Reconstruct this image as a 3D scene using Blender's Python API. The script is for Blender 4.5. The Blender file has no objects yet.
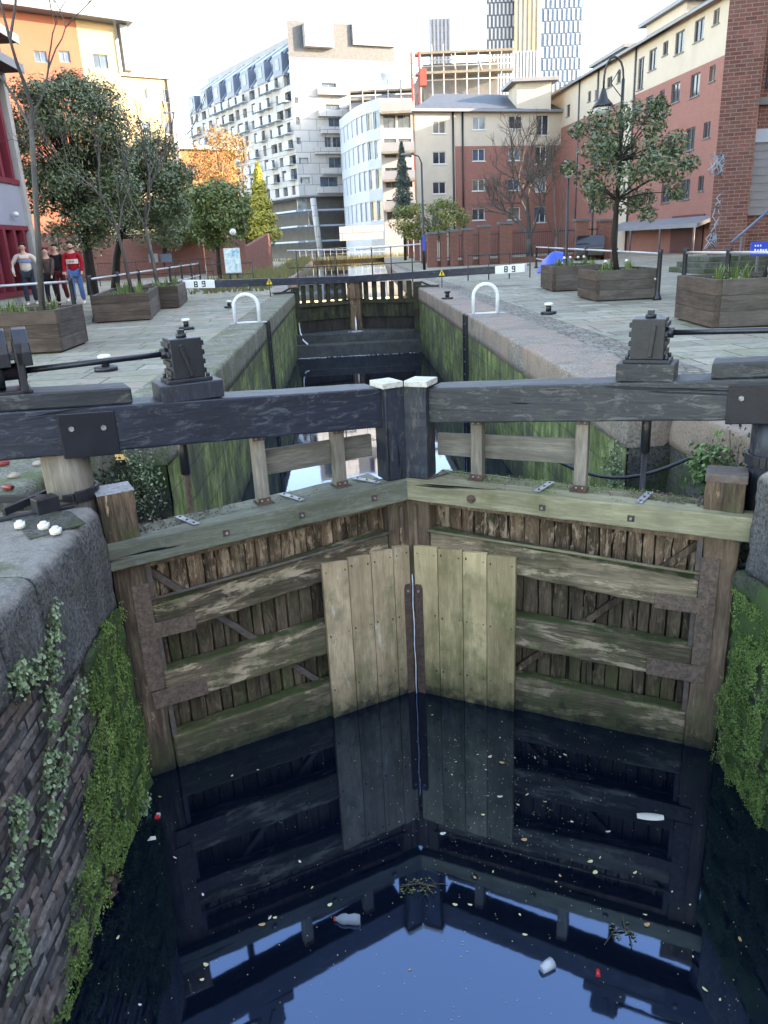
import bpy, bmesh, math, random
from mathutils import Vector, Matrix, noise, Euler
R = math.radians
random.seed(7)
scene = bpy.context.scene
COL = scene.collection

# ---------------------------------------------------------------- camera
F = 766.0; H = 1.5
def _n(v): return Vector(v).normalized()
DN = _n((106, 2190, F)); FW = _n((-41, -266, F)); FW = (FW - DN * FW.dot(DN)).normalized(); RT = DN.cross(FW)
def ray(x, y):
    c = Vector((x - 384, y - 512, F)); return Vector((c.dot(RT), c.dot(FW), -c.dot(DN)))
EYE = Vector((0, 0, H))
def at(x, y, Y):
    r = ray(x, y); return EYE + r * (Y / r.y)
def gz(x, y, z=0.0):
    r = ray(x, y); return EYE + r * ((z - H) / r.z)
def atx(x, y, X):
    r = ray(x, y); return EYE + r * (X / r.x)
def proj(p):
    q = Vector(p) - EYE; c = RT * q.x + FW * q.y - DN * q.z
    return 384 + F * c.x / c.z, 512 + F * c.y / c.z
def onplane(px, py, P0, P1):
    d = Vector((P1[0] - P0[0], P1[1] - P0[1])).normalized(); n = Vector((-d.y, d.x)); r = ray(px, py)
    t = (n.x * P0[0] + n.y * P0[1]) / (n.x * r.x + n.y * r.y); q = r * t
    return d.x * (q.x - P0[0]) + d.y * (q.y - P0[1]), H + q.z
cam = bpy.data.objects.new('camera', bpy.data.cameras.new('camera')); COL.objects.link(cam)
ax = Vector((RT[0], FW[0], -DN[0])); ay = -Vector((RT[1], FW[1], -DN[1])); az = -Vector((RT[2], FW[2], -DN[2]))
cam.matrix_world = Matrix(((ax.x, ay.x, az.x, 0), (ax.y, ay.y, az.y, 0), (ax.z, ay.z, az.z, H), (0, 0, 0, 1)))
cam.data.sensor_fit = 'HORIZONTAL'; cam.data.sensor_width = 36; cam.data.lens = 36 * F / 768
cam.data.clip_end = 6000; cam.data.clip_start = 0.05
scene.camera = cam

# ---------------------------------------------------------------- light
S = Vector((0.93, -0.27, 0.27)).normalized()
EL = math.asin(S.z); AZ = math.atan2(S.x, S.y)
w = bpy.data.worlds.new('World'); scene.world = w; w.use_nodes = True
nt = w.node_tree; bg = nt.nodes['Background']; sky = nt.nodes.new('ShaderNodeTexSky'); sky.sky_type = 'NISHITA'
sky.sun_disc = False; sky.sun_elevation = EL; sky.sun_rotation = AZ; sky.dust_density = .4; sky.air_density = 1.0; sky.ozone_density = 2.0
nt.links.new(sky.outputs[0], bg.inputs[0]); bg.inputs[1].default_value = 0.15
sd = bpy.data.lights.new('sun', 'SUN'); sd.energy = 2.0; sd.angle = R(0.5); sd.color = (1, .88, .72)
so = bpy.data.objects.new('sun', sd); COL.objects.link(so); so.rotation_euler = S.to_track_quat('Z', 'Y').to_euler()
scene.view_settings.view_transform = 'Standard'; scene.view_settings.look = 'None'
scene.view_settings.exposure = 3.5; scene.view_settings.gamma = 1
scene.view_settings.use_white_balance = True; scene.view_settings.white_balance_temperature = 8900; scene.view_settings.white_balance_tint = 18

# ---------------------------------------------------------------- materials
MATS = {}
class NB:
    def __init__(s, name, rough=.7, spec=.5, metal=0):
        m = bpy.data.materials.new(name); m.use_nodes = True; s.m = m; s.t = m.node_tree; s.b = s.t.nodes['Principled BSDF']
        s.b.inputs['Roughness'].default_value = rough; s.b.inputs['Specular IOR Level'].default_value = spec
        s.b.inputs['Metallic'].default_value = metal
        s.hh = None; MATS[name] = m
    def n(s, k, **kw):
        d = s.t.nodes.new(k)
        for a, v in kw.items(): setattr(d, a, v)
        return d
    def l(s, a, b): s.t.links.new(a, b)
    def co(s, kind='Object', scale=(1, 1, 1), loc=(0, 0, 0)):
        tc = s.n('ShaderNodeTexCoord'); mp = s.n('ShaderNodeMapping'); mp.inputs['Scale'].default_value = scale
        mp.inputs['Location'].default_value = loc
        s.l(tc.outputs[kind], mp.inputs[0]); return mp.outputs[0]
    def noise(s, v, scale, detail=4, rough=.55, dist=0):
        d = s.n('ShaderNodeTexNoise'); s.l(v, d.inputs['Vector']); d.inputs['Scale'].default_value = scale
        d.inputs['Detail'].default_value = detail; d.inputs['Roughness'].default_value = rough
        d.inputs['Distortion'].default_value = dist; return d.outputs[0]
    def voro(s, v, scale, feature='F1', out=0):
        d = s.n('ShaderNodeTexVoronoi', feature=feature); s.l(v, d.inputs['Vector']); d.inputs['Scale'].default_value = scale
        return d.outputs[out]
    def ramp(s, f, stops):
        d = s.n('ShaderNodeValToRGB'); s.l(f, d.inputs[0]); e = d.color_ramp.elements
        while len(e) < len(stops): e.new(.5)
        for i, (p, c) in enumerate(stops):
            e[i].position = p; e[i].color = (c[0], c[1], c[2], 1) if hasattr(c, '__len__') else (c, c, c, 1)
        return d.outputs[0]
    def val(s, x, sock):
        if isinstance(x, (int, float)): sock.default_value = x
        elif isinstance(x, (tuple, list)): sock.default_value = (x[0], x[1], x[2], 1)
        else: s.l(x, sock)
    def mix(s, f, a, b, mode='MIX'):
        d = s.n('ShaderNodeMix', data_type='RGBA', blend_type=mode); s.val(f, d.inputs[0]); s.val(a, d.inputs[6]); s.val(b, d.inputs[7])
        return d.outputs[2]
    def math(s, op, a, b=0.0, c=None):
        d = s.n('ShaderNodeMath', operation=op); s.val(a, d.inputs[0]); s.val(b, d.inputs[1])
        if c is not None: s.val(c, d.inputs[2])
        return d.outputs[0]
    def rnd(s):
        d = s.n('ShaderNodeAttribute', attribute_name='rnd'); return d.outputs['Fac']
    def objrnd(s): return s.n('ShaderNodeObjectInfo').outputs['Random']
    def sep(s, v):
        d = s.n('ShaderNodeSeparateXYZ'); s.l(v, d.inputs[0]); return d.outputs
    def comb(s, x, y, z):
        d = s.n('ShaderNodeCombineXYZ')
        for i, q in enumerate((x, y, z)): s.val(q, d.inputs[i])
        return d.outputs[0]
    def col(s, c): s.val(c, s.b.inputs['Base Color'])
    def ro(s, c): s.val(c, s.b.inputs['Roughness'])
    def bump(s, h, strength=.5, dist=.01):
        d = s.n('ShaderNodeBump'); s.l(h, d.inputs['Height']); d.inputs['Strength'].default_value = strength; d.inputs['Distance'].default_value = dist
        if s.hh: s.l(s.hh, d.inputs['Normal'])
        s.hh = d.outputs[0]; s.l(s.hh, s.b.inputs['Normal'])
    def shift(s, v):
        """offset coords by per-piece random so that planks differ"""
        a = s.math('MULTIPLY', s.rnd(), 37.0); c = s.comb(a, s.math('MULTIPLY', a, 1.7), s.math('MULTIPLY', a, .6))
        d = s.n('ShaderNodeVectorMath', operation='ADD'); s.l(v, d.inputs[0]); s.l(c, d.inputs[1]); return d.outputs[0]

def wood(name, axis, dark, light, pale=None, palecut=.62, green=None, greencut=.5, rough=.8, bump=.6, contrast=.14, spec=.3, wet=False, topmoss=None, scuff=None):
    b = NB(name, rough, spec); sc = [14, 14, 14]; sc[axis] = 1.2
    v = b.shift(b.co('Object', tuple(sc))); v2 = b.shift(b.co('Object'))
    g = b.noise(v, 1.6, 6, .65, .6); g2 = b.noise(v, 6, 4, .6); big = b.noise(v2, 2.5, 3)
    c = b.ramp(g, [(.5 - contrast, dark), (.5 + contrast * .8, light)])
    c = b.mix(b.ramp(g2, [(.35, .75), (.6, 0)]), c, dark)
    if pale: 
        s3 = [9, 9, 9]; s3[axis] = 2.2
        pz = b.noise(b.shift(b.co('Object', tuple(s3))), 1, 5, .7, .4)
        pf = b.ramp(pz, [(palecut, 0), (palecut + .05, 1)]); c = b.mix(pf, c, pale)
    c = b.mix(.35, c, b.ramp(b.rnd(), [(0, [x * .5 for x in dark]), (1, [min(1, x * 1.3) for x in light])]))
    if green:
        gn = b.noise(v2, 3.2, 6, .65); gf = b.ramp(gn, [(greencut - .06, 0), (greencut + .14, .85)])
        c = b.mix(gf, c, green)
    c = b.mix(b.ramp(big, [(.3, .45), (.55, 0)]), c, [x * .6 for x in dark])
    s4 = [5, 5, 5]; s4[axis] = .7
    c = b.mix(b.ramp(b.noise(b.shift(b.co('Object', tuple(s4), (3, 7, 1))), 1, 6, .7, .3), [(.50, 0), (.62, .6)]), c, [x * .8 for x in dark])
    if wet:
        z_ = b.sep(b.co('Object'))[2]; h_ = b.math('ADD', z_, b.math('MULTIPLY', b.noise(v2, 7, 5, .7), .55))
        g_ = b.math('ADD', b.math('MULTIPLY', z_, -.22), b.noise(b.co('Object', (3, 3, 1.1), (2, 0, 5)), 1.6, 7, .72))
        c = b.mix(b.ramp(g_, [(.84, 0), (1.0, .55)]), c, (.085, .10, .035))
        c = b.mix(b.ramp(b.math('ADD', h_, 2.15), [(.30, .75), (.62, 0)]), c, (.026, .032, .014))
        c = b.mix(b.ramp(b.math('ADD', h_, 2.15), [(.24, .92), (.36, 0)]), c, (.012, .012, .010))
    if topmoss:
        nz_ = b.sep(b.n('ShaderNodeNewGeometry').outputs['Normal'])[2]
        c = b.mix(b.math('MULTIPLY', b.ramp(nz_, [(.45, 0), (.8, 1)]), b.ramp(b.noise(v2, 8, 6, .7), [(.36, 0), (.55, .95)])), c, topmoss)
    if scuff:
        s5 = [16, 16, 16]; s5[axis] = 5
        c = b.mix(b.ramp(b.noise(b.shift(b.co('Object', tuple(s5), (1, 2, 3))), 1, 8, .78, 1.2), [(.53, 0), (.62, .65)]), c, scuff)
        s6 = [22, 22, 22]; s6[axis] = .8
        cr = b.ramp(b.noise(b.shift(b.co('Object', tuple(s6), (5, 2, 8))), 1, 3, .5, .5), [(.30, 1), (.335, 0)]); c = b.mix(cr, c, (.004, .004, .004)); b.bump(cr, .8, -.02)
    b.col(c); b.bump(g, bump, .012); b.bump(g2, bump * .6, .004)
    if pale: b.bump(pf, .5, -.01)
    return b.m

wood('beam_paint', 0, (.008, .010, .017), (.022, .033, .060), (.10, .125, .17), .74, (.04, .055, .035), .66, .5, .35, .22, .5, scuff=(.085, .095, .115))
wood('beam_paint_worn', 0, (.014, .016, .019), (.031, .036, .042), (.09, .09, .09), .70, (.05, .06, .045), .60, .55, .4, .22, .5, scuff=(.12, .12, .115))
wood('post_paint', 2, (.010, .013, .022), (.022, .031, .052), (.12, .10, .08), .73, None, .6, .5, .4, .22, .5, scuff=(.10, .09, .075))
wood('deck_wood_green', 0, (.115, .115, .082), (.245, .25, .185), (.27, .27, .22), .66, (.09, .115, .055), .60, .8, .6, scuff=(.20, .21, .18))
wood('deck_wood_yellow', 0, (.16, .14, .08), (.36, .32, .20), (.46, .41, .28), .62, (.10, .15, .03), .60, .8, .6, scuff=(.20, .17, .10))
wood('rail_wood', 0, (.055, .040, .026), (.36, .265, .165), (.66, .49, .32), .53, (.055, .062, .022), .55, .85, .9, wet=True, topmoss=(.045, .062, .018))
wood('post_wood', 2, (.045, .030, .021), (.28, .18, .115), (.62, .42, .26), .60, (.05, .07, .03), .60, .85, .9, wet=True)
wood('grey_wood', 2, (.12, .105, .085), (.30, .26, .215), None, .6, None, .6, .8, .5)
wood('grey_wood_flat', 0, (.11, .10, .085), (.27, .245, .21), None, .6, (.08, .09, .06), .62, .8, .5)
wood('rotten_planks', 2, (.030, .019, .012), (.32, .20, .125), (.66, .46, .31), .54, (.03, .045, .018), .60, .9, 1.0, .14, wet=False, scuff=(.50, .36, .25))
wood('wet_planks', 2, (.022, .016, .010), (.19, .13, .085), (.34, .24, .15), .62, (.035, .055, .014), .57, .85, 1.0, .15, wet=True, scuff=(.20, .15, .10))
wood('board_panel', 2, (.33, .215, .12), (.70, .51, .32), (.66, .56, .41), .60, (.15, .15, .075), .60, .8, .35, .3, wet=True)
wood('board_panel_green', 2, (.30, .215, .105), (.64, .48, .26), (.64, .54, .34), .62, (.14, .155, .05), .57, .8, .35, .3, wet=True)
wood('planter_wood', 0, (.042, .030, .023), (.125, .088, .068), (.20, .155, .125), .68, (.04, .05, .03), .66, .85, .6)
wood('planter_end', 1, (.055, .045, .038), (.14, .12, .105), (.22, .19, .17), .68, (.05, .06, .03), .66, .85, .6)
wood('upper_gate_wood', 2, (.012, .012, .010), (.06, .05, .035), None, .6, (.05, .065, .02), .52, .85, .8)
wood('bark', 2, (.05, .045, .04), (.13, .12, .11), None, .6, (.06, .07, .04), .6, .9, .9)
wood('bark_dark', 2, (.015, .013, .012), (.045, .038, .033), None, .6, None, .6, .9, .9)

def plain(name, c, rough=.6, spec=.4, metal=0, var=.25, sc=3, bump=.1, rc=None):
    b = NB(name, rough, spec, metal); v = b.co('Object')
    n = b.noise(v, sc, 5, .6); c2 = tuple(x * (1 - var) for x in c); c3 = tuple(min(1, x * (1 + var)) for x in c)
    cc = b.ramp(n, [(.3, c2), (.7, c3)])
    if rc: cc = b.mix(b.ramp(b.noise(v, sc * 2.3, 6, .7), [(.5, 0), (.62, 1)]), cc, rc)
    b.col(cc)
    if bump: b.bump(b.noise(v, sc * 9, 3), bump, .005)
    return b.m
plain('black_iron', (.012, .014, .019), .42, .5, 0, .3, 12, .35, None)
plain('black_paint', (.010, .012, .018), .35, .5, 0, .3, 6, .2)
plain('rust', (.10, .060, .046), .85, .2, 0, .35, 18, .5, (.055, .042, .034))
plain('worn_strap', (.155, .105, .078), .85, .2, 0, .35, 22, .6, (.08, .062, .048))
plain('galv', (.30, .31, .32), .5, .5, .5, .3, 15, .2, (.16, .13, .11))
plain('strap_iron', (.10, .085, .075), .75, .3, 0, .4, 14, .4, (.14, .07, .045))
plain('cap_white', (.50, .48, .43), .6, .4, 0, .12, 14, .15, (.34, .29, .23))
plain('hoop_white', (.62, .64, .66), .45, .5, 0, .1, 10, .1)
plain('nut_white', (.70, .68, .60), .5, .4, 0, .1, 10, .1)
plain('tube_grey', (.42, .44, .46), .4, .5, .3, .12, 8, .05)
plain('white_paint', (.72, .74, .74), .5, .4, 0, .08, 4, .05)
plain('black_letter', (.01, .01, .012), .5, .4, 0, 0, 4, 0)
plain('soil', (.045, .035, .025), .95, .1, 0, .4, 12, 1)
plain('water_foam', (.75, .8, .85), .3, .5, 0, .1, 40, 0)
plain('lamp_black', (.01, .012, .014), .4, .5, 0, .2, 5, .05)
plain('lamp_glass', (.55, .58, .58), .15, .5, 0, .05, 5, 0)
plain('skin', (.46, .27, .20), .55, .4, 0, .05, 8, 0)
plain('hair_dark', (.02, .014, .01), .7, .3, 0, .2, 30, .3)
plain('hair_red', (.13, .02, .015), .7, .3, 0, .2, 30, .3)
plain('cloth_cream', (.50, .45, .40), .9, .1, 0, .08, 12, .2)
plain('cloth_blue_stripe', (.14, .22, .42), .9, .1, 0, .08, 12, .2)
plain('cloth_tan_stripe', (.40, .22, .14), .9, .1, 0, .08, 12, .2)
plain('cloth_red', (.30, .012, .02), .9, .1, 0, .12, 12, .2)
plain('cloth_black', (.014, .013, .016), .9, .1, 0, .2, 12, .2)
plain('cloth_wine', (.09, .015, .02), .9, .1, 0, .2, 12, .2)
plain('cloth_print', (.05, .03, .028), .9, .1, 0, .5, 22, .2, (.16, .12, .10))
plain('denim', (.055, .12, .28), .9, .1, 0, .18, 12, .2)
plain('jeans_dark', (.03, .04, .055), .9, .1, 0, .18, 12, .2)
plain('shoe_white', (.6, .6, .58), .6, .3, 0, .05, 12, 0)
plain('tarp_blue', (.01, .07, .48), .45, .5, 0, .15, 5, .5)
plain('car_black', (.012, .013, .016), .15, .6, 0, .1, 5, 0)
plain('rubber', (.012, .012, .012), .8, .2, 0, .1, 5, 0)
plain('sign_blue', (.015, .06, .42), .5, .4, 0, .06, 5, 0)
plain('slate', (.055, .068, .085), .6, .4, 0, .25, 3, .2)
plain('metal_roof', (.15, .18, .22), .45, .5, .2, .1, 1, .05)
plain('concrete', (.30, .30, .29), .85, .2, 0, .12, 1.2, .2)
plain('concrete_dark', (.12, .125, .13), .85, .2, 0, .15, 1.2, .2)
plain('render_cream', (.36, .285, .185), .9, .2, 0, .06, .7, .1)
plain('render_cream_mid', (.45, .385, .315), .9, .2, 0, .07, .7, .1)
plain('render_orange', (.25, .095, .065), .9, .2, 0, .08, .5, .1)
plain('render_lit_orange', (.27, .125, .06), .9, .2, 0, .15, .8, .1)
plain('panel_blue_grey', (.09, .125, .19), .5, .4, 0, .12, .8, .05)
plain('panel_pale_blue', (.27, .32, .38), .55, .4, 0, .08, .8, .05)
plain('panel_grey', (.17, .18, .20), .55, .4, 0, .1, .8, .05)
plain('panel_mid_grey', (.22, .24, .29), .6, .4, 0, .08, .8, .05)
plain('paint_red', (.15, .014, .028), .5, .4, 0, .12, 2, .05)
plain('wine_dark', (.07, .012, .015), .6, .4, 0, .12, 2, .05)
plain('frame_grey', (.10, .10, .11), .5, .4, 0, .1, 4, 0)
plain('frame_white', (.55, .55, .54), .5, .4, 0, .1, 4, 0)
plain('scaffold_board', (.14, .13, .11), .8, .3, 0, .2, 3, .1)
plain('scaffold_pole', (.34, .33, .32), .5, .5, .4, .1, 3, 0)
plain('red_steel', (.25, .04, .03), .6, .4, 0, .1, 3, 0)
plain('tower_dark', (.06, .085, .15), .4, .5, 0, .15, .15, 0)
plain('tower_white', (.30, .31, .33), .5, .5, 0, .05, .15, 0)
plain('tower_gold', (.25, .215, .15), .5, .5, 0, .1, .15, 0)
plain('tower_glass', (.07, .13, .22), .15, .6, 0, .2, .1, 0)
plain('yellow_sign', (.70, .50, .02), .5, .4, 0, 0, 4, 0)
plain('petal_yellow', (.80, .55, .02), .6, .3, 0, .1, 9, 0)
plain('petal_white', (.8, .8, .7), .6, .3, 0, .1, 9, 0)
plain('plastic_red', (.65, .03, .03), .4, .5, 0, .05, 4, 0)
plain('plastic_white', (.45, .47, .5), .35, .5, 0, .05, 4, 0)
plain('polystyrene', (.55, .53, .46), .8, .3, 0, .1, 9, .2)
plain('dead_leaf', (.45, .26, .12), .7, .3, 0, .3, 9, 0)
plain('pale_leaf', (.60, .52, .28), .7, .3, 0, .3, 9, 0)
plain('twig', (.09, .07, .045), .9, .2, 0, .3, 20, .2)
plain('tin_red', (.24, .03, .025), .4, .5, 0, .05, 9, 0)
plain('rubble', (.36, .29, .24), .9, .2, 0, .3, 12, .6)

def glass(name, c, rough=.08):
    b = NB(name, rough, .4); b.col(b.ramp(b.noise(b.co('Object'), .8, 3), [(.35, [x * .6 for x in c]), (.7, [x * 1.6 for x in c])])); return b.m
glass('pane_dark', (.03, .035, .045)); glass('pane_blue', (.05, .08, .12)); glass('pane_warm', (.12, .11, .09)); glass('pane_pale', (.22, .25, .27), .15)
b = NB('bottle_clear', .08, .5); b.col((.42, .46, .5)); b.b.inputs['Transmission Weight'].default_value = .6; b.b.inputs['IOR'].default_value = 1.2
b = NB('info_print', .5, .4); n_ = b.noise(b.co('Object'), 5, 4, .7)
b.col(b.ramp(n_, [(.35, (.10, .35, .50)), (.5, (.45, .62, .68)), (.6, (.68, .74, .72))]))

def leafmat(name, cols, rough=.5, spec=.5, trans=.0):
    b = NB(name, rough, spec); st = [(i / max(1, len(cols) - 1), c) for i, c in enumerate(cols)]
    b.col(b.ramp(b.rnd(), st)); return b.m
leafmat('leaf_evergreen', [(.026, .040, .022), (.045, .075, .032), (.075, .115, .045), (.14, .17, .085), (.10, .075, .04)], .34)
leafmat('leaf_mid', [(.03, .055, .015), (.065, .10, .022), (.11, .15, .035), (.16, .18, .04)], .5)
leafmat('leaf_shrub', [(.06, .09, .02), (.12, .15, .03), (.20, .20, .05), (.30, .26, .08)], .5)
leafmat('leaf_conifer', [(.012, .03, .022), (.02, .045, .03), (.03, .06, .04)], .6)
leafmat('leaf_gold', [(.15, .16, .02), (.27, .25, .03), (.38, .33, .04)], .6)
leafmat('leaf_autumn', [(.16, .08, .025), (.26, .135, .035), (.33, .21, .06)], .6)
leafmat('leaf_moss', [(.036, .064, .014), (.082, .140, .030), (.15, .235, .055), (.25, .34, .12)], .7, .3)
leafmat('leaf_ivy', [(.05, .09, .03), (.10, .16, .065), (.17, .24, .12), (.27, .33, .20)], .45)
leafmat('leaf_fern', [(.04, .10, .03), (.08, .17, .05), (.14, .26, .09)], .45)
leafmat('leaf_darkivy', [(.012, .026, .010), (.025, .045, .018), (.05, .08, .03)], .5)
leafmat('blade_green', [(.05, .09, .02), (.10, .16, .04), (.16, .21, .07)], .5)
leafmat('leaf_brown', [(.05, .03, .02), (.09, .055, .03), (.12, .08, .05)], .7)
leafmat('reed', [(.10, .09, .04), (.17, .15, .06), (.12, .14, .04)], .8)

def brick(name, cols, mortar, bw=.22, rh=.075, mort=.008, grime=.4, bump=.6, green=None, rough=.85, kind='UV'):
    b = NB(name, rough, .3); v = b.co(kind)
    d = b.n('ShaderNodeTexBrick'); b.l(v, d.inputs['Vector']); d.inputs['Scale'].default_value = 1
    d.inputs['Brick Width'].default_value = bw; d.inputs['Row Height'].default_value = rh; d.inputs['Mortar Size'].default_value = mort
    d.inputs['Color1'].default_value = (0, 0, 0, 1); d.inputs['Color2'].default_value = (1, 1, 1, 1); d.inputs['Mortar'].default_value = (.5, .5, .5, 1)
    st = [(i / (len(cols) - 1), c) for i, c in enumerate(cols)]
    c = b.ramp(d.outputs['Color'], st); v3 = b.co('Object')
    c = b.mix(b.ramp(b.noise(v3, .9, 6, .65), [(.35, grime), (.62, 0)]), c, [x * .35 for x in cols[0]])
    c = b.mix(b.ramp(b.noise(v3, 14, 4, .6), [(.3, .35), (.6, 0)]), c, [x * .5 for x in cols[0]])
    c = b.mix(d.outputs['Fac'], c, mortar)
    if green: c = b.mix(b.ramp(b.noise(v3, 1.6, 6, .7), [(.48, 0), (.62, .8)]), c, green)
    b.col(c); b.bump(d.outputs['Fac'], bump, -.01); b.bump(b.noise(v3, 30, 4), .3, .005)
    return b.m
brick('brick_red', [(.13, .050, .042), (.21, .080, .062), (.185, .09, .075)], (.20, .15, .13), .45, .15, .014, grime=.5)
brick('brick_smooth', [(.27, .115, .095), (.31, .135, .112)], (.24, .11, .09), grime=.15, bump=.1)
brick('brick_low_wall', [(.17, .058, .046), (.22, .078, .062)], (.22, .15, .12), grime=.3)
brick('stone_blocks', [(.07, .065, .06), (.14, .13, .115)], (.02, .02, .02), .7, .33, .015, .6, .8, (.05, .085, .02))
brick('render_white', [(.36, .365, .37), (.42, .42, .42)], (.17, .18, .19), 2.6, 1.5, .05, .12, .1)
# stone of the lock walls: coping and face
def stone(name, a, c2, green=None, gcut=.55, pits=.8, red=None, top=None):
    b = NB(name, .85, .3); v = b.co('Object')
    c = b.ramp(b.noise(v, 3, 6, .65), [(.3, a), (.7, c2)])
    c = b.mix(b.ramp(b.noise(v, 40, 4, .7), [(.42, .8), (.53, 0)]), c, [x * .35 for x in a])
    c = b.mix(b.math('MULTIPLY', b.rnd(), .3), c, [x * .6 for x in a])
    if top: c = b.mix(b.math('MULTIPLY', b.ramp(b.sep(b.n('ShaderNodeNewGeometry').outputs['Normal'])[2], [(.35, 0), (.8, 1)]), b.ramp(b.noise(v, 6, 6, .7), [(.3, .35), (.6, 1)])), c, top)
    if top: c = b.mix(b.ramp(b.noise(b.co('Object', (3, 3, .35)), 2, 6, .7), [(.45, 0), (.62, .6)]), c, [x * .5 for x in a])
    c = b.mix(b.ramp(b.noise(v, 75, 3, .8), [(.60, 0), (.68, .5)]), c, [min(1, x * 2.0) for x in c2])
    if red: c = b.mix(b.ramp(b.noise(v, .8, 3), [(.4, 0), (.6, .7)]), c, red)
    if green: c = b.mix(b.ramp(b.noise(v, 2.3, 7, .7), [(gcut - .05, 0), (gcut + .1, .85)]), c, green)
    b.col(c); b.bump(b.noise(v, 45, 5, .7), pits, .012); b.bump(b.noise(v, 5, 4), .4, .02)
    return b.m
stone('coping_dark', (.10, .10, .098), (.235, .228, .215), (.09, .11, .05), .60, 1.4, top=(.34, .31, .27))
stone('wet_stone', (.045, .048, .048), (.12, .12, .11), (.03, .04, .015), .6)
stone('coping_top', (.19, .165, .14), (.35, .31, .26), (.13, .145, .08), .60, .5, (.30, .21, .16))
stone('coping_green', (.16, .155, .12), (.31, .295, .235), (.085, .11, .04), .52, .5)
stone('quoin_moss', (.04, .045, .03), (.10, .10, .075), (.045, .09, .022), .42)
stone('recess_stone', (.06, .06, .055), (.15, .145, .125), (.035, .06, .015), .50)
# wall face with per-brick tone from the 'rnd' attribute
b = NB('dark_brickwork', .8, .35); v = b.co('Object')
c = b.ramp(b.rnd(), [(0, (.016, .016, .016)), (.15, (.05, .048, .048)), (.45, (.125, .115, .11)), (.75, (.18, .13, .112)), (1, (.22, .205, .19))])
c = b.mix(b.ramp(b.noise(v, 22, 5, .7), [(.35, .6), (.6, 0)]), c, (.02, .018, .018))
c = b.mix(b.ramp(b.noise(v, 1.7, 6, .7), [(.55, 0), (.7, .6)]), c, (.05, .07, .02))
b.col(c); b.bump(b.noise(v, 60, 5, .7), .7, .008)
# chamber wall: green streaked
b = NB('chamber_face', .8, .3); v = b.co('Object', (1, 1.1, .38)); v0 = b.co('UV')
d = b.n('ShaderNodeTexBrick'); b.l(v0, d.inputs['Vector']); d.inputs['Scale'].default_value = 1; d.inputs['Brick Width'].default_value = .9
d.inputs['Row Height'].default_value = .36; d.inputs['Mortar Size'].default_value = .012
st = b.noise(v, 5, 7, .75); c = b.ramp(st, [(.30, (.035, .042, .020)), (.45, (.095, .13, .032)), (.55, (.19, .24, .075)), (.68, (.33, .36, .22))])
c = b.mix(b.ramp(b.noise(b.co('Object'), 1.1, 5, .6), [(.42, .75), (.58, 0)]), c, (.055, .06, .045))
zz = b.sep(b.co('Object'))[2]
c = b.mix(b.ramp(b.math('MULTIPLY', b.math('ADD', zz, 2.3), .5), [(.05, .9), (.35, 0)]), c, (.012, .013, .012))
c = b.mix(b.math('MULTIPLY', d.outputs['Fac'], .4), c, (.012, .014, .01)); b.col(c); b.bump(st, .8, .03); b.bump(d.outputs['Fac'], .6, -.02)
# paving
b = NB('paving', .75, .35); v = b.co('Object'); 
vv = b.n('ShaderNodeVectorMath', operation='ADD'); nz = b.n('ShaderNodeTexNoise'); b.l(v, nz.inputs[0]); nz.inputs['Scale'].default_value = 1.2
sc = b.n('ShaderNodeVectorMath', operation='SCALE'); b.l(nz.outputs['Color'], sc.inputs[0]); sc.inputs['Scale'].default_value = .07
b.l(v, vv.inputs[0]); b.l(sc.outputs[0], vv.inputs[1])
def flag(w_, h_, mo):
    d = b.n('ShaderNodeTexBrick'); b.l(vv.outputs[0], d.inputs['Vector']); d.inputs['Scale'].default_value = 1; d.inputs['Brick Width'].default_value = w_
    d.inputs['Row Height'].default_value = h_; d.inputs['Mortar Size'].default_value = mo; d.inputs['Color1'].default_value = (0, 0, 0, 1)
    d.inputs['Color2'].default_value = (1, 1, 1, 1); d.inputs['Mortar'].default_value = (.5, .5, .5, 1); d.offset = .37; d.squash = .7; d.squash_frequency = 3
    return d
d1 = flag(1.05, .52, .012); d2 = flag(.16, .12, .012)
c = b.ramp(d1.outputs['Color'], [(0, (.16, .14, .11)), (.3, (.275, .25, .195)), (.65, (.225, .218, .165)), (1, (.37, .33, .255))])
c = b.mix(b.ramp(b.noise(v, 1.3, 6, .7), [(.46, 0), (.68, .7)]), c, (.18, .215, .11))
c = b.mix(b.ramp(b.noise(v, 9, 5, .7), [(.33, .55), (.55, 0)]), c, (.12, .12, .11))
c = b.mix(b.ramp(b.noise(b.co('Object', (1, 1, 1), (9, 4, 0)), .55, 4, .6), [(.52, 0), (.64, .6)]), c, (.30, .215, .165))
X_ = b.sep(v)[0]; c2 = b.ramp(d2.outputs['Color'], [(0, (.12, .105, .09)), (1, (.26, .22, .185))])
band = b.math('MULTIPLY', b.math('GREATER_THAN', X_, 3.42), b.math('LESS_THAN', X_, 3.98))
c = b.mix(band, c, c2); fac = b.mix(band, d1.outputs['Fac'], d2.outputs['Fac'])
c = b.mix(b.ramp(b.noise(v, 3.1, 6, .72), [(.56, 0), (.66, .6)]), c, (.10, .105, .065)); c = b.mix(fac, c, (.055, .065, .035)); b.col(c); b.bump(fac, .9, -.012); b.bump(b.noise(v, 16, 5, .7), .35, .01)
b.ro(b.ramp(b.noise(v, 2.2, 4), [(.35, .55), (.6, .9)]))
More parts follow.
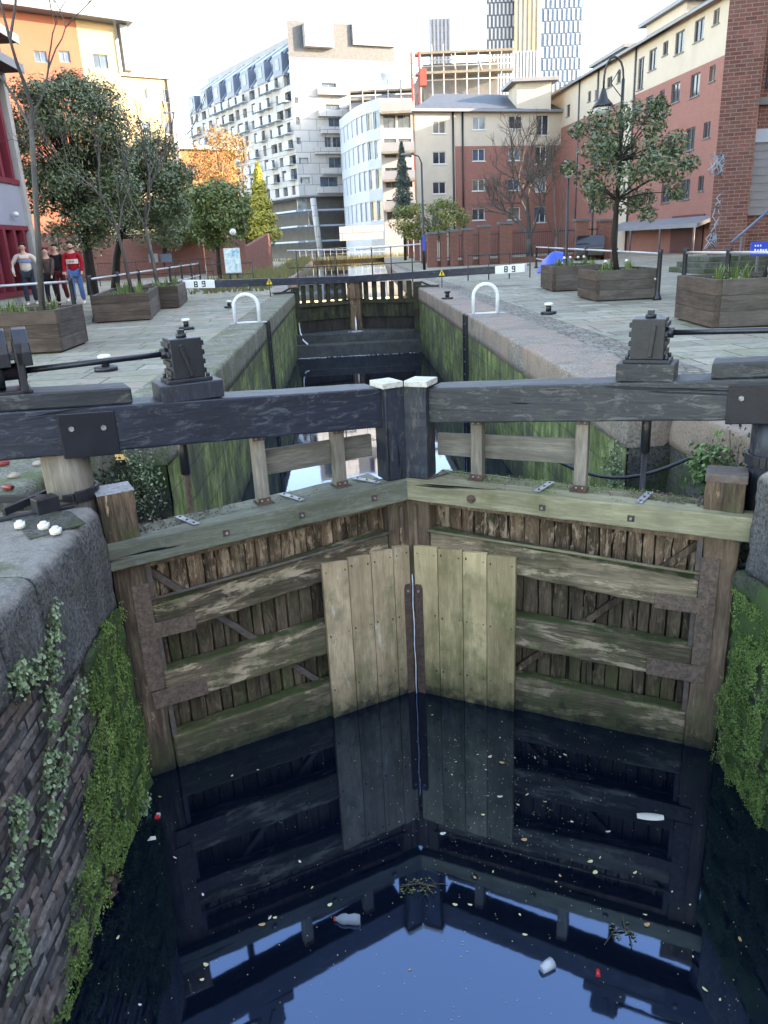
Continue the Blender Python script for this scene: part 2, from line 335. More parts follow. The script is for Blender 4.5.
# dark still water
b = NB('canal_surface', .03, .5); b.col((.0018, .004, .010)); b.b.inputs['IOR'].default_value = 2.5; b.b.inputs['Specular Tint'].default_value = (.36, .60, 1, 1)
v = b.co('Object'); b.bump(b.noise(v, 2.2, 2, .5), .02, .02); b.bump(b.noise(v, 9, 2, .5), .012, .01)
b = NB('upper_water', .03, .5); b.col((.006, .009, .010)); b.b.inputs['IOR'].default_value = 1.6
v = b.co('Object', (1, .4, 1)); b.bump(b.noise(v, 3, 2, .5), .03, .03)

# ---------------------------------------------------------------- mesh builder
class MB:
    def __init__(s): s.v = []; s.f = []; s.r = []; s.sm = []
    def add(s, vs, fs, r=None, smooth=False):
        o = len(s.v); s.v += [tuple(p) for p in vs]; r = random.random() if r is None else r
        for f in fs: s.f.append([i + o for i in f]); s.r.append(r); s.sm.append(smooth)
        return s
    def hexa(s, P, r=None):
        return s.add(P, [(0, 3, 2, 1), (4, 5, 6, 7), (0, 1, 5, 4), (1, 2, 6, 5), (2, 3, 7, 6), (3, 0, 4, 7)], r)
    def box(s, x0, x1, y0, y1, z0, z1, r=None):
        return s.hexa([(x0, y0, z0), (x1, y0, z0), (x1, y1, z0), (x0, y1, z0), (x0, y0, z1), (x1, y0, z1), (x1, y1, z1), (x0, y1, z1)], r)
    def cbox(s, c, d, rz=0, rx=0, ry=0, r=None):
        M = Matrix.Translation(c) @ Euler((rx, ry, rz)).to_matrix().to_4x4(); h = [x / 2 for x in d]
        P = [M @ Vector((a * h[0], b_ * h[1], c_ * h[2])) for c_ in (-1, 1) for a, b_ in ((-1, -1), (1, -1), (1, 1), (-1, 1))]
        return s.hexa(P, r)
    def bar(s, p0, p1, wd, ht, up=(0, 0, 1), r=None):
        p0 = Vector(p0); p1 = Vector(p1); d = (p1 - p0).normalized(); u = Vector(up); sd_ = d.cross(u)
        if sd_.length < 1e-4: sd_ = d.cross(Vector((1, 0, 0)))
        sd_.normalize(); u = sd_.cross(d); a = sd_ * wd / 2; c = u * ht / 2
        return s.hexa([p0 - a - c, p0 + a - c, p0 + a + c, p0 - a + c, p1 - a - c, p1 + a - c, p1 + a + c, p1 - a + c], r)
    def beamz(s, u0, u1, v0, v1, zi0, zi1, zo0, zo1, seg=10, jit=.0, r=None):
        """long timber between u0 and u1 with its own slope; ends finely cut so wear shows"""
        r = random.random() if r is None else r; rows = []
        for i in range(seg + 1):
            t = i / seg; u = u0 + (u1 - u0) * t; a = zi0 + (zo0 - zi0) * t; c = zi1 + (zo1 - zi1) * t
            j = [random.uniform(-jit, jit) for _ in range(4)]
            rows.append([(u, v0 + j[0], a + j[1]), (u, v1 + j[0] * .3, a + j[1]), (u, v1 + j[2], c + j[3] * .6), (u, v0 + j[2] * .3, c + j[3])])
        vs = [p for q in rows for p in q]; fs = [(3, 2, 1, 0)]
        for i in range(seg):
            for k in range(4): fs.append((i * 4 + k, i * 4 + (k + 1) % 4, i * 4 + 4 + (k + 1) % 4, i * 4 + 4 + k))
        e = seg * 4; fs.append((e, e + 1, e + 2, e + 3)); return s.add(vs, fs, r)
    def tube(s, pts, rad, n=10, r=None, cap=True, smooth=True):
        pts = [Vector(p) for p in pts]; rs = rad if hasattr(rad, '__len__') else [rad] * len(pts)
        vs = []; fs = []; prev = None
        for i, p in enumerate(pts):
            d = (pts[min(i + 1, len(pts) - 1)] - pts[max(i - 1, 0)]).normalized()
            a = prev if prev is not None else (Vector((0, 0, 1)) if abs(d.z) < .9 else Vector((1, 0, 0)))
            a = (a - d * a.dot(d)); a = a.normalized() if a.length > 1e-5 else d.orthogonal().normalized(); prev = a; c = d.cross(a)
            for k in range(n):
                t = 2 * math.pi * k / n; vs.append(p + (a * math.cos(t) + c * math.sin(t)) * rs[i])
        for i in range(len(pts) - 1):
            for k in range(n): fs.append((i * n + k, i * n + (k + 1) % n, (i + 1) * n + (k + 1) % n, (i + 1) * n + k))
        s.add(vs, fs, r, smooth)
        if cap:
            o = len(s.v) - len(vs); s.f.append([o + k for k in range(n)][::-1]); s.f.append([o + (len(pts) - 1) * n + k for k in range(n)])
            s.r += [s.r[-1]] * 2; s.sm += [False] * 2
        return s
    def lathe(s, c, prof, n=16, r=None, smooth=True):
        return s.tube([(c[0], c[1], c[2] + z) for q, z in prof], [q for q, z in prof], n, r, True, smooth)
    def grid(s, fn, nu, nv, r=None, smooth=False, rf=None):
        o = len(s.v); rr = random.random() if r is None else r
        for j in range(nv + 1):
            for i in range(nu + 1): s.v.append(tuple(fn(i / nu, j / nv)))
        for j in range(nv):
            for i in range(nu):
                a = o + j * (nu + 1) + i; s.f.append([a, a + 1, a + nu + 2, a + nu + 1])
                s.r.append(rf((i + .5) / nu, (j + .5) / nv) if rf else rr); s.sm.append(smooth)
        return s
    def prism(s, poly, y0, y1, r=None, axis='y'):
        n = len(poly)
        def P(a, z, y): return (a, y, z) if axis == 'y' else ((y, a, z) if axis == 'x' else (a, z, y))
        vs = [P(a, z, y0) for a, z in poly] + [P(a, z, y1) for a, z in poly]
        fs = [list(range(n)), list(range(n, 2 * n))[::-1]] + [(i, (i + 1) % n, n + (i + 1) % n, n + i) for i in range(n)]
        return s.add(vs, fs, r)
    def leaf(s, p, nrm, L, W, r=None):
        n = Vector(nrm).normalized(); a = n.orthogonal().normalized(); q = random.uniform(0, 6.283)
        b_ = n.cross(a); d = a * math.cos(q) + b_ * math.sin(q); e = n.cross(d); p = Vector(p)
        return s.add([p - d * L / 2, p + e * W / 2 + n * W * .18, p + d * L / 2, p - e * W / 2 + n * W * .18], [(0, 1, 2), (0, 2, 3)], r)
    def build(s, name, mat, parent=None, bevel=0, recalc=True, uv=True, loc=None):
        me = bpy.data.meshes.new(name); me.from_pydata(s.v, [], s.f)
        if recalc:
            bm = bmesh.new(); bm.from_mesh(me); bmesh.ops.recalc_face_normals(bm, faces=bm.faces); bm.to_mesh(me); bm.free()
        a = me.attributes.new('rnd', 'FLOAT', 'FACE'); a.data.foreach_set('value', s.r)
        me.polygons.foreach_set('use_smooth', s.sm)
        if uv:
            ul = me.uv_layers.new(name='UVMap'); buf = [0.0] * (2 * len(me.loops)); V = me.vertices
            for p in me.polygons:
                n = p.normal
                if abs(n.z) > .75: 
                    for li, vi in zip(p.loop_indices, p.vertices): buf[2 * li] = V[vi].co.x; buf[2 * li + 1] = V[vi].co.y
                else:
                    q = math.hypot(n.x, n.y) or 1; tx, ty = -n.y / q, n.x / q
                    for li, vi in zip(p.loop_indices, p.vertices):
                        c = V[vi].co; buf[2 * li] = c.x * tx + c.y * ty; buf[2 * li + 1] = c.z
            ul.data.foreach_set('uv', buf)
        me.materials.append(MATS[mat] if isinstance(mat, str) else mat)
        o = bpy.data.objects.new(name, me); COL.objects.link(o)
        if parent: o.parent = parent
        if loc: o.location = loc
        if bevel:
            m = o.modifiers.new('bevel', 'BEVEL'); m.width = bevel; m.segments = 2; m.limit_method = 'ANGLE'; m.angle_limit = R(40)
        return o
def tag(o, label=None, cat=None, group=None, kind=None):
    if label: o['label'] = label
    if cat: o['category'] = cat
    if group: o['group'] = group
    if kind: o['kind'] = kind
    return o
def thing(name, label, cat, loc=(0, 0, 0), rz=0, group=None):
    o = bpy.data.objects.new(name, None); COL.objects.link(o); o.location = loc; o.rotation_euler = (0, 0, rz); o.empty_display_size = .2
    return tag(o, label, cat, group)
def dup(root, loc, rz=None, label=None, group=None, scale=None):
    def cp(o, par):
        c = o.copy(); COL.objects.link(c); c.parent = par
        for ch in [k for k in KIDS.get(o.name, [])]: cp(ch, c)
        return c
    KIDS = {}
    for o in bpy.data.objects:
        if o.parent: KIDS.setdefault(o.parent.name, []).append(o)
    r = cp(root, None); r.location = loc
    if rz is not None: r.rotation_euler = (0, 0, rz)
    if label: r['label'] = label
    if group: r['group'] = group
    if scale: r.scale = (scale,) * 3
    return r
def nz(*p): return noise.noise(Vector(p))

# ================================================================ SETTING
WZ = -2.15; UZ = -.32
XL, XR = -1.82, 2.56        # chamber walls
NL, NR = -1.66, 2.50        # walls of the tail, nearest the camera
YG, YN = 4.80, 7.25         # heel posts / end of recess
YU = 28.2                   # upper gates
# corridor edges (where the paving sheet starts, behind the coping stones)
def strip(side):
    m = MB()
    if side < 0:
        knots = [(-40, NL - .72), (YG, NL - .72), (YG, -2.9), (YN, -2.9), (YN, XL - .72), (29.6, XL - .72), (29.6, -2.5), (36, -2.9), (60, -3.4), (100, -4.2)]
        xs = [-300, -60, -9, -6.6]
    else:
        knots = [(-40, NR + .72), (YG, NR + .72), (YG, 3.55), (6.9, 3.55), (6.9, XR + .86), (29.6, XR + .86), (29.6, 2.75), (40, 2.9), (60, 3.4), (100, 5.2)]
        xs = [300, 60, 14, 8]
    def gzz(x): return .18 if (x <= -9) else 0
    for (ya, xa), (yb, xb) in zip(knots, knots[1:]):
        if yb - ya < 1e-6: continue
        A = [(x, ya, gzz(x)) for x in xs] + [(xa, ya, 0)]; B = [(x, yb, gzz(x)) for x in xs] + [(xb, yb, 0)]
        n = len(A); m.add(A + B, [(i, i + 1, n + i + 1, n + i) for i in range(n - 1)], .5)
    return m
for sgn, lab in ((-1, 'pavement'), (1, 'pavement')):
    tag(strip(sgn).build(lab, 'paving', recalc=False), kind='structure')
m = MB(); m.add([(-900, 100, 0), (900, 100, 0), (900, 3500, 0), (-900, 3500, 0)], [(0, 1, 2, 3)]); m.add([(-900, -300, -.0), (900, -300, 0), (900, -40, 0), (-900, -40, 0)], [(0, 1, 2, 3)])
tag(m.build('ground', 'concrete', recalc=False), kind='structure')
m = MB(); m.grid(lambda a, b: (-3 + 7 * a, -40 + 67.4 * b, WZ), 2, 10, smooth=True)
tag(m.build('water', 'canal_surface', recalc=False), kind='structure')
m = MB(); m.add([(-2.1, 28.9, UZ), (2.9, 28.9, UZ), (3.3, 60, UZ), (5.2, 100, UZ), (-4.2, 100, UZ), (-3.2, 60, UZ)], [(0, 1, 2, 3, 4, 5)])
tag(m.build('water', 'upper_water', recalc=False), kind='structure')
m = MB(); m.box(-3.3, 4, -40, 28, -4.6, -4.5)
tag(m.build('canal_bed', 'soil'), kind='structure')

# ---- worn stone blocks with rounded arris
def block(m, side, xf, wd, y0, y1, z0, z1, rad=.09, amp=.012, res=.05, g=.008, r=None):
    """side -1: face looks to +x. profile goes from the back of the top, round the arris, down the face"""
    r = random.random() if r is None else r; y0 += g; y1 -= g
    s_ = -1 if side < 0 else 1
    pr = [(wd, z1), (wd * .6, z1), (wd * .3, z1)]
    for k in range(7):
        a = k / 6 * math.pi / 2; pr.append((rad - rad * math.sin(a), z1 - rad + rad * math.cos(a)))
    nzs = max(3, int((z1 - rad - z0) / res)); pr += [(0, z1 - rad + (z0 - z1 + rad) * k / nzs) for k in range(1, nzs + 1)]; pr.append((wd * .4, z0))
    ny = max(3, int((y1 - y0) / res)); e = .018
    ys = [y0] + [y0 + e + (y1 - y0 - 2 * e) * j / ny for j in range(ny + 1)] + [y1]
    off = random.uniform(0, 50); vs = []
    for j, y in enumerate(ys):
        ed = e if j in (0, len(ys) - 1) else 0
        for i, (dx, z) in enumerate(pr):
            k = 1 if i > 2 else .3
            n_ = (nz(y * 4 + off, z * 4, dx * 4) * 1.0 + nz(y * 13, z * 13 + off, dx * 13) * .5) * amp * k
            x = xf + s_ * (dx + n_ + (ed if i > 2 else 0)); vs.append((x, y, z - (ed * .5 if i < 6 else 0) + (n_ * .4 if i < 6 else 0)))
    n = len(pr); fs = []
    for j in range(len(ys) - 1):
        for i in range(n - 1): fs.append((j * n + i, j * n + i + 1, (j + 1) * n + i + 1, (j + 1) * n + i))
    m.add(vs, fs, r, True)
    for row in (0, len(ys) - 1):
        base = [vs[row * n + i] for i in range(n)]; m.add(base, [list(range(n))], r)
    return m
def facewall(m, side, xf, y0, y1, z0, z1, res, fn):
    s_ = -1 if side < 0 else 1; nu = int((y1 - y0) / res); nv = int((z1 - z0) / res)
    def P(a, b_):
        y = y0 + (y1 - y0) * a; z = z0 + (z1 - z0) * b_; d, _ = fn(y, z); return (xf - s_ * d, y, z)
    m.grid(P, nu, nv, rf=lambda a, b_: fn(y0 + (y1 - y0) * a, z0 + (z1 - z0) * b_)[1]); return m
def hsh(a, b_): return (math.sin(a * 127.1 + b_ * 311.7) * 43758.5453) % 1
def bricks(bw, bh, relief, mort=.010):
    def fn(y, z):
        zz = z + nz(y * .9, z, 3) * .02; row = math.floor(zz / bh); o = .5 * (row % 2) + hsh(row, 9) * .12; yy = y / bw + o; colm = math.floor(yy)
        fy = (yy - colm) * bw; fz = zz - row * bh; ed = min(fy, bw - fy, fz, bh - fz); h = hsh(colm, row)
        if ed < mort: return -.014 + nz(y * 20, z * 20, 1) * .004, .06
        d = (h - .5) * relief + nz(y * 9, z * 9, h * 9) * .008 - (.006 if ed < mort * 1.6 else 0)
        if h > .95: d -= .02
        return d, .2 + .8 * hsh(colm + 5, row + 3)
    return fn
# LEFT NEAR WALL
wl = thing('lock_wall', 'dark brick canal wall with worn coping stones left of the near gates', 'wall', (NL, 3, WZ))
wl.location = (0, 0, 0)
for (a, c, zb) in ((3.63, 4.72, -.69), (3.17, 3.63, -.46), (2.1, 3.17, -.40), (.9, 2.1, -.40), (-.5, .9, -.4)):
    block(MB(), -1, NL + .015, .62, a, c, zb, .01, .085, .016, .035).build('coping_stone', 'coping_dark', wl)
fb = bricks(.235, .085, .022)
facewall(MB(), -1, NL - .01, -.6, 4.2, -2.7, -.38, .0145, fb).build('brickwork', 'dark_brickwork', wl, uv=False, recalc=False)
for (a, c, z0, z1) in ((4.02, 4.72, -1.08, -.70), (4.18, 4.74, -1.46, -1.09), (3.95, 4.74, -1.86, -1.47), (4.1, 4.76, -2.6, -1.87)):
    block(MB(), -1, NL + .03, .5, a, c, z0, z1, .03, .03, .035).build('quoin_stone', 'quoin_moss', wl)
m = MB(); m.box(NL - .70, NL - .08, -.6, 4.7, -.7, -.012); m.build('backing', 'coping_top', wl)
m = MB(); m.box(-2.9, NL - .12, 4.725, 4.80, -3, -.02); m.box(-2.9, NL - .5, -.6, 4.7, -3, -.7); m.build('core', 'recess_stone', wl)
# far part of the tail walls behind the camera
for s_, xf in ((-1, NL), (1, NR)):
    o = MB(); x0, x1 = (xf - .6, xf) if s_ < 0 else (xf, xf + .6); o.box(x0, x1, -40, -.62, -3, 0.004)
    o.build('lock_wall', 'stone_blocks'); bpy.data.objects[-1]
for o in [o for o in bpy.data.objects if o.name.startswith('lock_wall') and o.type == 'MESH']:
    tag(o, ('left' if o.data.vertices[0].co.x < 0 else 'right') + ' bank canal wall running on behind the viewpoint', 'wall')
# RIGHT NEAR WALL
wr = thing('lock_wall', 'mossy stone canal wall right of the near gates', 'wall')
block(MB(), 1, NR + .0, .72, 3.75, 4.50, -.62, .06, .10, .022, .03).build('coping_stone', 'coping_dark', wr)
block(MB(), 1, NR + .0, .72, 2.6, 3.75, -.62, .06, .10, .02, .05).build('coping_stone', 'coping_dark', wr)
block(MB(), 1, NR + .0, .72, -.6, 2.6, -.62, .06, .10, .02, .1).build('coping_stone', 'coping_dark', wr)
z = -.63
for k in range(4):
    h = (.42, .36, .40, .60)[k]
    for (a, c) in ((3.95 - .2 * (k % 2), 4.56), (3.0, 3.95 - .2 * (k % 2)), (-.6, 3.0)):
        block(MB(), 1, NR - .02 + .02 * math.sin(k * 3 + a), .5, a, c, z - h, z - .005, .05, .035, .04).build('wall_stone', 'quoin_moss', wr)
    z -= h
m = MB(); m.box(NR + .1, 3.55, 4.46, 4.56, -3, .02); m.box(NR + .1, NR + .7, -.6, 4.4, -3, -.05); m.build('core', 'recess_stone', wr)

# CHAMBER WALLS
def chamber(side, xf, xrec, y0, lab, wid, topmat, facemat):
    t = thing('lock_wall', lab, 'wall'); y = y0; i = 0
    while y < 28.9:
        L = random.uniform(.95, 1.45); L = 28.9 - y if 28.9 - y < 1.6 else L
        block(MB(), side, xf + (.02 if side < 0 else -.02), wid, y, y + L, -.42, .012, .05 if i else .12, .012, .12 if y > 9 else .06, .006, r=random.random()).build('coping_stone', topmat, t); y += L; i += 1
    m = MB(); s_ = -1 if side < 0 else 1
    facewall(m, side, xf, y0, 28.9, -2.9, -.40, .13, lambda yy, zz: (nz(yy * 1.5, zz * 1.5, 2) * .03 + nz(yy * 5, zz * 5, 2) * .015, .5))
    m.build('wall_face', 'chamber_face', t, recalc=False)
    m = MB()  # nose and recess faces
    a, c = sorted((xf + s_ * .02, xrec + s_ * .5)); m.box(a, c, y0 + .01, y0 + .3, -3, -.42)
    m.build('nose', 'recess_stone', t)
    m = MB(); ys = YG - .02 if side < 0 else 4.57
    facewall(m, side, xrec, ys, y0 + .02, -3, -.02, .05, lambda yy, zz: ((hsh(math.floor(yy / .7 + .5 * (math.floor(zz / .35) % 2)), math.floor(zz / .35)) - .5) * .05 + nz(yy * 4, zz * 4, 2) * .03, hsh(math.floor(yy / .7), math.floor(zz / .35))))
    m.build('recess_face', 'recess_stone', t, recalc=False)
    block(MB(), side, xrec + (.02 if side < 0 else -.02), .58, ys, y0, -.40, .006, .06, .02, .06).build('coping_stone', topmat, t)
    # upper part past the gates
    m = MB(); a, c = sorted((xf, xf + s_ * .9)); m.box(a, c, 28.92, 29.58, -3, .0); m.build('upper_return', 'stone_blocks', t)
    return t
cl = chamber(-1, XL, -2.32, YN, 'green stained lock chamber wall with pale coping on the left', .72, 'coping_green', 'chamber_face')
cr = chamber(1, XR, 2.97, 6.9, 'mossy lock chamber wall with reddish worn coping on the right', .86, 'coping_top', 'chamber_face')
# upper pound banks
for s_, pts, lab in ((-1, [(29.6, -2.1), (36, -2.6), (60, -3.1), (100, -3.9)], 'low stone bank edging the left of the upper canal'), (1, [(29.6, 2.75), (40, 2.75), (60, 3.2), (100, 5.0)], 'low stone towpath edge right of the upper canal')):
    m = MB()
    for (ya, xa), (yb, xb) in zip(pts, pts[1:]):
        w_ = .55 * s_; m.hexa([(xa, ya, -1), (xa + w_, ya, -1), (xb + w_, yb, -1), (xb, yb, -1), (xa, ya, .01), (xa + w_, ya, .01), (xb + w_, yb, .01), (xb, yb, .01)])
    tag(m.build('canal_edge', 'coping_top'), lab, 'wall')

# ================================================================ NEAR GATES
A0 = Vector((.39, 5.77)); BL = Vector((-1.66, 4.80)); BR = Vector((2.52, 4.64))
def gate(side):
    B = BL if side < 0 else BR; d = (B - A0).normalized(); ang = math.atan2(d.y, d.x); s = 1 if side < 0 else -1   # s: local y of downstream
    L = (B - A0).length
    lab = ('left leaf of the near lock gates with a greenish walkway board' if side < 0 else 'right leaf of the near lock gates with a yellowish mossy walkway board')
    t = thing('lock_gate', lab, 'lock gate', (A0.x, A0.y, 0), ang, 'leaves of the near lock gates')
    def box(m, u0, u1, v0, v1, z0, z1, r=None): a, c = sorted((s * v0, s * v1)); return m.box(u0, u1, a, c, z0, z1, r)
    def bz(m, u0, u1, v0, v1, *z, **k): return m.beamz(u0, u1, s * v0, s * v1, *z, **k)
    Lf = side < 0
    paint = 'beam_paint' if Lf else 'beam_paint_worn'; deck = 'deck_wood_green' if Lf else 'deck_wood_yellow'
    hi, ho = (2.06, 2.29) if Lf else (2.19, 2.42)
    # posts
    m = MB(); m.beamz(0, .0, 0, 0, 0, 0, 0, 0, seg=1) if False else None
    def vpost(u0, u1, v0, v1, z0, z1, seg=14, jit=.004, name='mitre_post', mat_='post_wood', bev=.012):
        m = MB(); rr = random.random(); rows = []
        for i in range(seg + 1):
            z = z0 + (z1 - z0) * i / seg; j = [random.uniform(-jit, jit) for _ in range(4)]
            rows += [(u0 + j[0], s * (v0 + j[1]), z), (u1 + j[2], s * (v0 + j[1]), z), (u1 + j[2], s * (v1 + j[3]), z), (u0 + j[0], s * (v1 + j[3]), z)]
        fs = [(0, 1, 2, 3), tuple(seg * 4 + k for k in range(4))]
        for i in range(seg):
            for k in range(4): fs.append((i * 4 + k, i * 4 + (k + 1) % 4, i * 4 + 4 + (k + 1) % 4, i * 4 + 4 + k))
        m.add(rows, fs, rr); return m.build(name, mat_, t, bevel=bev)
    vpost(-.02, .18, -.24, 0, -2.7, -.42, name='mitre_post')
    vpost(.006, .18 if Lf else .195, -.15, .03, -.235, .50, jit=.0015, name='mitre_post_head', mat_='post_paint')
    m = MB(); box(m, .027, .20 if Lf else .215, -.165, .05, .485, .53); m.build('post_cap', 'cap_white', t, bevel=.005)
    vpost(hi, ho, -.26, 0, -2.7, -.44, name='heel_post', jit=.007, bev=.03)
    hz1 = .05 if Lf else -.03
    vpost(hi - (0 if Lf else .02), ho, -.22, .0, -.44, hz1, seg=6, name='heel_post_head', jit=.004, bev=.012)
    if not Lf:
        m = MB(); box(m, 2.165, 2.425, -.225, .005, -.085, -.028); m.build('lead_cap', 'strap_iron', t, bevel=.006)
    else:
        m = MB(); box(m, 2.055, 2.295, -.225, .005, .045, .055); m.build('lead_cap', 'galv', t, bevel=.003)
    # round upper heel post
    uc = 2.42 if Lf else 2.56; vc = -.20
    m = MB(); m.lathe((uc, s * vc, 0), [(.145, -.3), (.145, 0), (.15, .12), (.152, .38)], 24); m.build('pivot_post', 'post_paint' if not Lf else 'grey_wood', t)
    # balance beam
    if Lf: zi, zo, ue = (.185, .485), (.51, .80), 4.9
    else: zi, zo, ue = (.20, .465), (.475, .745), 4.7
    u0 = .172 if Lf else .187
    m = MB(); bz(m, u0, ue, -.30, -.02, zi[0], zi[1], zo[0], zo[1], seg=30, jit=.0025); m.build('balance_beam', paint, t, bevel=.012)
    sl = (zo[1] - zi[1]) / (ue - u0)
    def btop(u): return zi[1] + sl * (u - u0)
    def bbot(u): return zi[0] + (zo[0] - zi[0]) / (ue - u0) * (u - u0)
    ur = 1.97 if Lf else 2.14
    m = MB(); bz(m, ur, ue, -.29, -.03, btop(ur) + .002, btop(ur) + .105, btop(ue) + .002, btop(ue) + .105, seg=14, jit=.003); m.build('beam_packer', 'beam_paint_worn', t, bevel=.012)
    pu0, pu1 = (2.10, 2.44) if Lf else (2.25, 2.75)
    m = MB(); bz(m, pu0, pu1, -.018, -.006, bbot(pu0) - .02, btop(pu0) - .03, bbot(pu1) - .02, btop(pu1) - .03, seg=1); pl = m.build('bracket_plate', 'black_paint', t, bevel=.01)
    for q in ((.06, .0), (pu1 - pu0 - .09, .02)):
        m = MB(); zq = (btop(pu0) + bbot(pu0)) / 2 + .02 + q[1]; m.tube([(pu0 + q[0] + .02, s * -.006, zq), (pu0 + q[0] + .02, s * .012, zq)], .017, 6); m.build('bolt', 'galv', pl)
    # walkway boards
    zi0, zi1, zo0, zo1 = -.40, -.235, -.455, -.285
    m = MB(); bz(m, .0 if Lf else .008, L + .03 if Lf else L + .07, -.09, .075, zi0, zi1, zo0, zo1, seg=24, jit=.0035); dk = m.build('walkway_beam', deck, t, bevel=.008)
    m = MB(); bz(m, .19, hi - .03, -.285, -.098, zi1 - .06, zi1 - .004, zo1 - .06, zo1 - .008, seg=24, jit=.005); m.build('walkway_board', deck, t, bevel=.006)
    # debris and moss on walkway
    m = MB()
    for k in range(420):
        if Lf: u = random.gauss(1.75, .25) if random.random() < .75 else random.uniform(.3, 2.)
        else: u = random.gauss(1.95, .14) if random.random() < .6 else random.uniform(.3, 2.1)
        u = min(max(u, .25), hi - .05); v = random.uniform(-.27, -.05); zt = zi1 + (zo1 - zi1) * u / L
        m.leaf((u, s * v, zt + random.uniform(.0, .012)), (random.uniform(-.6, .6), random.uniform(-.6, .6), 1), random.uniform(.01, .035), random.uniform(.006, .018))
    tag(m.build('leaf_litter', 'leaf_brown', t, recalc=False, uv=False), kind='stuff')
    if not Lf:
        m = MB()
        for k in range(5200):
            u = random.uniform(.2, 2.1); v = random.uniform(-.285, .06)
            if nz(u * 4, v * 9, 5) + (.25 if v < -.12 else -.18) - abs(u - .95) * .22 < .02: continue
            zt = zi1 + (zo1 - zi1) * u / L
            m.leaf((u, s * v, zt + random.uniform(0, .014)), (random.uniform(-1, 1), random.uniform(-1, 1), .8), random.uniform(.006, .014), random.uniform(.005, .010))
        tag(m.build('moss', 'leaf_moss', t, recalc=False, uv=False), kind='stuff')
    # straps over the walkway
    for u, a_, mt in (((.30, .5, 'galv'), (.93, .35, 'galv'), (1.72, .35, 'galv')) if Lf else ((.22, -.5, 'strap_iron'), (1.07, -.25, 'galv'), (1.78, -.2, 'galv'))):
        zt = zi1 + (zo1 - zi1) * u / L + .009
        m = MB(); m.cbox((u, s * -.10, zt), (.05, .26, .008), rz=a_ * .8); sp = m.build('strap', mt, t, bevel=.002)
        for q in (-.09, 0, .09): m = MB(); m.tube([(u - s * q * a_ * .8 * s, s * -.10 + q, zt + .003), (u - q * a_ * .8, s * -.10 + q, zt + .010)], .009, 6); m.build('bolt', 'black_iron', sp)
    # washers with bolts on the front of the walkway beam
    for (u, r_) in (((.33, 0), (.93, 0), (1.50, 0)) if Lf else ((.56, 1), (1.10, 0), (1.72, 0))):
        zc = (zi0 + zi1) / 2 + (zo0 - zi0) * u / L - (.0 if Lf else .01)
        m = MB()
        if r_: m.tube([(u, s * .074, zc), (u, s * .086, zc)], .034, 16)
        else: m.box(u - .024, u + .024, *sorted((s * .074, s * .080)), zc - .024, zc + .024)
        wsh = m.build('washer', 'rust', t, bevel=.003); m = MB(); m.tube([(u, s * .08, zc), (u, s * .094, zc)], .010, 6); m.build('bolt', 'galv' if not r_ else 'rust', wsh)
    # posts and rail between walkway and beam
    bu = (.51, 1.14) if Lf else (.54, 1.325)
    for u in bu:
        zt = bbot(u) - .002; zb = zi1 + (zo1 - zi1) * u / L
        m = MB(); box(m, u - .045, u + .045, -.19, -.105, zb + .006, zt); bp = m.build('rail_post', 'grey_wood', t, bevel=.008)
        m = MB(); box(m, u - .065, u + .055, -.21, -.07, zb + .001, zb + .008); box(m, u - .048, u + .048, -.105, -.098, zb + .006, zb + .045); m.build('foot_bracket', 'rust', bp)
        m = MB(); box(m, u - .045, u + .045, -.105, -.099, zt - .035, zt - .003)
        m.build('head_bracket', 'strap_iron', bp)
        for zq in (zb + .028, zt - .018):
            for uq in (-.022, .022): MB().tube([(u + uq, s * -.099, zq), (u + uq, s * -.093, zq)], .007, 6).build('screw', 'galv', bp)
    m = MB(); bz(m, .19, bu[1] - .047, -.235, -.197, *((-.075, .10, -.075, .115) if Lf else (-.095, .08, -.09, .10)), seg=4, jit=.001); m.build('guard_board', 'grey_wood_flat', t, bevel=.004)
    # frame rails
    uo = hi; ui = .79 if Lf else .89
    bz(MB(), .18, uo, -.16, -.02, -.44, -.405, -.50, -.46, seg=10).build
    m = MB(); bz(m, .18, uo, -.15, -.015, -.455, -.40, -.515, -.455, seg=10, jit=.003); m.build('top_rail', 'post_wood', t, bevel=.006)
    for (a0, a1, c0, c1) in ((-.90, -.66, -1.06, -.80), (-1.56, -1.29, -1.61, -1.33), (-2.6, -1.83, -2.6, -1.87)):
        m = MB(); bz(m, .18, uo, -.13, -.004, a0, a1, c0, c1, seg=26, jit=.006); m.build('frame_rail', 'rail_wood', t, bevel=.018)
    # side frame iron next to the heel post
    m = MB(); bz(m, uo - .035, uo, -.10, -.02, -1.9, -.47, -1.9, -.47, seg=1); m.build('edge_iron', 'strap_iron', t)
    m = MB(); box(m, uo + .0 - .0, uo + .12, .002, .010, -1.45, -.62); box(m, uo - .30, uo + .1, .004, .012, -1.60, -1.46); box(m, uo - .28, uo + .08, .004, .012, -1.05, -.93); m.build('corner_strap', 'worn_strap', t, bevel=.003)
    # planking
    m = MB(); m2 = MB(); u = .18
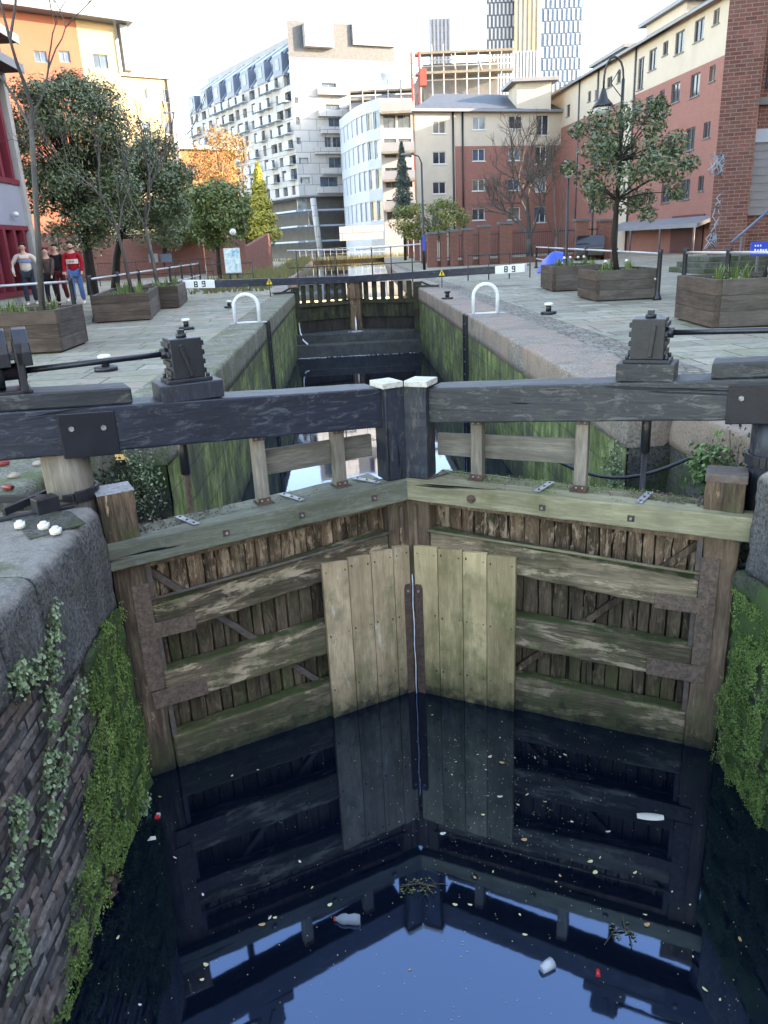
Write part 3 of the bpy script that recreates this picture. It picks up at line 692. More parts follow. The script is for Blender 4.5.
    while u < uo - .01:
        wd = random.uniform(.085, .125); u1 = min(u + wd, uo); dz = random.uniform(-.012, .012); rr = random.random()
        for (mm, za, zb, sg) in ((m, -.95, -.43, 10), (m2, -2.5, -.95, 12)):
            rows = []
            for i in range(sg + 1):
                z = za + (zb - za) * i / sg; j1 = random.uniform(0, .008); j2 = random.uniform(0, .008); q = random.uniform(-.006, .006)
                rows += [(u + .003 + j1, s * (-.155 + dz + q), z), (u1 - .003 - j2, s * (-.155 + dz - q), z), (u1 - .003, s * -.21, z), (u + .003, s * -.21, z)]
            fs = []
            for i in range(sg):
                for k in range(4): fs.append((i * 4 + k, i * 4 + (k + 1) % 4, i * 4 + 4 + (k + 1) % 4, i * 4 + 4 + k))
            mm.add(rows, fs, rr)
        u = u1
    for k in range(70):      # torn splinters hang off the planks
        up = random.random() < .5; mm = m if up else m2
        uu = random.uniform(.8, uo - .1); z = random.uniform(-.72, -.55) if up else random.choice([random.uniform(-1.25, -1.1), random.uniform(-1.8, -1.65)]); Ls = random.uniform(.03, .12)
        y_ = s * -.150; wq = random.uniform(.005, .016)
        mm.add([(uu, y_, z), (uu + wq, y_, z + .01), (uu + wq * .6, s * (-.150 + random.uniform(.002, .02)), z - Ls)], [(0, 1, 2)], 1.0)
    m.build('upper_planking', 'rotten_planks', t); m2.build('lower_planking', 'wet_planks', t)
    m = MB(); box(m, .17, uo + .02, -.26, -.215, -2.6, -.33); m.build('planking_back', 'bark_dark', t)
    # diagonal brace
    m = MB(); ya = s * -.135
    m.bar((hi - .02, ya, -.56), (.62, ya, -2.1), .05, .06, up=(0, 1, 0)) ; m.build('brace', 'strap_iron' if Lf else 'post_wood', t, bevel=.006)
    # iron rod
    m = MB(); m.tube([(hi + .0, s * .008, -.745), (1.2, s * .01, -.715 if Lf else -.70), (.15, s * .008, -.665)], .0115, 8); m.build('tie_rod', 'deck_wood_yellow' if not Lf else 'strap_iron', t)
    # boarded panel on the mitre side
    ps = [.02, .17, .37, .57, .79] if Lf else [.055, .26, .47, .67, .90]
    m = MB()
    for a, c in zip(ps, ps[1:]):
        m.beamz(a + .002, c - .003, s * .004, s * .040, -2.5, -.80 + .0, -2.5, -.785 + random.uniform(-.006, .006), seg=3, jit=.0015)
    pn = m.build('board_panel', 'board_panel' if Lf else 'board_panel_green', t, bevel=.003)
    for a, c in zip(ps, ps[1:]):
        for z_ in (-.86, -1.4, -1.9):
            for uq in (a + .03, c - .03): MB().tube([(uq, s * .040, z_ + random.uniform(-.02, .02)), (uq, s * .0425, z_)], .006, 6).build('nail', 'rust', pn)
    # rusty strap at the mitre
    a, c = (.02, .085) if Lf else (.055, .125)
    m = MB(); pts = [(a, -2.4), (c, -2.4), (c, -1.16), (c - .012, -1.13), (a + .012, -1.13), (a, -1.16)]
    m.prism([(p, q) for p, q in pts], s * .0415, s * .048); st_ = m.build('mitre_strap', 'rust', t, bevel=.002)
    m = MB(); m.tube([((a + c) / 2, s * .048, -1.19), ((a + c) / 2, s * .056, -1.19)], .012, 6); m.build('bolt', 'galv', st_)
    m = MB(); box(m, .055, .085, .002, .022, -2.5, -.46); m.build('mitre_batten', 'post_wood', t, bevel=.004) if not Lf else m.build('mitre_batten', 'post_wood', t, bevel=.004)
    # paddle gear on the beam: wooden block, iron gear case, rod, spindle
    bu0, bu1 = (1.37, 1.79) if Lf else (1.55, 1.92); zb = btop((bu0 + bu1) / 2)
    m = MB(); box(m, bu0, bu1, -.30, -.02, zb - .003, zb + .115); m.build('gear_block', 'beam_paint_worn' if not Lf else 'post_paint', t, bevel=.008)
    gu = (bu0 + bu1) / 2; zg = zb + .115
    m = MB(); box(m, gu - .15, gu + .15, -.27, -.05, zg, zg + .025); m.build('base_plate', 'black_iron', t, bevel=.005)
    m = MB(); box(m, gu - .105, gu + .105, -.26, -.06, zg + .025, zg + .285)
    for k in range(4): box(m, gu - .122, gu - .10, -.25, -.07, zg + .05 + k * .06, zg + .085 + k * .06); box(m, gu + .10, gu + .122, -.25, -.07, zg + .05 + k * .06, zg + .085 + k * .06)
    m.bar((gu - .02 * s, s * -.055, zg + .04), (gu + .04, s * -.055, zg + .25), .028, .02, up=(0, 1, 0))
    gc = m.build('gear_case', 'black_iron', t, bevel=.006)
    m = MB(); m.tube([(gu, s * -.16, zg + .285), (gu, s * -.16, zg + .31)], .035, 8); m.box(gu - .02, gu + .02, s * -.16 - .02, s * -.16 + .02, zg + .305, zg + .335); m.build('cap', 'black_iron', gc)
    for uq, vq in ((-.125, -.075), (.125, -.075), (-.125, -.245), (.125, -.245)): MB().tube([(gu + uq, s * vq, zg + .02), (gu + uq, s * vq, zg + .05)], .013, 6).build('bolt', 'black_iron', gc)
    m = MB(); ua = gu + .10; ub = 2.58 if Lf else 3.7; zr = zg + .19; m.tube([(ua, s * -.16, zr), (ub, s * -.16, zr - (.015 if Lf else -.05))], .019, 12); m.tube([(ua - .01, s * -.16, zr), (ua + .05, s * -.16, zr)], .034, 12)
    m.build('drive_rod', 'black_paint', t)
    us = gu + .05 if Lf else gu + .0
    m = MB(); m.tube([(us, s * -.34, bbot(us) + .05), (us, s * -.34, .0)], .034, 12); m.build('spindle_sleeve', 'black_iron', t)
    m = MB(); m.tube([(us, s * -.34, .0), (us, s * -.34, -2.3)], .02, 10); m.build('spindle', 'rust' if Lf else 'black_iron', t)
    # winch
    uw = 2.58 if Lf else 3.7; zw = btop(uw) + .105
    m = MB()
    for q in (-.27, -.05): box(m, uw - .02, uw + .02, q, q + .02, zw, zw + .30); 
    for uu in (uw + .26,): 
        for q in (-.27, -.05): box(m, uu - .02, uu + .02, q, q + .02, zw, zw + .30)
    box(m, uw - .04, uw + .32, -.28, -.03, zw, zw + .02); box(m, uw - .02, uw + .28, -.27, -.05, zw + .20, zw + .24)
    wn = m.build('winch_frame', 'black_iron', t, bevel=.004)
    for uu in (uw - .07, uw + .05, uw + .22):
        m = MB(); prof = []
        for k in range(9):
            th = math.pi * k / 8; prof.append((-.16 + .13 * math.cos(th), zw + .24 + .14 * math.sin(th)))
        prof = [(-.03, zw + .16)] + prof + [(-.29, zw + .16)]
        m.prism([(s * p, q) for p, q in prof], uu, uu + .085, axis='x'); m.build('gear_hood', 'black_paint', t, bevel=.006)
    m = MB(); m.tube([(uw - .03, s * -.16, zw + .12), (uw + .30, s * -.16, zw + .12)], .05, 16); m.tube([(uw + .10, s * -.16, zw + .12), (uw + .16, s * -.16, zw + .12)], .10, 20); m.build('winch_gear', 'black_iron', t)
    # iron collar anchored on the coping
    m = MB(); pts = []
    for k in range(15):
        th = R(-110 + k * 200 / 14) if Lf else R(-110 + k * 200 / 14); pts.append((uc + .165 * -math.cos(th), s * (vc + .165 * math.sin(th)), .055))
    for p, q in zip(pts, pts[1:]): m.bar(p, q, .022, .075)
    m.bar(pts[0], (uc + .42, s * (-.05 if Lf else -.1), .04), .03, .05); m.bar(pts[-1], (uc + .5, s * -.42, .04), .03, .05)
    m.cbox((uc + .18, s * .03, .06), (.14, .10, .11), rz=.3); m.bar((uc + .02, s * .02, .025), (uc + .62, s * .04, .02), .05, .02)
    m.build('pivot_collar', 'black_iron', t, bevel=.004)
    return t
gL = gate(-1); gR = gate(1)
# leak of water down the mitre
m = MB(); pts = []
for k in range(22):
    z_ = -1.05 + (WZ - .0 + 1.05) * k / 21; pts.append((A0.x + .012 + math.sin(k * .9) * .0025, A0.y - .055 - .0016 * k, z_))
m.tube(pts, [.0022 + .0022 * abs(math.sin(k * 1.7)) for k in range(22)], 6)
tag(m.build('water_trickle', 'water_foam'), 'thin white trickle of leaking water where the near gate leaves meet', 'water trickle')

# ================================================================ QUAYSIDE THINGS
# white grab hoops over the ladders, ladders in the chamber wall
def hoop(x, y, lab):
    m = MB(); pts = [(-.26, 0, 0), (-.26, 0, .36)]
    for k in range(1, 12): th = math.pi * k / 12; pts.append((-.26 * math.cos(th), 0, .36 + .24 * math.sin(th)))
    pts += [(.26, 0, .36), (.26, 0, 0)]; m.tube(pts, .042, 12)
    t = thing('grab_hoop', lab, 'grab hoop', (x, y, .012), R(4), 'white grab hoops over the lock ladders')
    m.build('hoop', 'hoop_white', t); MB().box(-.26, .26, -.02, .02, .0, .03).build('foot_bar', 'hoop_white', t); MB().box(-.38, .42, -.14, .14, 0, .006).build('base_plate', 'galv', t)
hoop(-2.18, 17.3, 'white tubular hoop on the left lock side'); hoop(2.93, 16.6, 'white tubular hoop on the right lock side')
def ladder(x, y, s_, lab):
    t = thing('wall_ladder', lab, 'ladder', (x, y, 0), 0, 'black ladders down the lock chamber walls')
    MB().box(-.03, .03, -.20, -.16, -2.6, .0).build('stile', 'black_iron', t); MB().box(-.03, .03, .16, .20, -2.6, .0).build('stile', 'black_iron', t)
    for k in range(9): MB().tube([(0, -.17, -.2 - .27 * k), (0, .17, -.2 - .27 * k)], .014, 8).build('rung', 'black_iron', t)
ladder(XL + .05, 17.6, 1, 'black ladder fixed to the left chamber wall'); ladder(XR - .05, 16.7, -1, 'black ladder fixed to the right chamber wall')
def bollard(x, y, lab, wh=True, sc=1.0):
    t = thing('mooring_bollard', lab, 'bollard', (x, y, .004), 0, 'small mooring bollards on the quays')
    MB().lathe((0, 0, 0), [(.16 * sc, 0), (.16 * sc, .05 * sc), (.13 * sc, .06 * sc)], 16).build('base', 'black_iron', t)
    MB().lathe((0, 0, .05 * sc), [(.055 * sc, 0), (.055 * sc, .13 * sc)], 12).build('stem', 'black_iron', t)
    MB().lathe((0, 0, .17 * sc), [(.085 * sc, 0), (.095 * sc, .03 * sc), (.07 * sc, .05 * sc)], 14).build('cap', 'nut_white' if wh else 'black_iron', t)
for x, y, lab, wh, sc in ((-3.37, 16.6, 'small mooring bollard just behind the left white hoop, white cap', 1, 1), (-3.42, 11.0, 'white capped mooring bollard on the left quay, behind the drive rod', 1, 1), (4.1, 15.9, 'white topped bollard on the right quay between hoop and planters', 1, 1), (2.75, 21.5, 'black mooring bollard on the right quay beyond the white hoop', 0, 1), (-3.3, 22.5, 'white topped bollard on the left quay beyond the white hoop', 1, .9)):
    bollard(x, y, lab, wh, sc)

# planters
def planter(px, lab, h, rows=3, group='timber planters along the quays'):
    """px: ground pixels of front-left, front-right, back-right corners"""
    P = [gz(*p) for p in px]; return P
GREEN = {11: 'nearest left planter', 12: 'middle left planter', 13: 'farthest left planter', 14: 'nearest right planter', 15: 'planter of the glossy evergreen', 16: 'farthest right planter'}
def make_planter(c, wx, wy, h, rz, lab, flowers='blade', seed=1, yellow=False, white=False):
    random.seed(seed)
    t = thing('planter', lab, 'planter', (c[0], c[1], 0), rz, 'timber planters along the quays'); n = 3; hh = h / n
    for k in range(n):
        a, b_ = -wx / 2, wx / 2; e = .1; j = lambda: random.uniform(-.004, .004); z0_, z1_ = .03 + k * hh, .03 + (k + 1) * hh - .003
        for q in ((a, b_, -wy / 2 + j(), -wy / 2 + e), (a, b_, wy / 2 - e, wy / 2 + j())): MB().box(*q, z0_, z1_).build('side_sleeper', 'planter_wood', t, bevel=.006)
        for q in ((a + j(), a + e, -wy / 2 + e + .002, wy / 2 - e - .002), (b_ - e, b_ + j(), -wy / 2 + e + .002, wy / 2 - e - .002)): MB().box(*q, z0_, z1_).build('end_sleeper', 'planter_end', t, bevel=.006)
    m = MB(); m.box(-wx / 2 + .06, wx / 2 - .06, -wy / 2 + .06, wy / 2 - .06, 0, h - .06); m.build('soil', 'soil', t)
    M = Matrix.Translation((c[0], c[1], 0)) @ Matrix.Rotation(rz, 4, 'Z')
    m = MB()
    for k in range(300):
        x = random.uniform(-wx / 2 + .1, wx / 2 - .1); y = random.uniform(-wy / 2 + .1, wy / 2 - .1); p = M @ Vector((x, y, h - .05))
        m.leaf(p + Vector((0, 0, random.uniform(0, .05))), (random.uniform(-1, 1), random.uniform(-1, 1), 1), random.uniform(.04, .09), .04)
    for q in range(6):
        cx, cy = random.uniform(-wx / 2 + .25, wx / 2 - .25), random.uniform(-wy / 2 + .2, wy / 2 - .2)
        for k in range(22):
            a = random.uniform(0, 6.28); L = random.uniform(.14, .34); ln = random.uniform(.02, .16); p = M @ Vector((cx + random.uniform(-.07, .07), cy + random.uniform(-.07, .07), h - .06))
            d = Vector((math.cos(a), math.sin(a), 0)); sd_ = d.cross(Vector((0, 0, 1))) * .011; mid = p + d * ln * .4 + Vector((0, 0, L * .6)); tip = p + d * ln + Vector((0, 0, L))
            m.add([p - sd_, p + sd_, mid + sd_ * .9, mid - sd_ * .9, tip], [(0, 1, 2, 3), (3, 2, 4)])
    g_ = m.build('planter_greenery', 'blade_green', recalc=False, uv=False); tag(g_, 'daffodil leaves in the ' + GREEN[seed], 'planting', kind='stuff')
    return t, M
def pl_from_px(fl, fr, br, h, lab, seed, wyd=None):
    a, b_, c_ = gz(*fl), gz(*fr), gz(*br); u = (b_ - a); wx = u.length; rz = math.atan2(u.y, u.x); n = Vector((-u.y, u.x, 0)).normalized()
    wy = wyd or abs((c_ - b_).dot(n)); ce = a + u / 2 + n * wy / 2
    return make_planter(ce, wx, wy, h, rz, lab, seed=seed), ce, rz, wx, wy
def pl_corner(fr, br, wx, h, lab, seed):
    b_, c_ = gz(*fr), gz(*br); v_ = c_ - b_; wy = max(v_.length, .9); v_.normalize(); u = Vector((v_.y, -v_.x, 0)); ce = b_ - u * wx / 2 + v_ * wy / 2; rz = math.atan2(u.y, u.x)
    return make_planter(ce, wx, wy, h, rz, lab, seed=seed), ce, rz, wx, wy
pL1 = pl_corner((62.5, 353), (89, 342.6), 2.2, .68, 'large dark timber planter nearest the camera on the left quay', 11)
pL2 = pl_corner((152, 320), (162, 308), 1.35, .62, 'square timber planter in the middle of the left row', 12)
pL3 = pl_corner((180, 308), (188, 301), 1.25, .6, 'small timber planter farthest along the left row', 13)
pR1 = pl_from_px((674, 319), (711.7, 329.7), (768, 326), .72, 'large weathered timber planter nearest the camera on the right quay', 14, 2.3)
pR2 = pl_from_px((577, 297.5), (595, 302), (641, 297.5), .66, 'timber planter holding the glossy evergreen tree on the right quay', 15, 1.5)
pR3 = pl_from_px((540.5, 288), (552, 292), (580, 290), .66, 'smaller timber planter farthest along the right row', 16, 1.4)
random.seed(21)
# daffodils
def daffodil(p, c, lab, h=.42):
    t = thing('daffodil', lab, 'flower', p, 0, 'daffodils in the planters')
    MB().tube([(0, 0, 0), (.01, 0, h * .6), (.02, 0, h)], .006, 6).build('stem', 'blade_green', t)
    m = MB()
    for k in range(6): a = k * 1.047; m.add([(.02, 0, h), (.02 + .055 * math.cos(a - .3), .055 * math.sin(a - .3), h + .02), (.02 + .08 * math.cos(a), .08 * math.sin(a), h + .015), (.02 + .055 * math.cos(a + .3), .055 * math.sin(a + .3), h + .02)], [(0, 1, 2, 3)])
    m.tube([(.02, 0, h), (.02, -.02, h + .05)], [.02, .035], 8); m.build('bloom', c, t, recalc=False)
q = pR1[1]; daffodil((q.x - .12, q.y - .35, .66), 'petal_yellow', 'yellow daffodil standing tall in the nearest right planter', .46)
q = pR3[1]
for k in range(4): daffodil((q.x - .3 + k * .2, q.y - .3 + .1 * (k % 2), .58), 'petal_white', 'small pale daffodil in the farthest right planter', .28)
q = pR2[1]
for k in range(2): daffodil((q.x - .4 + k * .5, q.y - .2, .6), 'petal_white', 'small pale daffodil in the planter under the glossy evergreen tree', .24)

# post-and-rail fences: black posts, pale tubes
def fence(pts, lab, h=1.08, zt=0, post=.055, start=0):
    """pts: ground points of the posts"""
    t = thing('fence', lab, 'fence', (pts[0][0], pts[0][1], zt))
    L = [Vector((p[0] - pts[0][0], p[1] - pts[0][1], 0)) for p in pts]
    for p in L:
        m = MB(); m.lathe((p.x, p.y, 0), [(post * 1.9, 0), (post * 1.7, .06), (post * 1.05, .12), (post, .2), (post * .95, h - .05), (post * 1.25, h), (post * .8, h + .03)], 10); m.build('post', 'black_iron', t)
    for hh in (h - .07, h * .42):
        for a, b_ in zip(L, L[1:]): m = MB(); m.tube([(a.x, a.y, hh), (b_.x, b_.y, hh)], .028, 8); m.build('rail', 'tube_grey', t)
    return t
fl1 = [(-11.2, 15.2), (-8.6, 16.7), (-6.62, 18.9)]
fence([gz(-60, 345)[:2], gz(-2, 333)[:2], gz(78, 326)[:2]], 'black post fence with grey rails behind the nearest left planter')
fl2 = [gz(96, 321.5)]
for (x, y) in ((131, 303), (147, 297), (160, 294), (172, 291), (183, 289), (192, 287), (201, 285)): fl2.append(gz(x, y))
a = fl2[0]; b_ = gz(201, 284.5); fence([(a.x + (b_.x - a.x) * k / 7, a.y + (b_.y - a.y) * k / 7) for k in range(8)], 'long black post fence with grey rails running past the left planters')
a = gz(657, 300); b_ = gz(536, 268); fence([(a.x + (b_.x - a.x) * k / 5, a.y + (b_.y - a.y) * k / 5) for k in range(6)], 'black post fence with grey rails behind the two farther right planters')
a = gz(682, 299); b_ = gz(724, 303); c_ = gz(766, 307); fence([a[:2], b_[:2], (2 * b_.x - a.x, 2 * b_.y - a.y), (3 * b_.x - 2 * a.x, 3 * b_.y - 2 * a.y)], 'black post fence with grey rails behind the nearest right planter')

# lamps
def lathe_at(c, prof, n=14): return MB().lathe(c, prof, n)
def lamp_crook(base, h, reach, lab, rz=0, sc=1):
    t = thing('street_lamp', lab, 'street lamp', base, rz)
    MB().lathe((0, 0, 0), [(.11, 0), (.11, .9), (.075, 1.0), (.06, h * .5), (.045, h - .6)], 12).build('pole', 'lamp_black', t)
    pts = [(0, 0, h - .62)]
    for k in range(9): th = math.pi * k / 8; pts.append((-reach / 2 + reach / 2 * math.cos(th), 0, h - .55 + .52 * math.sin(th)))
    pts.append((-reach, 0, h - .85)); m = MB(); m.tube(pts, .03, 8); m.tube([(0, 0, h - 1.1), (-.35, 0, h - .7), (-.12, 0, h - .35)], .014, 6); m.build('arm', 'lamp_black', t)
    hd = MB().lathe((-reach, 0, h - 1.32), [(.30, 0), (.27, .09), (.13, .24), (.08, .42), (.05, .5)], 16).build('lantern', 'lamp_black', t)
    MB().lathe((-reach, 0, h - 1.50), [(.10, 0), (.2, .05), (.27, .18)], 16).build('bowl', 'lamp_glass', hd)
p = at(614, 262, 24.5); zt = at(627, 55, 24.5)
lamp_crook((p.x, p.y, 0), zt.z, at(606, 90, 24.5).x - zt.x if False else (zt.x - at(606, 90, 24.5).x), 'tall black crook lamp post with hanging lantern over the right quay')
p = at(424, 255, 46); z_ = at(424, 153, 46).z
t = thing('street_lamp', 'slim dark lamp post with bent arm beside the towpath brick pillars', 'street lamp', (p.x, p.y, 0))
MB().lathe((0, 0, 0), [(.09, 0), (.07, 1.2), (.05, z_ - .5)], 10).build('pole', 'lamp_black', t)
MB().tube([(0, 0, z_ - .5), (-.15, 0, z_ - .15), (-.6, 0, z_)], .035, 8).build('arm', 'lamp_black', t); MB().cbox((-.85, 0, z_ - .02), (.55, .2, .1)).build('lamp_head', 'panel_grey', t, bevel=.03)
MB().cbox((.0, -.11, 1.45), (.16, .02, .85)).build('blue_notice', 'sign_blue', t)
p = at(236, 262, 40); z_ = at(235, 232, 40).z
def globe_lamp(p, z_, lab, r_=.16):
    t = thing('globe_lamp', lab, 'street lamp', (p.x, p.y, 0)); MB().lathe((0, 0, 0), [(.06, 0), (.045, .5), (.035, z_ - .15)], 10).build('pole', 'lamp_black', t)
    pr = [(max(.01, r_ * math.sin(math.pi * k / 8)), r_ - r_ * math.cos(math.pi * k / 8)) for k in range(9)]
    MB().lathe((0, 0, z_ - r_), pr, 16).build('globe', 'lamp_glass', t)
globe_lamp(p, z_, 'globe lamp on a low pole behind the blue notice board')
p = at(566, 262, 25); globe_lamp(p, at(566, 173, 25).z, 'slim tall lamp with a small white head near the blue tarpaulin', .14)
p = at(190, 245, 62); z_ = at(184, 112, 62).z
t = thing('street_lamp', 'tall thin lamp column rising behind the left trees', 'street lamp', (p.x, p.y, 0)); MB().lathe((0, 0, 0), [(.14, 0), (.1, z_ * .5), (.07, z_)], 8).build('pole', 'panel_grey', t); MB().cbox((-.3, 0, z_), (.9, .2, .12)).build('lamp_head', 'panel_grey', t)

# ================================================================ UPPER GATES
def upper_gate():
    HL = Vector((-1.86, 28.15)); HR = Vector((2.6, 27.95)); MT = Vector((.33, 29.05))
    for side, Hh, lab in ((-1, HL, 'far left lock gate leaf of dark palings with the long numbered balance beam'), (1, HR, 'far right lock gate leaf of dark palings with the long numbered balance beam')):
        d = (Hh - MT).normalized(); L = (Hh - MT).length; t = thing('lock_gate', lab, 'lock gate', (MT.x, MT.y, 0), math.atan2(d.y, d.x), 'leaves of the far lock gates'); s = 1 if side < 0 else -1
        def bx(m, u0, u1, v0, v1, z0, z1): a, c = sorted((s * v0, s * v1)); return m.box(u0, u1, a, c, z0, z1)
        bx(MB(), 0, .22, -.2, .05, -3, .46).build('mitre_post', 'post_wood', t, bevel=.01); bx(MB(), L - .22, L, -.2, .05, -3, .2).build('heel_post', 'upper_gate_wood', t)
        ue = L + 2.75 if side < 0 else L + 2.75
        m = MB(); m.beamz(.0, ue, *sorted((s * -.2, s * .08)), .22, .46, .40 if side > 0 else .38, .64 if side > 0 else .62, seg=6, jit=.004); bm_ = m.build('balance_beam', 'beam_paint', t, bevel=.01)
        be = ue + 1.0
        m = MB(); m.beamz(ue, be, *sorted((s * -.22, s * .1)), .37, .63, .42, .68, seg=1); bd = m.build('beam_end', 'white_paint', t, bevel=.008)
        # the number 89 in black on the white end, facing the lock
        yf = .1022 * s if True else 0
        def seg7(m, uc_, zc_, segs, w_=.12, h_=.19, th=.034):
            q = {'a': (-w_ / 2, w_ / 2, h_ / 2 - th, h_ / 2), 'd': (-w_ / 2, w_ / 2, -h_ / 2, -h_ / 2 + th), 'g': (-w_ / 2, w_ / 2, -th / 2, th / 2), 'f': (-w_ / 2, -w_ / 2 + th, 0, h_ / 2), 'b': (w_ / 2 - th, w_ / 2, 0, h_ / 2), 'e': (-w_ / 2, -w_ / 2 + th, -h_ / 2, 0), 'c': (w_ / 2 - th, w_ / 2, -h_ / 2, 0)}
            for k in segs:
                x0, x1, z0, z1 = q[k]; fl = -1 if side < 0 else 1    # outward u runs to the left on the left leaf
                a, c = sorted((uc_ + fl * x0, uc_ + fl * x1)); m.box(a, c, *sorted((s * .100, s * .106)), zc_ + z0, zc_ + z1)
        uc_ = (ue + be) / 2; zc_ = .525
        m = MB(); o = .13; fl = -1 if side < 0 else 1
        seg7(m, uc_ - fl * o, zc_, 'abcdefg'); nb8 = m.build('numeral_eight', 'black_letter', bd); m = MB(); seg7(m, uc_ + fl * o, zc_, 'abcdfg'); m.build('numeral_nine', 'black_letter', bd)
        # palings with gaps, planking below, dark foot
        n = 6; gw = (L - .5) / n
        for k in range(n):
            u = .24 + gw * (k + .25); bx(MB(), u, u + gw * .5, -.12, -.05, -.42, .24).build('paling', 'upper_gate_wood', t)
        m = MB(); u = .2
        while u < L - .2: w_ = random.uniform(.12, .17); bx(m, u + .002, u + w_ - .003, -.14, -.04 + random.uniform(-.008, .008), -.98, -.36 + random.uniform(-.02, .02)); u += w_
        m.build('planking', 'upper_gate_wood', t)
        bx(MB(), .2, L - .2, -.20, -.10, -3.0, -.95).build('lower_frame', 'bark_dark', t)
        bx(MB(), .2, L - .1, -.16, .02, -.50, -.40).build('gate_rail', 'upper_gate_wood', t)
        # walkway railing
        for u in (.55, 1.2, 1.9):
            if u < L + .3: MB().tube([(u * L / 2.2, s * -.25, .2), (u * L / 2.2, s * -.25, 1.42)], .022, 8).build('stanchion', 'lamp_black', t)
        MB().tube([(.03, s * -.25, 1.36), (L, s * -.25, 1.44)], .025, 8).build('top_rail', 'tube_grey' if side > 0 else 'tube_grey', t)
        MB().tube([(.03, s * -.25, .82), (L, s * -.25, .86)], .018, 8).build('mid_rail', 'lamp_black', t)
        # heel collar and paddle stand
        m = MB(); m.bar((L - .1, s * .12, .06), (L + .75, s * .1, .05), .08, .06); m.bar((L + .1, s * .1, .2), (L + .55, s * .1, .02), .05, .06); m.build('heel_bracket', 'black_iron', t)
upper_gate()
# stone cill the upper gates close on, with water spilling over it
m = MB(); m.box(-1.9, 2.6, 27.2, 27.75, -3.4, -1.72); m.box(-1.9, 2.6, 27.76, 29.9, -3.4, -1.42)
tag(m.build('gate_cill', 'wet_stone', bevel=.03), 'dark wet stone cill below the far lock gates', 'cill')
m = MB(); m.box(-3.6, 4, 29.7, 30.3, -3.4, -.9); m.box(-5, 6.5, 100.02, 100.6, -2, -.004)
tag(m.build('canal_bed', 'soil'), kind='structure')
def jet(pts, r0, lab):
    m = MB(); m.tube(pts, [r0 * (.6 + .5 * abs(math.sin(k * 2.3))) + .006 * k for k in range(len(pts))], 7); tag(m.build('water_jet', 'water_foam'), lab, 'water jet')
jet([(.30, 28.78, -.95), (.30, 28.70, -1.05), (.30, 28.6, -1.2), (.30, 28.55, -1.41)], .015, 'thin jet of water leaking from the middle of the far gates')
jet([(-1.72, 28.0, -1.0), (-1.70, 27.9, -1.3), (-1.6, 27.75, -1.6), (-1.45, 27.5, -1.70)], .015, 'white water running down the left corner of the far gates')
random.seed(5)
m = MB()
for k in range(160):
    x = random.choice([random.gauss(.3, .28), random.gauss(-1.3, .25), random.uniform(-1.7, 2.4)]); y = 27.17; m.leaf((max(-1.75, min(2.5, x)), y - .02 - abs(random.gauss(0, .06)), WZ + .012), (0, random.uniform(-.2, .2), 1), random.uniform(.05, .2), .03)
for k in range(60): m.leaf((.3 + random.gauss(0, .16), 28.3 - abs(random.gauss(0, .25)), -1.41), (0, 0, 1), .09, .05)
tag(m.build('foam', 'water_foam', recalc=False, uv=False), 'streaks of white foam where water spills over the far cill', 'foam', kind='stuff')

# notice, stakes and stands near the far beams
p = at(235, 285, 37); a = at(228, 249, 37); c = at(243, 272, 37); a2 = at(243, 249, 37)
t = thing('notice_board', 'pale blue information board on posts left of the far gates', 'notice board', (p.x, 37, 0)); hw = (a2.x - a.x) / 2
MB().box(-hw, hw, -.03, .03, c.z, a.z).build('board', 'info_print', t); MB().box(-hw - .03, hw + .03, .03, .05, c.z - .03, a.z + .03).build('frame', 'frame_white', t)
for q in (-hw * .8, hw * .8): MB().box(q - .03, q + .03, .05, .11, 0, a.z).build('post', 'frame_grey', t)
def railing(x0, x1, y, h, n, lab, mat_='lamp_black'):
    t = thing('railing', lab, 'railing', (x0, y, 0)); L = x1 - x0
    for k in range(n + 1): MB().tube([(L * k / n, 0, 0), (L * k / n, 0, h)], .022, 8).build('post', mat_, t)
    for q in (h - .02, h * .5): MB().tube([(0, 0, q), (L, 0, q)], .02, 8).build('rail', mat_, t)
p0, p1 = gz(206, 288), gz(256, 284); railing(p0.x, p1.x, (p0.y + p1.y) / 2, 1.0, 2, 'low black railing behind the far left beam end')
p0, p1 = at(288, 262, 31.5), at(196, 264, 31.5)
p0, p1 = gz(418, 283.5), gz(524, 270); railing(at(468, 268, 31).x, at(530, 268, 31).x, 31.0, .95, 3, 'low black railing behind the far right beam end')
def stake(px, py, Y, lab, cone=True):
    p = at(px, py, Y); t = thing('warning_stake', lab, 'sign', (p.x, Y, 0)); MB().tube([(0, 0, 0), (0, 0, .55)], .02, 8).build('stake', 'lamp_black', t); t.scale = (.8, .8, .8)
    m = MB(); m.prism([(-.13, .5), (.13, .5), (0, .74)], -.012, .012); tr = m.build('triangle_sign', 'yellow_sign', t); m = MB(); m.prism([(-.02, .54), (.02, .54), (.025, .66), (-.025, .66)], -.016, -.012); m.build('warning_mark', 'black_letter', tr)
stake(270, 291, 27.0, 'small yellow triangular warning sign standing on the left quay by the far gates'); stake(442, 285, 27.2, 'small triangular warning sign standing on the right quay by the far gates')
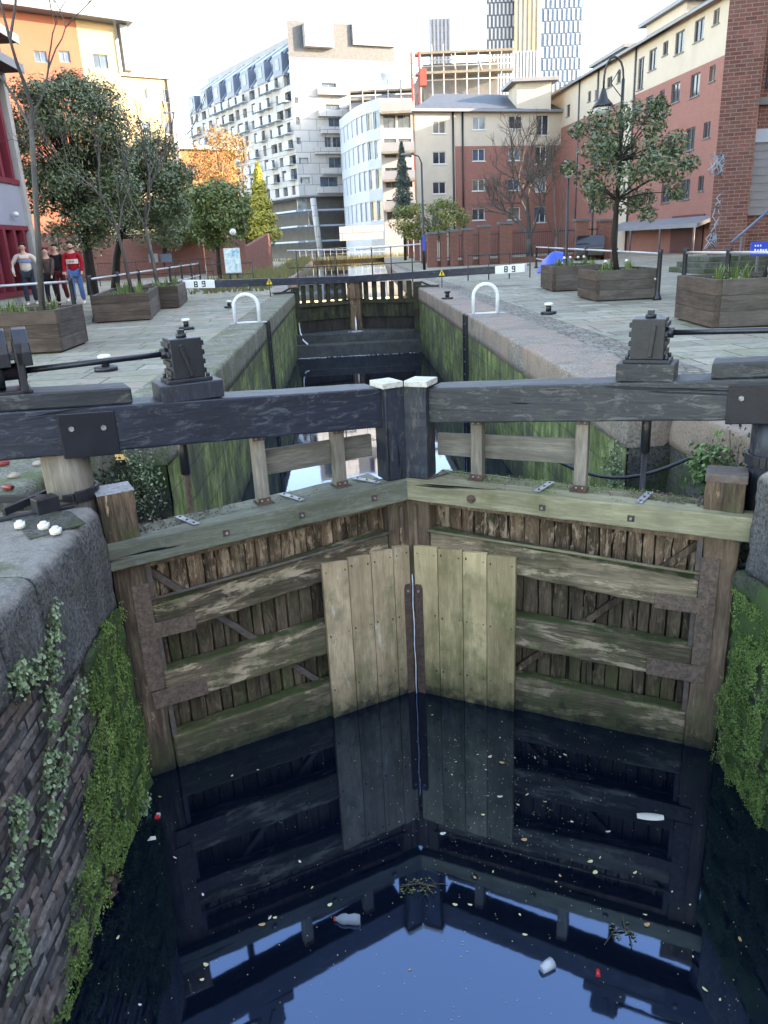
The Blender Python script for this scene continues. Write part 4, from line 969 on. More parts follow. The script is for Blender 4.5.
# bits on the left near coping: plate, nut caps, rubbish
def on(px, py, z=.012): return gz(px, py, z)
p = on(48, 527); m = MB(); a = [on(8, 515), on(70, 512), on(86, 524), on(30, 540)]
m.add([tuple(q) for q in a] + [(q.x, q.y, q.z + .008) for q in a], [(0, 1, 2, 3), (4, 5, 6, 7), (0, 1, 5, 4), (1, 2, 6, 5), (2, 3, 7, 6), (3, 0, 4, 7)])
ap = tag(m.build('anchor_plate', 'recess_stone'), 'mossy iron anchor plate let into the near left coping', 'plate')
for k, ((x, y), l_) in enumerate((((20, 507), 'white capped anchor nut farthest left on the mossy plate'), ((44, 508), 'white capped anchor nut in the middle of the mossy plate'), ((56, 513), 'white capped anchor nut nearest the lock on the mossy plate'))):
    q = on(x + (0), y + 20 if False else y + 19, .03); t = thing('anchor_nut', l_, 'nut', (q.x, q.y, .022), random.random(), 'white capped anchor nuts on the plate'); MB().tube([(0, 0, 0), (0, 0, .03)], .034, 6).build('nut', 'nut_white', t); MB().tube([(0, 0, .03), (0, 0, .042)], .018, 8).build('stud', 'nut_white', t)
def can(px, py, lab, rz):
    q = gz(px, py, .04); t = thing('drink_can', lab, 'can', (q.x, q.y, .03), rz, 'crushed cans on the left quay'); t.scale = (.65,) * 3; MB().tube([(-.06, 0, 0), (-.05, 0, 0), (.05, 0, .004), (.06, 0, 0)], [.026, .033, .031, .026], 12).build('body', 'tin_red', t); MB().tube([(-.064, 0, 0), (-.06, 0, 0)], .024, 12).build('end', 'galv', t)
can(4, 462, 'crushed red can lying on the left quay under the beam', .3); can(8, 486, 'red and white can lying on the left quay nearer the coping', -.4)
for k, (x, y, l_) in enumerate(((38, 462, 'fist sized brown stone lying under the left balance beam'), (30, 455, 'pale broken stone lying farther back under the left balance beam'), (14, 474, 'small blue grey stone between the two red cans'))):
    q = gz(x, y, .03); m = MB(); pr = []
    for j in range(7): th = math.pi * j / 6; pr.append((.05 * math.sin(th) + .004, -.035 * math.cos(th)))
    m.lathe((0, 0, 0), pr, 9, smooth=False); m.v = [(a_ * 1.4 + nz(a_ * 20, b2 * 20, c2 * 20) * .02, b2 + nz(a_ * 20, b2 * 20, 9) * .02, c2) for a_, b2, c2 in m.v]
    o_ = m.build('stone', 'rubble', loc=(q.x, q.y, .02)); o_.scale = (.6, .8, .6); tag(o_, l_, 'stone')

# ================================================================ VEGETATION
def leafcloud(m, c, rad, n, L, W, squash=1.0, up=.4):
    for _ in range(n):
        while True:
            q = Vector((random.uniform(-1, 1), random.uniform(-1, 1), random.uniform(-1, 1)))
            if q.length < 1: break
        q *= (q.length ** .0); p = Vector(c) + Vector((q.x * rad, q.y * rad, q.z * rad * squash))
        m.leaf(p, (q.x + random.uniform(-.7, .7), q.y + random.uniform(-.7, .7), q.z + up + random.uniform(-.7, .7)), L * random.uniform(.6, 1.3), W * random.uniform(.6, 1.3), r=min(1, max(0, random.gauss(.42, .22) + q.z * .1)))
def limbs(m, p, d, L, r, depth, tips, spread=.5, up=.15, nch=(2, 3), gnarl=.12):
    pts = [p]; n = 4; dd = d.normalized()
    for k in range(n):
        dd = (dd + Vector((random.gauss(0, gnarl), random.gauss(0, gnarl), random.gauss(0, gnarl) + up * .3))).normalized(); pts.append(pts[-1] + dd * L / n)
    m.tube(pts, [r * (1 - .4 * k / n) for k in range(n + 1)], 6 if depth > 1 else 4, cap=False)
    tips.append((pts[-1], depth))
    if depth <= 0: return
    for k in range(random.randint(*nch)):
        a = dd.orthogonal().normalized(); a.rotate(Matrix.Rotation(random.uniform(0, 6.28), 3, dd)); e = (dd + a * random.uniform(spread * .5, spread * 1.3) + Vector((0, 0, up))).normalized()
        s_ = pts[-1] if k < 2 else pts[random.randint(2, n - 1)]
        limbs(m, s_, e, L * random.uniform(.6, .85), r * .64, depth - 1, tips, spread, up, nch, gnarl)
def crown_tree(base, h0, ext, name, lab, mat, nleaf, L, W, trunk_r=.12, lean=(0, 0), clumps=60, cr=.6, seed=1, bark='bark_dark', hollow=.45):
    """ext: (x0,x1,y0,y1,z0,z1) ellipsoidal box that the clumps fill, relative to base"""
    random.seed(seed); t = thing(name, lab, 'tree', base); cx, cy, cz = (ext[0] + ext[1]) / 2, (ext[2] + ext[3]) / 2, (ext[4] + ext[5]) / 2
    rx, ry, rz_ = (ext[1] - ext[0]) / 2, (ext[3] - ext[2]) / 2, (ext[5] - ext[4]) / 2
    m = MB(); top = Vector((lean[0] + cx * .5, lean[1] + cy * .5, cz + rz_ * .3)); m.tube([(0, 0, -.1), (top.x * .3, top.y * .3, h0 * .6), (top.x * .6, top.y * .6, h0), tuple(top)], [trunk_r * 1.25, trunk_r, trunk_r * .8, trunk_r * .25], 8)
    lv = MB()
    for k in range(clumps):
        while True:
            q = Vector((random.uniform(-1, 1), random.uniform(-1, 1), random.uniform(-1, 1)))
            if hollow < (abs(q.x) ** 2.6 + abs(q.y) ** 2.6 + abs(q.z) ** 2.6) ** (1 / 2.6) < 1: break
        w_ = 1 + .22 * nz(q.x * 2 + seed, q.y * 2, q.z * 2); c = Vector((cx + q.x * rx * w_, cy + q.y * ry * w_, cz + q.z * rz_ * w_))
        st_ = Vector((top.x * .7, top.y * .7, h0 + (c.z - h0) * .35)); mid = (st_ + c) / 2 + Vector((0, 0, .12)); m.tube([st_, mid, c], [trunk_r * .22, trunk_r * .12, .008], 4, cap=False)
        leafcloud(lv, c, cr * random.uniform(.6, 1.25), int(nleaf / clumps), L, W, .75)
    m.build('trunk', bark, t, recalc=False, uv=False); lv.build('crown', mat, t, recalc=False, uv=False); return t
def ext_px(base, px0, px1, py0, py1, Y, dy):
    a = at(px0, (py0 + py1) / 2, Y); b_ = at(px1, (py0 + py1) / 2, Y); c = at((px0 + px1) / 2, py0, Y); d = at((px0 + px1) / 2, py1, Y)
    return (a.x - base[0], b_.x - base[0], -dy, dy, d.z, c.z)
def tree_px(tx, Y, box, dy, name, lab, mat, n, L, W, **k):
    p = at(tx, 262, Y); b_ = (p.x, Y, 0); return crown_tree(b_, k.pop('h0', 2.2), ext_px(b_, *box, Y, dy), name, lab, mat, n, L, W, **k)
tree_px(88, 31, (22, 131, 76, 242), 2.3, 'evergreen_tree', 'largest dark glossy evergreen at the left, above the walking people', 'leaf_evergreen', 40000, .15, .065, trunk_r=.19, clumps=220, cr=.62, seed=31, h0=2.4)
tree_px(110, 37, (104, 190, 134, 244), 2.2, 'evergreen_tree', 'second dark evergreen from the left, behind the bare planter trees', 'leaf_evergreen', 29000, .16, .07, trunk_r=.17, clumps=140, cr=.64, seed=32, h0=2.4)
tree_px(160, 52, (150, 210, 180, 246), 2.2, 'evergreen_tree', 'mid green tree filling the gap behind the second evergreen', 'leaf_mid', 6000, .24, .12, trunk_r=.14, clumps=60, cr=.8, seed=33, h0=2.2)
tree_px(218, 46, (188, 246, 178, 244), 2.2, 'broadleaf_tree', 'olive green tree behind the white 89 board on the left', 'leaf_mid', 8000, .22, .12, trunk_r=.12, clumps=80, cr=.62, seed=34, h0=2.0)
tree_px(246, 62, (232, 268, 196, 248), 2.4, 'broadleaf_tree', 'dark green tree below the golden conifer', 'leaf_mid', 6000, .26, .14, trunk_r=.13, clumps=60, cr=.8, seed=35, h0=1.6)
tree_px(228, 80, (192, 246, 128, 200), 3.0, 'autumn_tree', 'sunlit orange autumn tree in front of the orange block', 'leaf_autumn', 3800, .26, .14, trunk_r=.13, clumps=110, cr=.9, seed=36, h0=5, bark='bark')
tree_px(435, 56, (394, 470, 202, 238), 1.8, 'shrub', 'yellow green bush spilling over the brick pillars by the towpath', 'leaf_shrub', 5200, .20, .10, trunk_r=.08, clumps=70, cr=.55, seed=37, h0=1.0, bark='bark')
def conifer(px, Y, ytop, ybot, wpx, name, lab, mat, n, seed):
    random.seed(seed); p = at(px, 250, Y); zt = at(px, ytop, Y).z; zb = at(px, ybot, Y).z; r0 = at(px + wpx / 2, ybot, Y).x - p.x
    t = thing(name, lab, 'tree', (p.x, Y, 0)); MB().tube([(0, 0, 0), (0, 0, zt * .6), (0, 0, zt)], [.14, .09, .02], 7).build('trunk', 'bark_dark', t)
    m = MB(); k = 0
    for i in range(n):
        f = random.random() ** .8; z = zt - (zt - zb) * f; lay = .75 + .35 * abs(math.sin(f * 16)); rr = (r0 * f + .1) * lay * math.sqrt(random.random()); a = random.uniform(0, 6.28)
        m.leaf((rr * math.cos(a), rr * math.sin(a), z - rr * .25), (math.cos(a), math.sin(a), random.uniform(.2, 1.2)), random.uniform(.18, .40), .10)
    m.build('crown', mat, t, recalc=False, uv=False)
conifer(265, 60, 162, 236, 38, 'golden_conifer', 'bright yellow pointed conifer lit by the sun', 'leaf_gold', 5200, 41)
conifer(405, 74, 141, 216, 24, 'dark_conifer', 'narrow dark blue green conifer beside the curved glazed building', 'leaf_conifer', 3600, 42)
def bare_tree(base, h, r, lab, seed, depth=4, lean=(0, 0), spread=.5, trunk=.4, upw=.15, name='bare_tree', bark='bark', nch=(2, 3), fr=.42):
    random.seed(seed); t = thing(name, lab, 'tree', base); m = MB(); p1 = Vector((lean[0] * trunk, lean[1] * trunk, h * trunk)); m.tube([(0, 0, -.1), tuple(p1 * .5 + Vector((.01, 0, 0))), tuple(p1)], [r * 1.15, r, r * .8], 8); m.build('trunk', bark, t, recalc=False, uv=False)
    m = MB(); tips = []; d = Vector((lean[0], lean[1], h)).normalized()
    limbs(m, p1, d, h * (1 - trunk) * fr, r * .75, depth, tips, spread, upw, nch); limbs(m, p1, d + Vector((.4, 0, 0)), h * (1 - trunk) * fr * .8, r * .5, depth - 1, tips, spread, upw, nch); limbs(m, p1, d + Vector((-.4, .1, 0)), h * (1 - trunk) * fr * .8, r * .5, depth - 1, tips, spread, upw, nch)
    m.build('branches', bark, t, recalc=False, uv=False); return t, tips
c = pL2[1]; bare_tree((c.x + .1, c.y, .5), 4.6, .05, 'slender bare tree leaning left from the middle left planter', 51, 4, (-.45, .2), .45, .34)
c = pL3[1]; bare_tree((c.x - .1, c.y, .5), 5.0, .06, 'slender bare tree in the farthest left planter', 52, 4, (-.35, 0), .45, .36)
c = pL1[1]; b0 = gz(42, 322, .5); tp = at(8, 60, b0.y)
bare_tree((b0.x, b0.y, .5), 6.0, .05, 'grey bare trunk leaning left out of the nearest left planter', 53, 4, (tp.x - b0.x + .5, .2), .6, .5, .1)
c = pR1[1]; bare_tree((c.x - .05, c.y + .1, .5), 3.6, .035, 'thin young tree leaning right out of the nearest right planter', 54, 3, (.95, .2), .5, .55, bark='bark_dark')
b0 = at(530, 258, 52); bare_tree((b0.x, 52, 0), 10.0, .21, 'wide spreading bare tree in front of the red and cream block', 58, 6, (-.6, 0), .75, .14, .16, bark='bark', fr=.27, nch=(3, 3))
b0 = at(545, 258, 49); bare_tree((b0.x + .6, 49, 0), 7.0, .09, 'smaller bare tree beside the wide spreading one', 56, 4, (.4, 0), .5, .2, .14, fr=.34)
b0 = at(210, 255, 74); bare_tree((b0.x, 74, 0), 9.5, .15, 'bare winter tree standing against the orange sunlit block', 57, 4, (0, 0), .45, .3)
# magnolia in its planter
random.seed(60); c = pR2[1]; Ym = c.y
t = thing('evergreen_tree', 'open crowned glossy evergreen growing from a right quay planter', 'tree', (c.x, c.y, .5)); m = MB(); lv = MB()
def rel(px, py): q = at(px, py, Ym); return Vector((q.x - c.x, 0, q.z - .5))
tr = [Vector((0, 0, 0)), rel(613, 240), rel(617, 200), rel(620, 160), rel(624, 120)]
m.tube(tr, [.07, .06, .05, .035, .015], 8)
for k, (x, y, r_) in enumerate(((600, 120, .3), (618, 118, .35), (640, 112, .35), (655, 125, .3), (668, 108, .25), (590, 150, .4), (580, 130, .2), (607, 150, .4), (628, 145, .4), (648, 150, .4), (668, 145, .3), (598, 175, .4), (618, 178, .4), (640, 172, .4), (660, 172, .4), (678, 165, .22), (683, 150, .18), (610, 198, .35), (632, 200, .35), (652, 198, .3), (672, 192, .22), (640, 215, .2), (588, 190, .22), (655, 105, .2), (603, 135, .35), (660, 160, .35), (625, 160, .4), (578, 165, .2))):
    q = rel(x, y); q.y = random.uniform(-.8, .8); a = tr[2] if y > 160 else tr[3]; m.tube([a, (a + q) / 2 + Vector((0, 0, .05)), q], [.022, .014, .006], 5, cap=False)
    leafcloud(lv, q, r_ * 1.15, int(620 * r_), .135, .055, .8, .3)
m.build('trunk', 'bark_dark', t, recalc=False, uv=False); lv.build('crown', 'leaf_evergreen', t, recalc=False, uv=False)

# plants on the near walls
def inpoly(x, y, P):
    c = False; j = len(P) - 1
    for i in range(len(P)):
        if (P[i][1] > y) != (P[j][1] > y) and x < (P[j][0] - P[i][0]) * (y - P[i][1]) / (P[j][1] - P[i][1]) + P[i][0]: c = not c
        j = i
    return c
def wallmoss(X, s_, ys, zs, poly, n, name, mat, lab, size, seed, thr=-.1, kind='stuff', out=.03, cat='moss'):
    random.seed(seed); m = MB(); k = 0; tr = 0
    while k < n and tr < n * 40:
        tr += 1; y = random.uniform(*ys); z = random.uniform(*zs); x, y2 = proj((X, y, z))
        if not inpoly(x + 14 * nz(y * 5, z * 5, 2) + 8 * nz(y * 21, z * 21, 6) + random.gauss(0, 3), y2 + 12 * nz(y * 6, z * 6, 9), poly) or nz(y * 7, z * 7, seed) + .5 * nz(y * 19, z * 19, 4) < thr + random.gauss(0, .12): continue
        d = random.uniform(0, out) * (.6 + nz(y * 9, z * 9, 8)); L = random.uniform(*size)
        m.leaf((X + s_ * (.012 + max(0, d)), y, z), (s_ * 1, random.uniform(-.8, .8), random.uniform(-.3, .9)), L, L * .8, r=min(1, max(0, .45 + .55 * nz(y * 5, z * 5, 3) + random.gauss(0, .18)))); k += 1
    return tag(m.build(name, mat, recalc=False, uv=False), lab, cat, kind=kind)
wallmoss(NL + .01, 1, (2.2, 4.76), (WZ, -.62), [(112, 605), (128, 680), (150, 778), (128, 850), (100, 920), (66, 1022), (52, 1022), (78, 900), (88, 850), (80, 800), (92, 740), (84, 700), (92, 650)], 30000, 'wall_moss', 'leaf_moss', 'bright green moss carpeting the left wall beside the gate post', (.005, .018), 71, -.30, out=.04)
wallmoss(NR - .03, -1, (3.3, 4.56), (WZ, -.75), [(742, 575), (768, 600), (800, 640), (800, 860), (768, 835), (722, 765), (722, 700), (735, 640)], 22000, 'wall_moss', 'leaf_moss', 'dark green moss coating the right wall beside the gate post', (.005, .014), 72, -.12, out=.035)
def creeper(pts, n, rad, name, lab, X, s_, seed, size=(.018, .036), mat='leaf_ivy'):
    random.seed(seed); P = [atx(x, y, X) for x, y in pts]; t = thing(name, lab, 'plant', (X, P[0].y, P[0].z), 0); o = Vector(t.location); st_ = MB(); lv = MB()
    st_.tube([Vector((s_ * .03, p.y - o.y, p.z - o.z)) for p in P], .0035, 5)
    for k in range(n):
        i = random.randrange(len(P) - 1); f = random.random(); q = P[i].lerp(P[i + 1], f); dy = random.gauss(0, rad * .55); dz = random.gauss(0, rad * .55)
        if nz((q.y + dy) * 11, (q.z + dz) * 11, seed) < -.22: continue
        p = Vector((s_ * random.uniform(.02, .075), q.y + dy - o.y, q.z + dz - o.z)); L = random.uniform(*size); lv.leaf(p, (s_ * 1, random.uniform(-.9, .9), random.uniform(-.2, 1)), L, L * .85)
        if k % 14 == 0: st_.tube([p, Vector((s_ * .02, q.y - o.y, q.z - o.z))], .002, 4)
    st_.build('stem', 'twig', t, recalc=False, uv=False); lv.build('leaves', mat, t, recalc=False, uv=False)
creeper([(44, 612), (45, 640), (48, 660), (30, 672), (12, 680), (4, 682)], 520, .07, 'creeping_plant', 'leafy creeper hanging over the left coping joint', NL, 1, 81)
creeper([(38, 650), (45, 690), (44, 730), (38, 770), (44, 810), (34, 850)], 560, .065, 'creeping_plant', 'long creeper trailing down the middle of the left brickwork', NL, 1, 82)
creeper([(72, 680), (68, 710), (60, 745), (50, 790)], 420, .05, 'creeping_plant', 'creeper tuft between the bricks and the bright moss', NL, 1, 83)
creeper([(2, 800), (12, 815), (6, 840), (2, 905)], 260, .06, 'creeping_plant', 'pale creeper tuft at the left edge of the brickwork', NL, 1, 84)
creeper([(8, 920), (12, 950), (4, 990)], 160, .05, 'creeping_plant', 'small creeper low in the bottom left corner of the wall', NL, 1, 85)
creeper([(140, 800), (136, 812), (138, 826)], 150, .045, 'creeping_plant', 'round leaved weed just above the water by the left moss', NL, 1, 86, (.02, .04), 'leaf_ivy')
# plants in the recesses behind the gates
def bush(c, r3, n, lab, seed, mat='leaf_darkivy', size=(.05, .1), name='wall_plant'):
    random.seed(seed); t = thing(name, lab, 'plant', c); lv = MB(); st_ = MB()
    for k in range(n):
        q = Vector((random.gauss(0, .5) * r3[0], random.gauss(0, .5) * r3[1], random.gauss(0, .5) * r3[2])); L = random.uniform(*size); lv.leaf(q, (random.uniform(-1, 1), random.uniform(-1, 1), random.uniform(-.2, 1)), L, L * .6)
        if k % 30 == 0: st_.tube([(0, 0, -r3[2] * .4), q], .004, 4)
    st_.build('stem', 'twig', t, recalc=False, uv=False); lv.build('leaves', mat, t, recalc=False, uv=False)
bush((-2.18, 6.1, -.62), (.14, .55, .45), 2600, 'dark shrubby growth in the left gate recess behind the heel post', 91, size=(.02, .05))
bush((-2.0, 6.9, -.50), (.16, .25, .32), 800, 'paler leafy plant on the stone at the far end of the left recess', 92, 'leaf_ivy', (.02, .045))
bush((2.80, 5.75, -.30), (.13, .18, .20), 520, 'bright green fern growing from the right recess wall', 93, 'leaf_fern', (.03, .07))
bush((2.82, 5.3, -.55), (.12, .35, .45), 1700, 'dark foliage low in the right gate recess', 94, size=(.02, .05))
bush((2.5, 7.05, -.75), (.05, .3, .35), 500, 'scattered leaves on the right chamber nose', 95, 'leaf_ivy', (.02, .04))
bush((-1.62, 3.72, -2.08), (.02, .09, .05), 0 or 60, 'dry brown grass tuft at the waterline below the left moss', 96, 'leaf_brown', (.05, .09), 'dry_grass')
m = MB(); pts = []
for k in range(13): f = k / 12; pts.append((1.55 + 1.25 * f, 6.3 - .3 * f, -.22 - .22 * math.sin(f * math.pi) - .05 * f))
m.tube(pts, .016, 8); tag(m.build('chain', 'black_iron'), 'black chain sagging across the right recess behind the gate', 'chain')

# ================================================================ BUILDINGS
def facade(root, P0, P1, z0, ztop, holes, matfn, frame='frame_grey', pane='pane_dark', depth=.14, fr=.06, mull=1, thick=.4, wname='wall', sill=None, panefn=None):
    """P0->P1 left to right as seen from outside; holes (u0,u1,z0,z1); ztop float; wall cells with openings cut, each window a part, its pane a sub-part"""
    P0 = Vector(P0).to_2d() if len(P0) > 2 else Vector(P0); P1 = Vector(P1); d = (P1 - P0); W = d.length; d.normalize(); n = Vector((d.y, -d.x))
    def P(u, z, o=0): q = P0 + d * u + n * o; return (q.x, q.y, z)
    hs = []
    for h in holes:
        a, b_, c, e = max(.05, h[0]), min(W - .05, h[1]), max(z0 + .02, h[2]), min(ztop - .05, h[3])
        if b_ - a > .15 and e - c > .15 and not any(a < q[1] + .02 and b_ > q[0] - .02 and c < q[3] + .02 and e > q[2] - .02 for q in hs): hs.append((a, b_, c, e))
    us = sorted({0, W} | {x for h in hs for x in h[:2]} | set(getattr(matfn, 'us', ()))); zs = sorted({z0, ztop} | {x for h in hs for x in h[2:]} | set(z for z in getattr(matfn, 'zs', ()) if z0 < z < ztop))
    bm_ = {}
    for a, b_ in zip(us, us[1:]):
        for c, e in zip(zs, zs[1:]):
            um, zm = (a + b_) / 2, (c + e) / 2
            if any(h[0] < um < h[1] and h[2] < zm < h[3] for h in hs): continue
            k = matfn(um, zm); bm_.setdefault(k, MB()).add([P(a, c), P(b_, c), P(b_, e), P(a, e)], [(0, 1, 2, 3)], .5)
    for h in hs:
        k = matfn((h[0] + h[1]) / 2, h[3] + .01); m = bm_.setdefault(k, MB()); a, b_, c, e = h
        m.add([P(a, c), P(a, e), P(a, e, -depth), P(a, c, -depth)], [(0, 1, 2, 3)], .5); m.add([P(b_, c), P(b_, e), P(b_, e, -depth), P(b_, c, -depth)], [(3, 2, 1, 0)], .5)
        m.add([P(a, e), P(b_, e), P(b_, e, -depth), P(a, e, -depth)], [(0, 1, 2, 3)], .5); m.add([P(a, c), P(b_, c), P(b_, c, -depth), P(a, c, -depth)], [(3, 2, 1, 0)], .5)
    for k, m in bm_.items(): m.build(wname, k, root, recalc=False)
    def bar(m, a, b_, c, e, o0, o1): m.hexa([P(a, c, o0), P(b_, c, o0), P(b_, c, o1), P(a, c, o1), P(a, e, o0), P(b_, e, o0), P(b_, e, o1), P(a, e, o1)])
    for i, (a, b_, c, e) in enumerate(hs):
        m = MB(); o0, o1 = -depth + .01, -depth + .06; bar(m, a, b_, c, c + fr, o0, o1); bar(m, a, b_, e - fr, e, o0, o1); bar(m, a, a + fr, c + fr, e - fr, o0, o1); bar(m, b_ - fr, b_, c + fr, e - fr, o0, o1)
        for q in range(mull): u = a + (b_ - a) * (q + 1) / (mull + 1); bar(m, u - fr / 2, u + fr / 2, c + fr, e - fr, o0, o1)
        if sill: bar(m, a - .08, b_ + .08, c - .07, c - .005, -depth, .07)
        w_ = m.build('window', frame, root)
        m = MB(); m.add([P(a, c, -depth + .015), P(b_, c, -depth + .015), P(b_, e, -depth + .015), P(a, e, -depth + .015)], [(0, 1, 2, 3)]); m.build('pane', panefn(i) if panefn else pane, w_, recalc=False)
    return P
def body(root, pts, z0, z1, mat, name='body', inset=0, roof=None):
    """closed prism behind the facades"""
    m = MB(); n = len(pts); m.add([(p[0], p[1], z0) for p in pts] + [(p[0], p[1], z1) for p in pts], [tuple(range(n)), tuple(range(n, 2 * n))] + [(i, (i + 1) % n, n + (i + 1) % n, n + i) for i in range(n)])
    return m.build(name, mat, root)
def const(k): return lambda u, z: k
def pxh(P0, P1, rects, sx=1, ox=0, oy=0):
    out = []
    for x0, y0, x1, y1 in rects:
        xm = (x0 + x1) / 2 / sx + ox; ym = (y0 + y1) / 2 / sx + oy
        u0, _ = onplane(x0 / sx + ox, ym, P0, P1); u1, _ = onplane(x1 / sx + ox, ym, P0, P1); _, zt = onplane(xm, y0 / sx + oy, P0, P1); _, zb = onplane(xm, y1 / sx + oy, P0, P1)
        out.append((min(u0, u1), max(u0, u1), zb, zt))
    return out
def ptz(px, py, P0, P1): return onplane(px, py, P0, P1)

# --- right terrace (long red and cream)
T0 = Vector((20.9, 88)); T1 = Vector((23.35, 49.5)); dT = (T1 - T0).normalized(); WT = (T1 - T0).length
rt = thing('terrace_block', 'long red and cream rendered apartment terrace receding along the right side', 'building', (T1.x, T1.y, 0)); rt.location = (0, 0, 0)
_, ze = ptz(709, 6, T0, T1); _, zc = ptz(700, 66, T0, T1)
hol = pxh(T0, T1, [(268, 148, 290, 210), (310, 125, 325, 165), (347, 95, 373, 160), (405, 58, 433, 122), (462, 28, 480, 72), (235, 175, 252, 268), (172, 212, 183, 248), (142, 232, 157, 262), (105, 270, 115, 300), (84, 275, 93, 305), (20, 315, 30, 350), (230, 312, 244, 350), (258, 290, 280, 348), (300, 272, 314, 305), (335, 250, 360, 308), (393, 222, 420, 290), (450, 198, 467, 244), (323, 405, 347, 460), (378, 385, 405, 452), (432, 368, 452, 415), (268, 428, 284, 470), (362, 540, 390, 600), (416, 530, 432, 575), (305, 555, 330, 610), (120, 590, 135, 635), (88, 598, 102, 640), (172, 380, 186, 430), (172, 480, 186, 530), (100, 480, 112, 520), (140, 460, 152, 500)], 3.01, 560, 0)
ub, _ = ptz(631, 150, T0, T1); ub2, _ = ptz(620, 150, T0, T1)
def tm(u, z): return 'render_cream_mid' if (z > zc or ub2 < u < ub) else 'brick_smooth'
tm.us = [ub, ub2]; tm.zs = [zc]
facade(rt, T0, T1, 0, ze, hol, tm, 'frame_grey', mull=1, sill=True, panefn=lambda i: ('pane_dark', 'pane_warm', 'pane_pale')[i % 3 if i % 4 == 0 else 0])
body(rt, [(T0.x + .3, T0.y), (T1.x + .3, T1.y), (T1.x + 11, T1.y + .7), (T0.x + 11, T0.y + .7)], -.1, ze - .05, 'brick_smooth')
def slopedroof(root, A, B, z, ov, dep, rise, mat, name='roof', th=.16):
    A = Vector(A); B = Vector(B); d = (B - A).normalized(); n = Vector((d.y, -d.x)); m = MB(); a = A + n * ov - d * ov; b_ = B + n * ov + d * ov; c = B - n * dep + d * ov; e = A - n * dep - d * ov
    m.hexa([(a.x, a.y, z), (b_.x, b_.y, z), (c.x, c.y, z + rise), (e.x, e.y, z + rise), (a.x, a.y, z + th), (b_.x, b_.y, z + th), (c.x, c.y, z + rise + th), (e.x, e.y, z + rise + th)])
    return m.build(name, mat, root)
slopedroof(rt, T0, T1, ze, .45, 6, 1.6, 'slate')
m = MB(); nT = Vector((dT.y, -dT.x)); a = T0 + nT * .5; b_ = T1 + nT * .5; m.bar((a.x, a.y, ze - .02), (b_.x, b_.y, ze - .02), .14, .16); m.build('gutter', 'panel_grey', rt)
for x_, y_ in ((631, 160), (578, 150), (596, 150)):
    u, _ = ptz(x_, y_, T0, T1); q = T0 + dT * u + nT * .08; MB().tube([(q.x, q.y, 0), (q.x, q.y, ze)], .07, 8).build('downpipe', 'frame_grey', rt)
for (x0, x1, yt, yb) in ((626, 680, 22, 60), (578, 622, 62, 92), (561, 590, 84, 110)):
    u0, _ = ptz(x0 + 4, (yt + yb) / 2, T0, T1); u1, _ = ptz(x1 - 12, yt + 6, T0, T1); _, zt = ptz(x0 + 6, yt + 4, T0, T1); q0 = T0 + dT * u0 - nT * 1.2; q1 = T0 + dT * min(u1, WT) - nT * 1.2; q2 = q1 - nT * 3.5; q3 = q0 - nT * 3.5
    sb = body(rt, [q0, q1, q2, q3], ze - .5, zt, 'render_cream_mid', 'stair_tower'); cc = (q0 + q2) / 2
    pts = [cc + (q - cc) * 1.22 for q in (q0, q1, q2, q3)]; body(sb, pts, zt, zt + .28, 'panel_grey', 'tower_roof')
# garage / bin store canopy at its foot
_, zcan = ptz(700, 219, T0, T1); u0, _ = ptz(624, 228, T0, T1); q0 = T0 + dT * u0; m = MB(); a = q0 + nT * .01; b_ = T1 + nT * .01; c = T1 + nT * 1.5; e = q0 + nT * 1.5
m.hexa([(a.x, a.y, zcan), (b_.x, b_.y, zcan), (c.x, c.y, zcan - .5), (e.x, e.y, zcan - .5), (a.x, a.y, zcan + .2), (b_.x, b_.y, zcan + .2), (c.x, c.y, zcan - .25), (e.x, e.y, zcan - .25)]); m.build('canopy', 'panel_grey', rt)
for f in (0.0, .33, .66, .98): q = e.lerp(c, f); MB().tube([(q.x, q.y, 0), (q.x, q.y, zcan - .5)], .07, 8).build('canopy_post', 'frame_grey', rt)
u0, z1_ = ptz(672, 230, T0, T1); u1, _ = ptz(704, 230, T0, T1); a = T0 + dT * u0 + nT * .05; b_ = T0 + dT * u1 + nT * .05; m = MB(); m.bar((a.x, a.y, 1.2), (b_.x, b_.y, 1.2), .05, 2.4); m.build('garage_opening', 'wine_dark', rt)

# --- middle block (cream left bay, red with cream top), faces the camera
M0 = Vector((at(417, 200, 76).x, 76)); M1 = Vector((at(560, 180, 80).x, 80)); mb = thing('apartment_block', 'four storey red and cream block with slate roof straight ahead on the right', 'building'); dM = (M1 - M0).normalized(); nM = Vector((dM.y, -dM.x)); WM = (M1 - M0).length
_, zm = ptz(470, 111, M0, M1); _, zcr = ptz(480, 146, M0, M1); us_, _ = ptz(455.5, 180, M0, M1)
hm = pxh(M0, M1, [(112, 412, 156, 456), (112, 518, 157, 560), (112, 621, 157, 662), (248, 400, 293, 443), (248, 508, 290, 550), (247, 612, 290, 652), (247, 712, 290, 752), (372, 395, 418, 440), (370, 503, 412, 548), (368, 610, 408, 650), (368, 708, 410, 750), (465, 392, 508, 462), (462, 500, 500, 560), (460, 602, 500, 655), (458, 705, 497, 760), (112, 725, 155, 765)], 3.415, 400, 0)
def mm_(u, z): return 'render_cream_mid' if (u < us_ or z > zcr) else 'brick_smooth'
mm_.us = [us_]; mm_.zs = [zcr]
facade(mb, M0, M1, 0, zm, hm, mm_, 'frame_white', mull=1, sill=True, panefn=lambda i: ('pane_warm', 'pane_dark', 'pane_blue', 'pane_dark', 'pane_pale')[(i * 3) % 5])
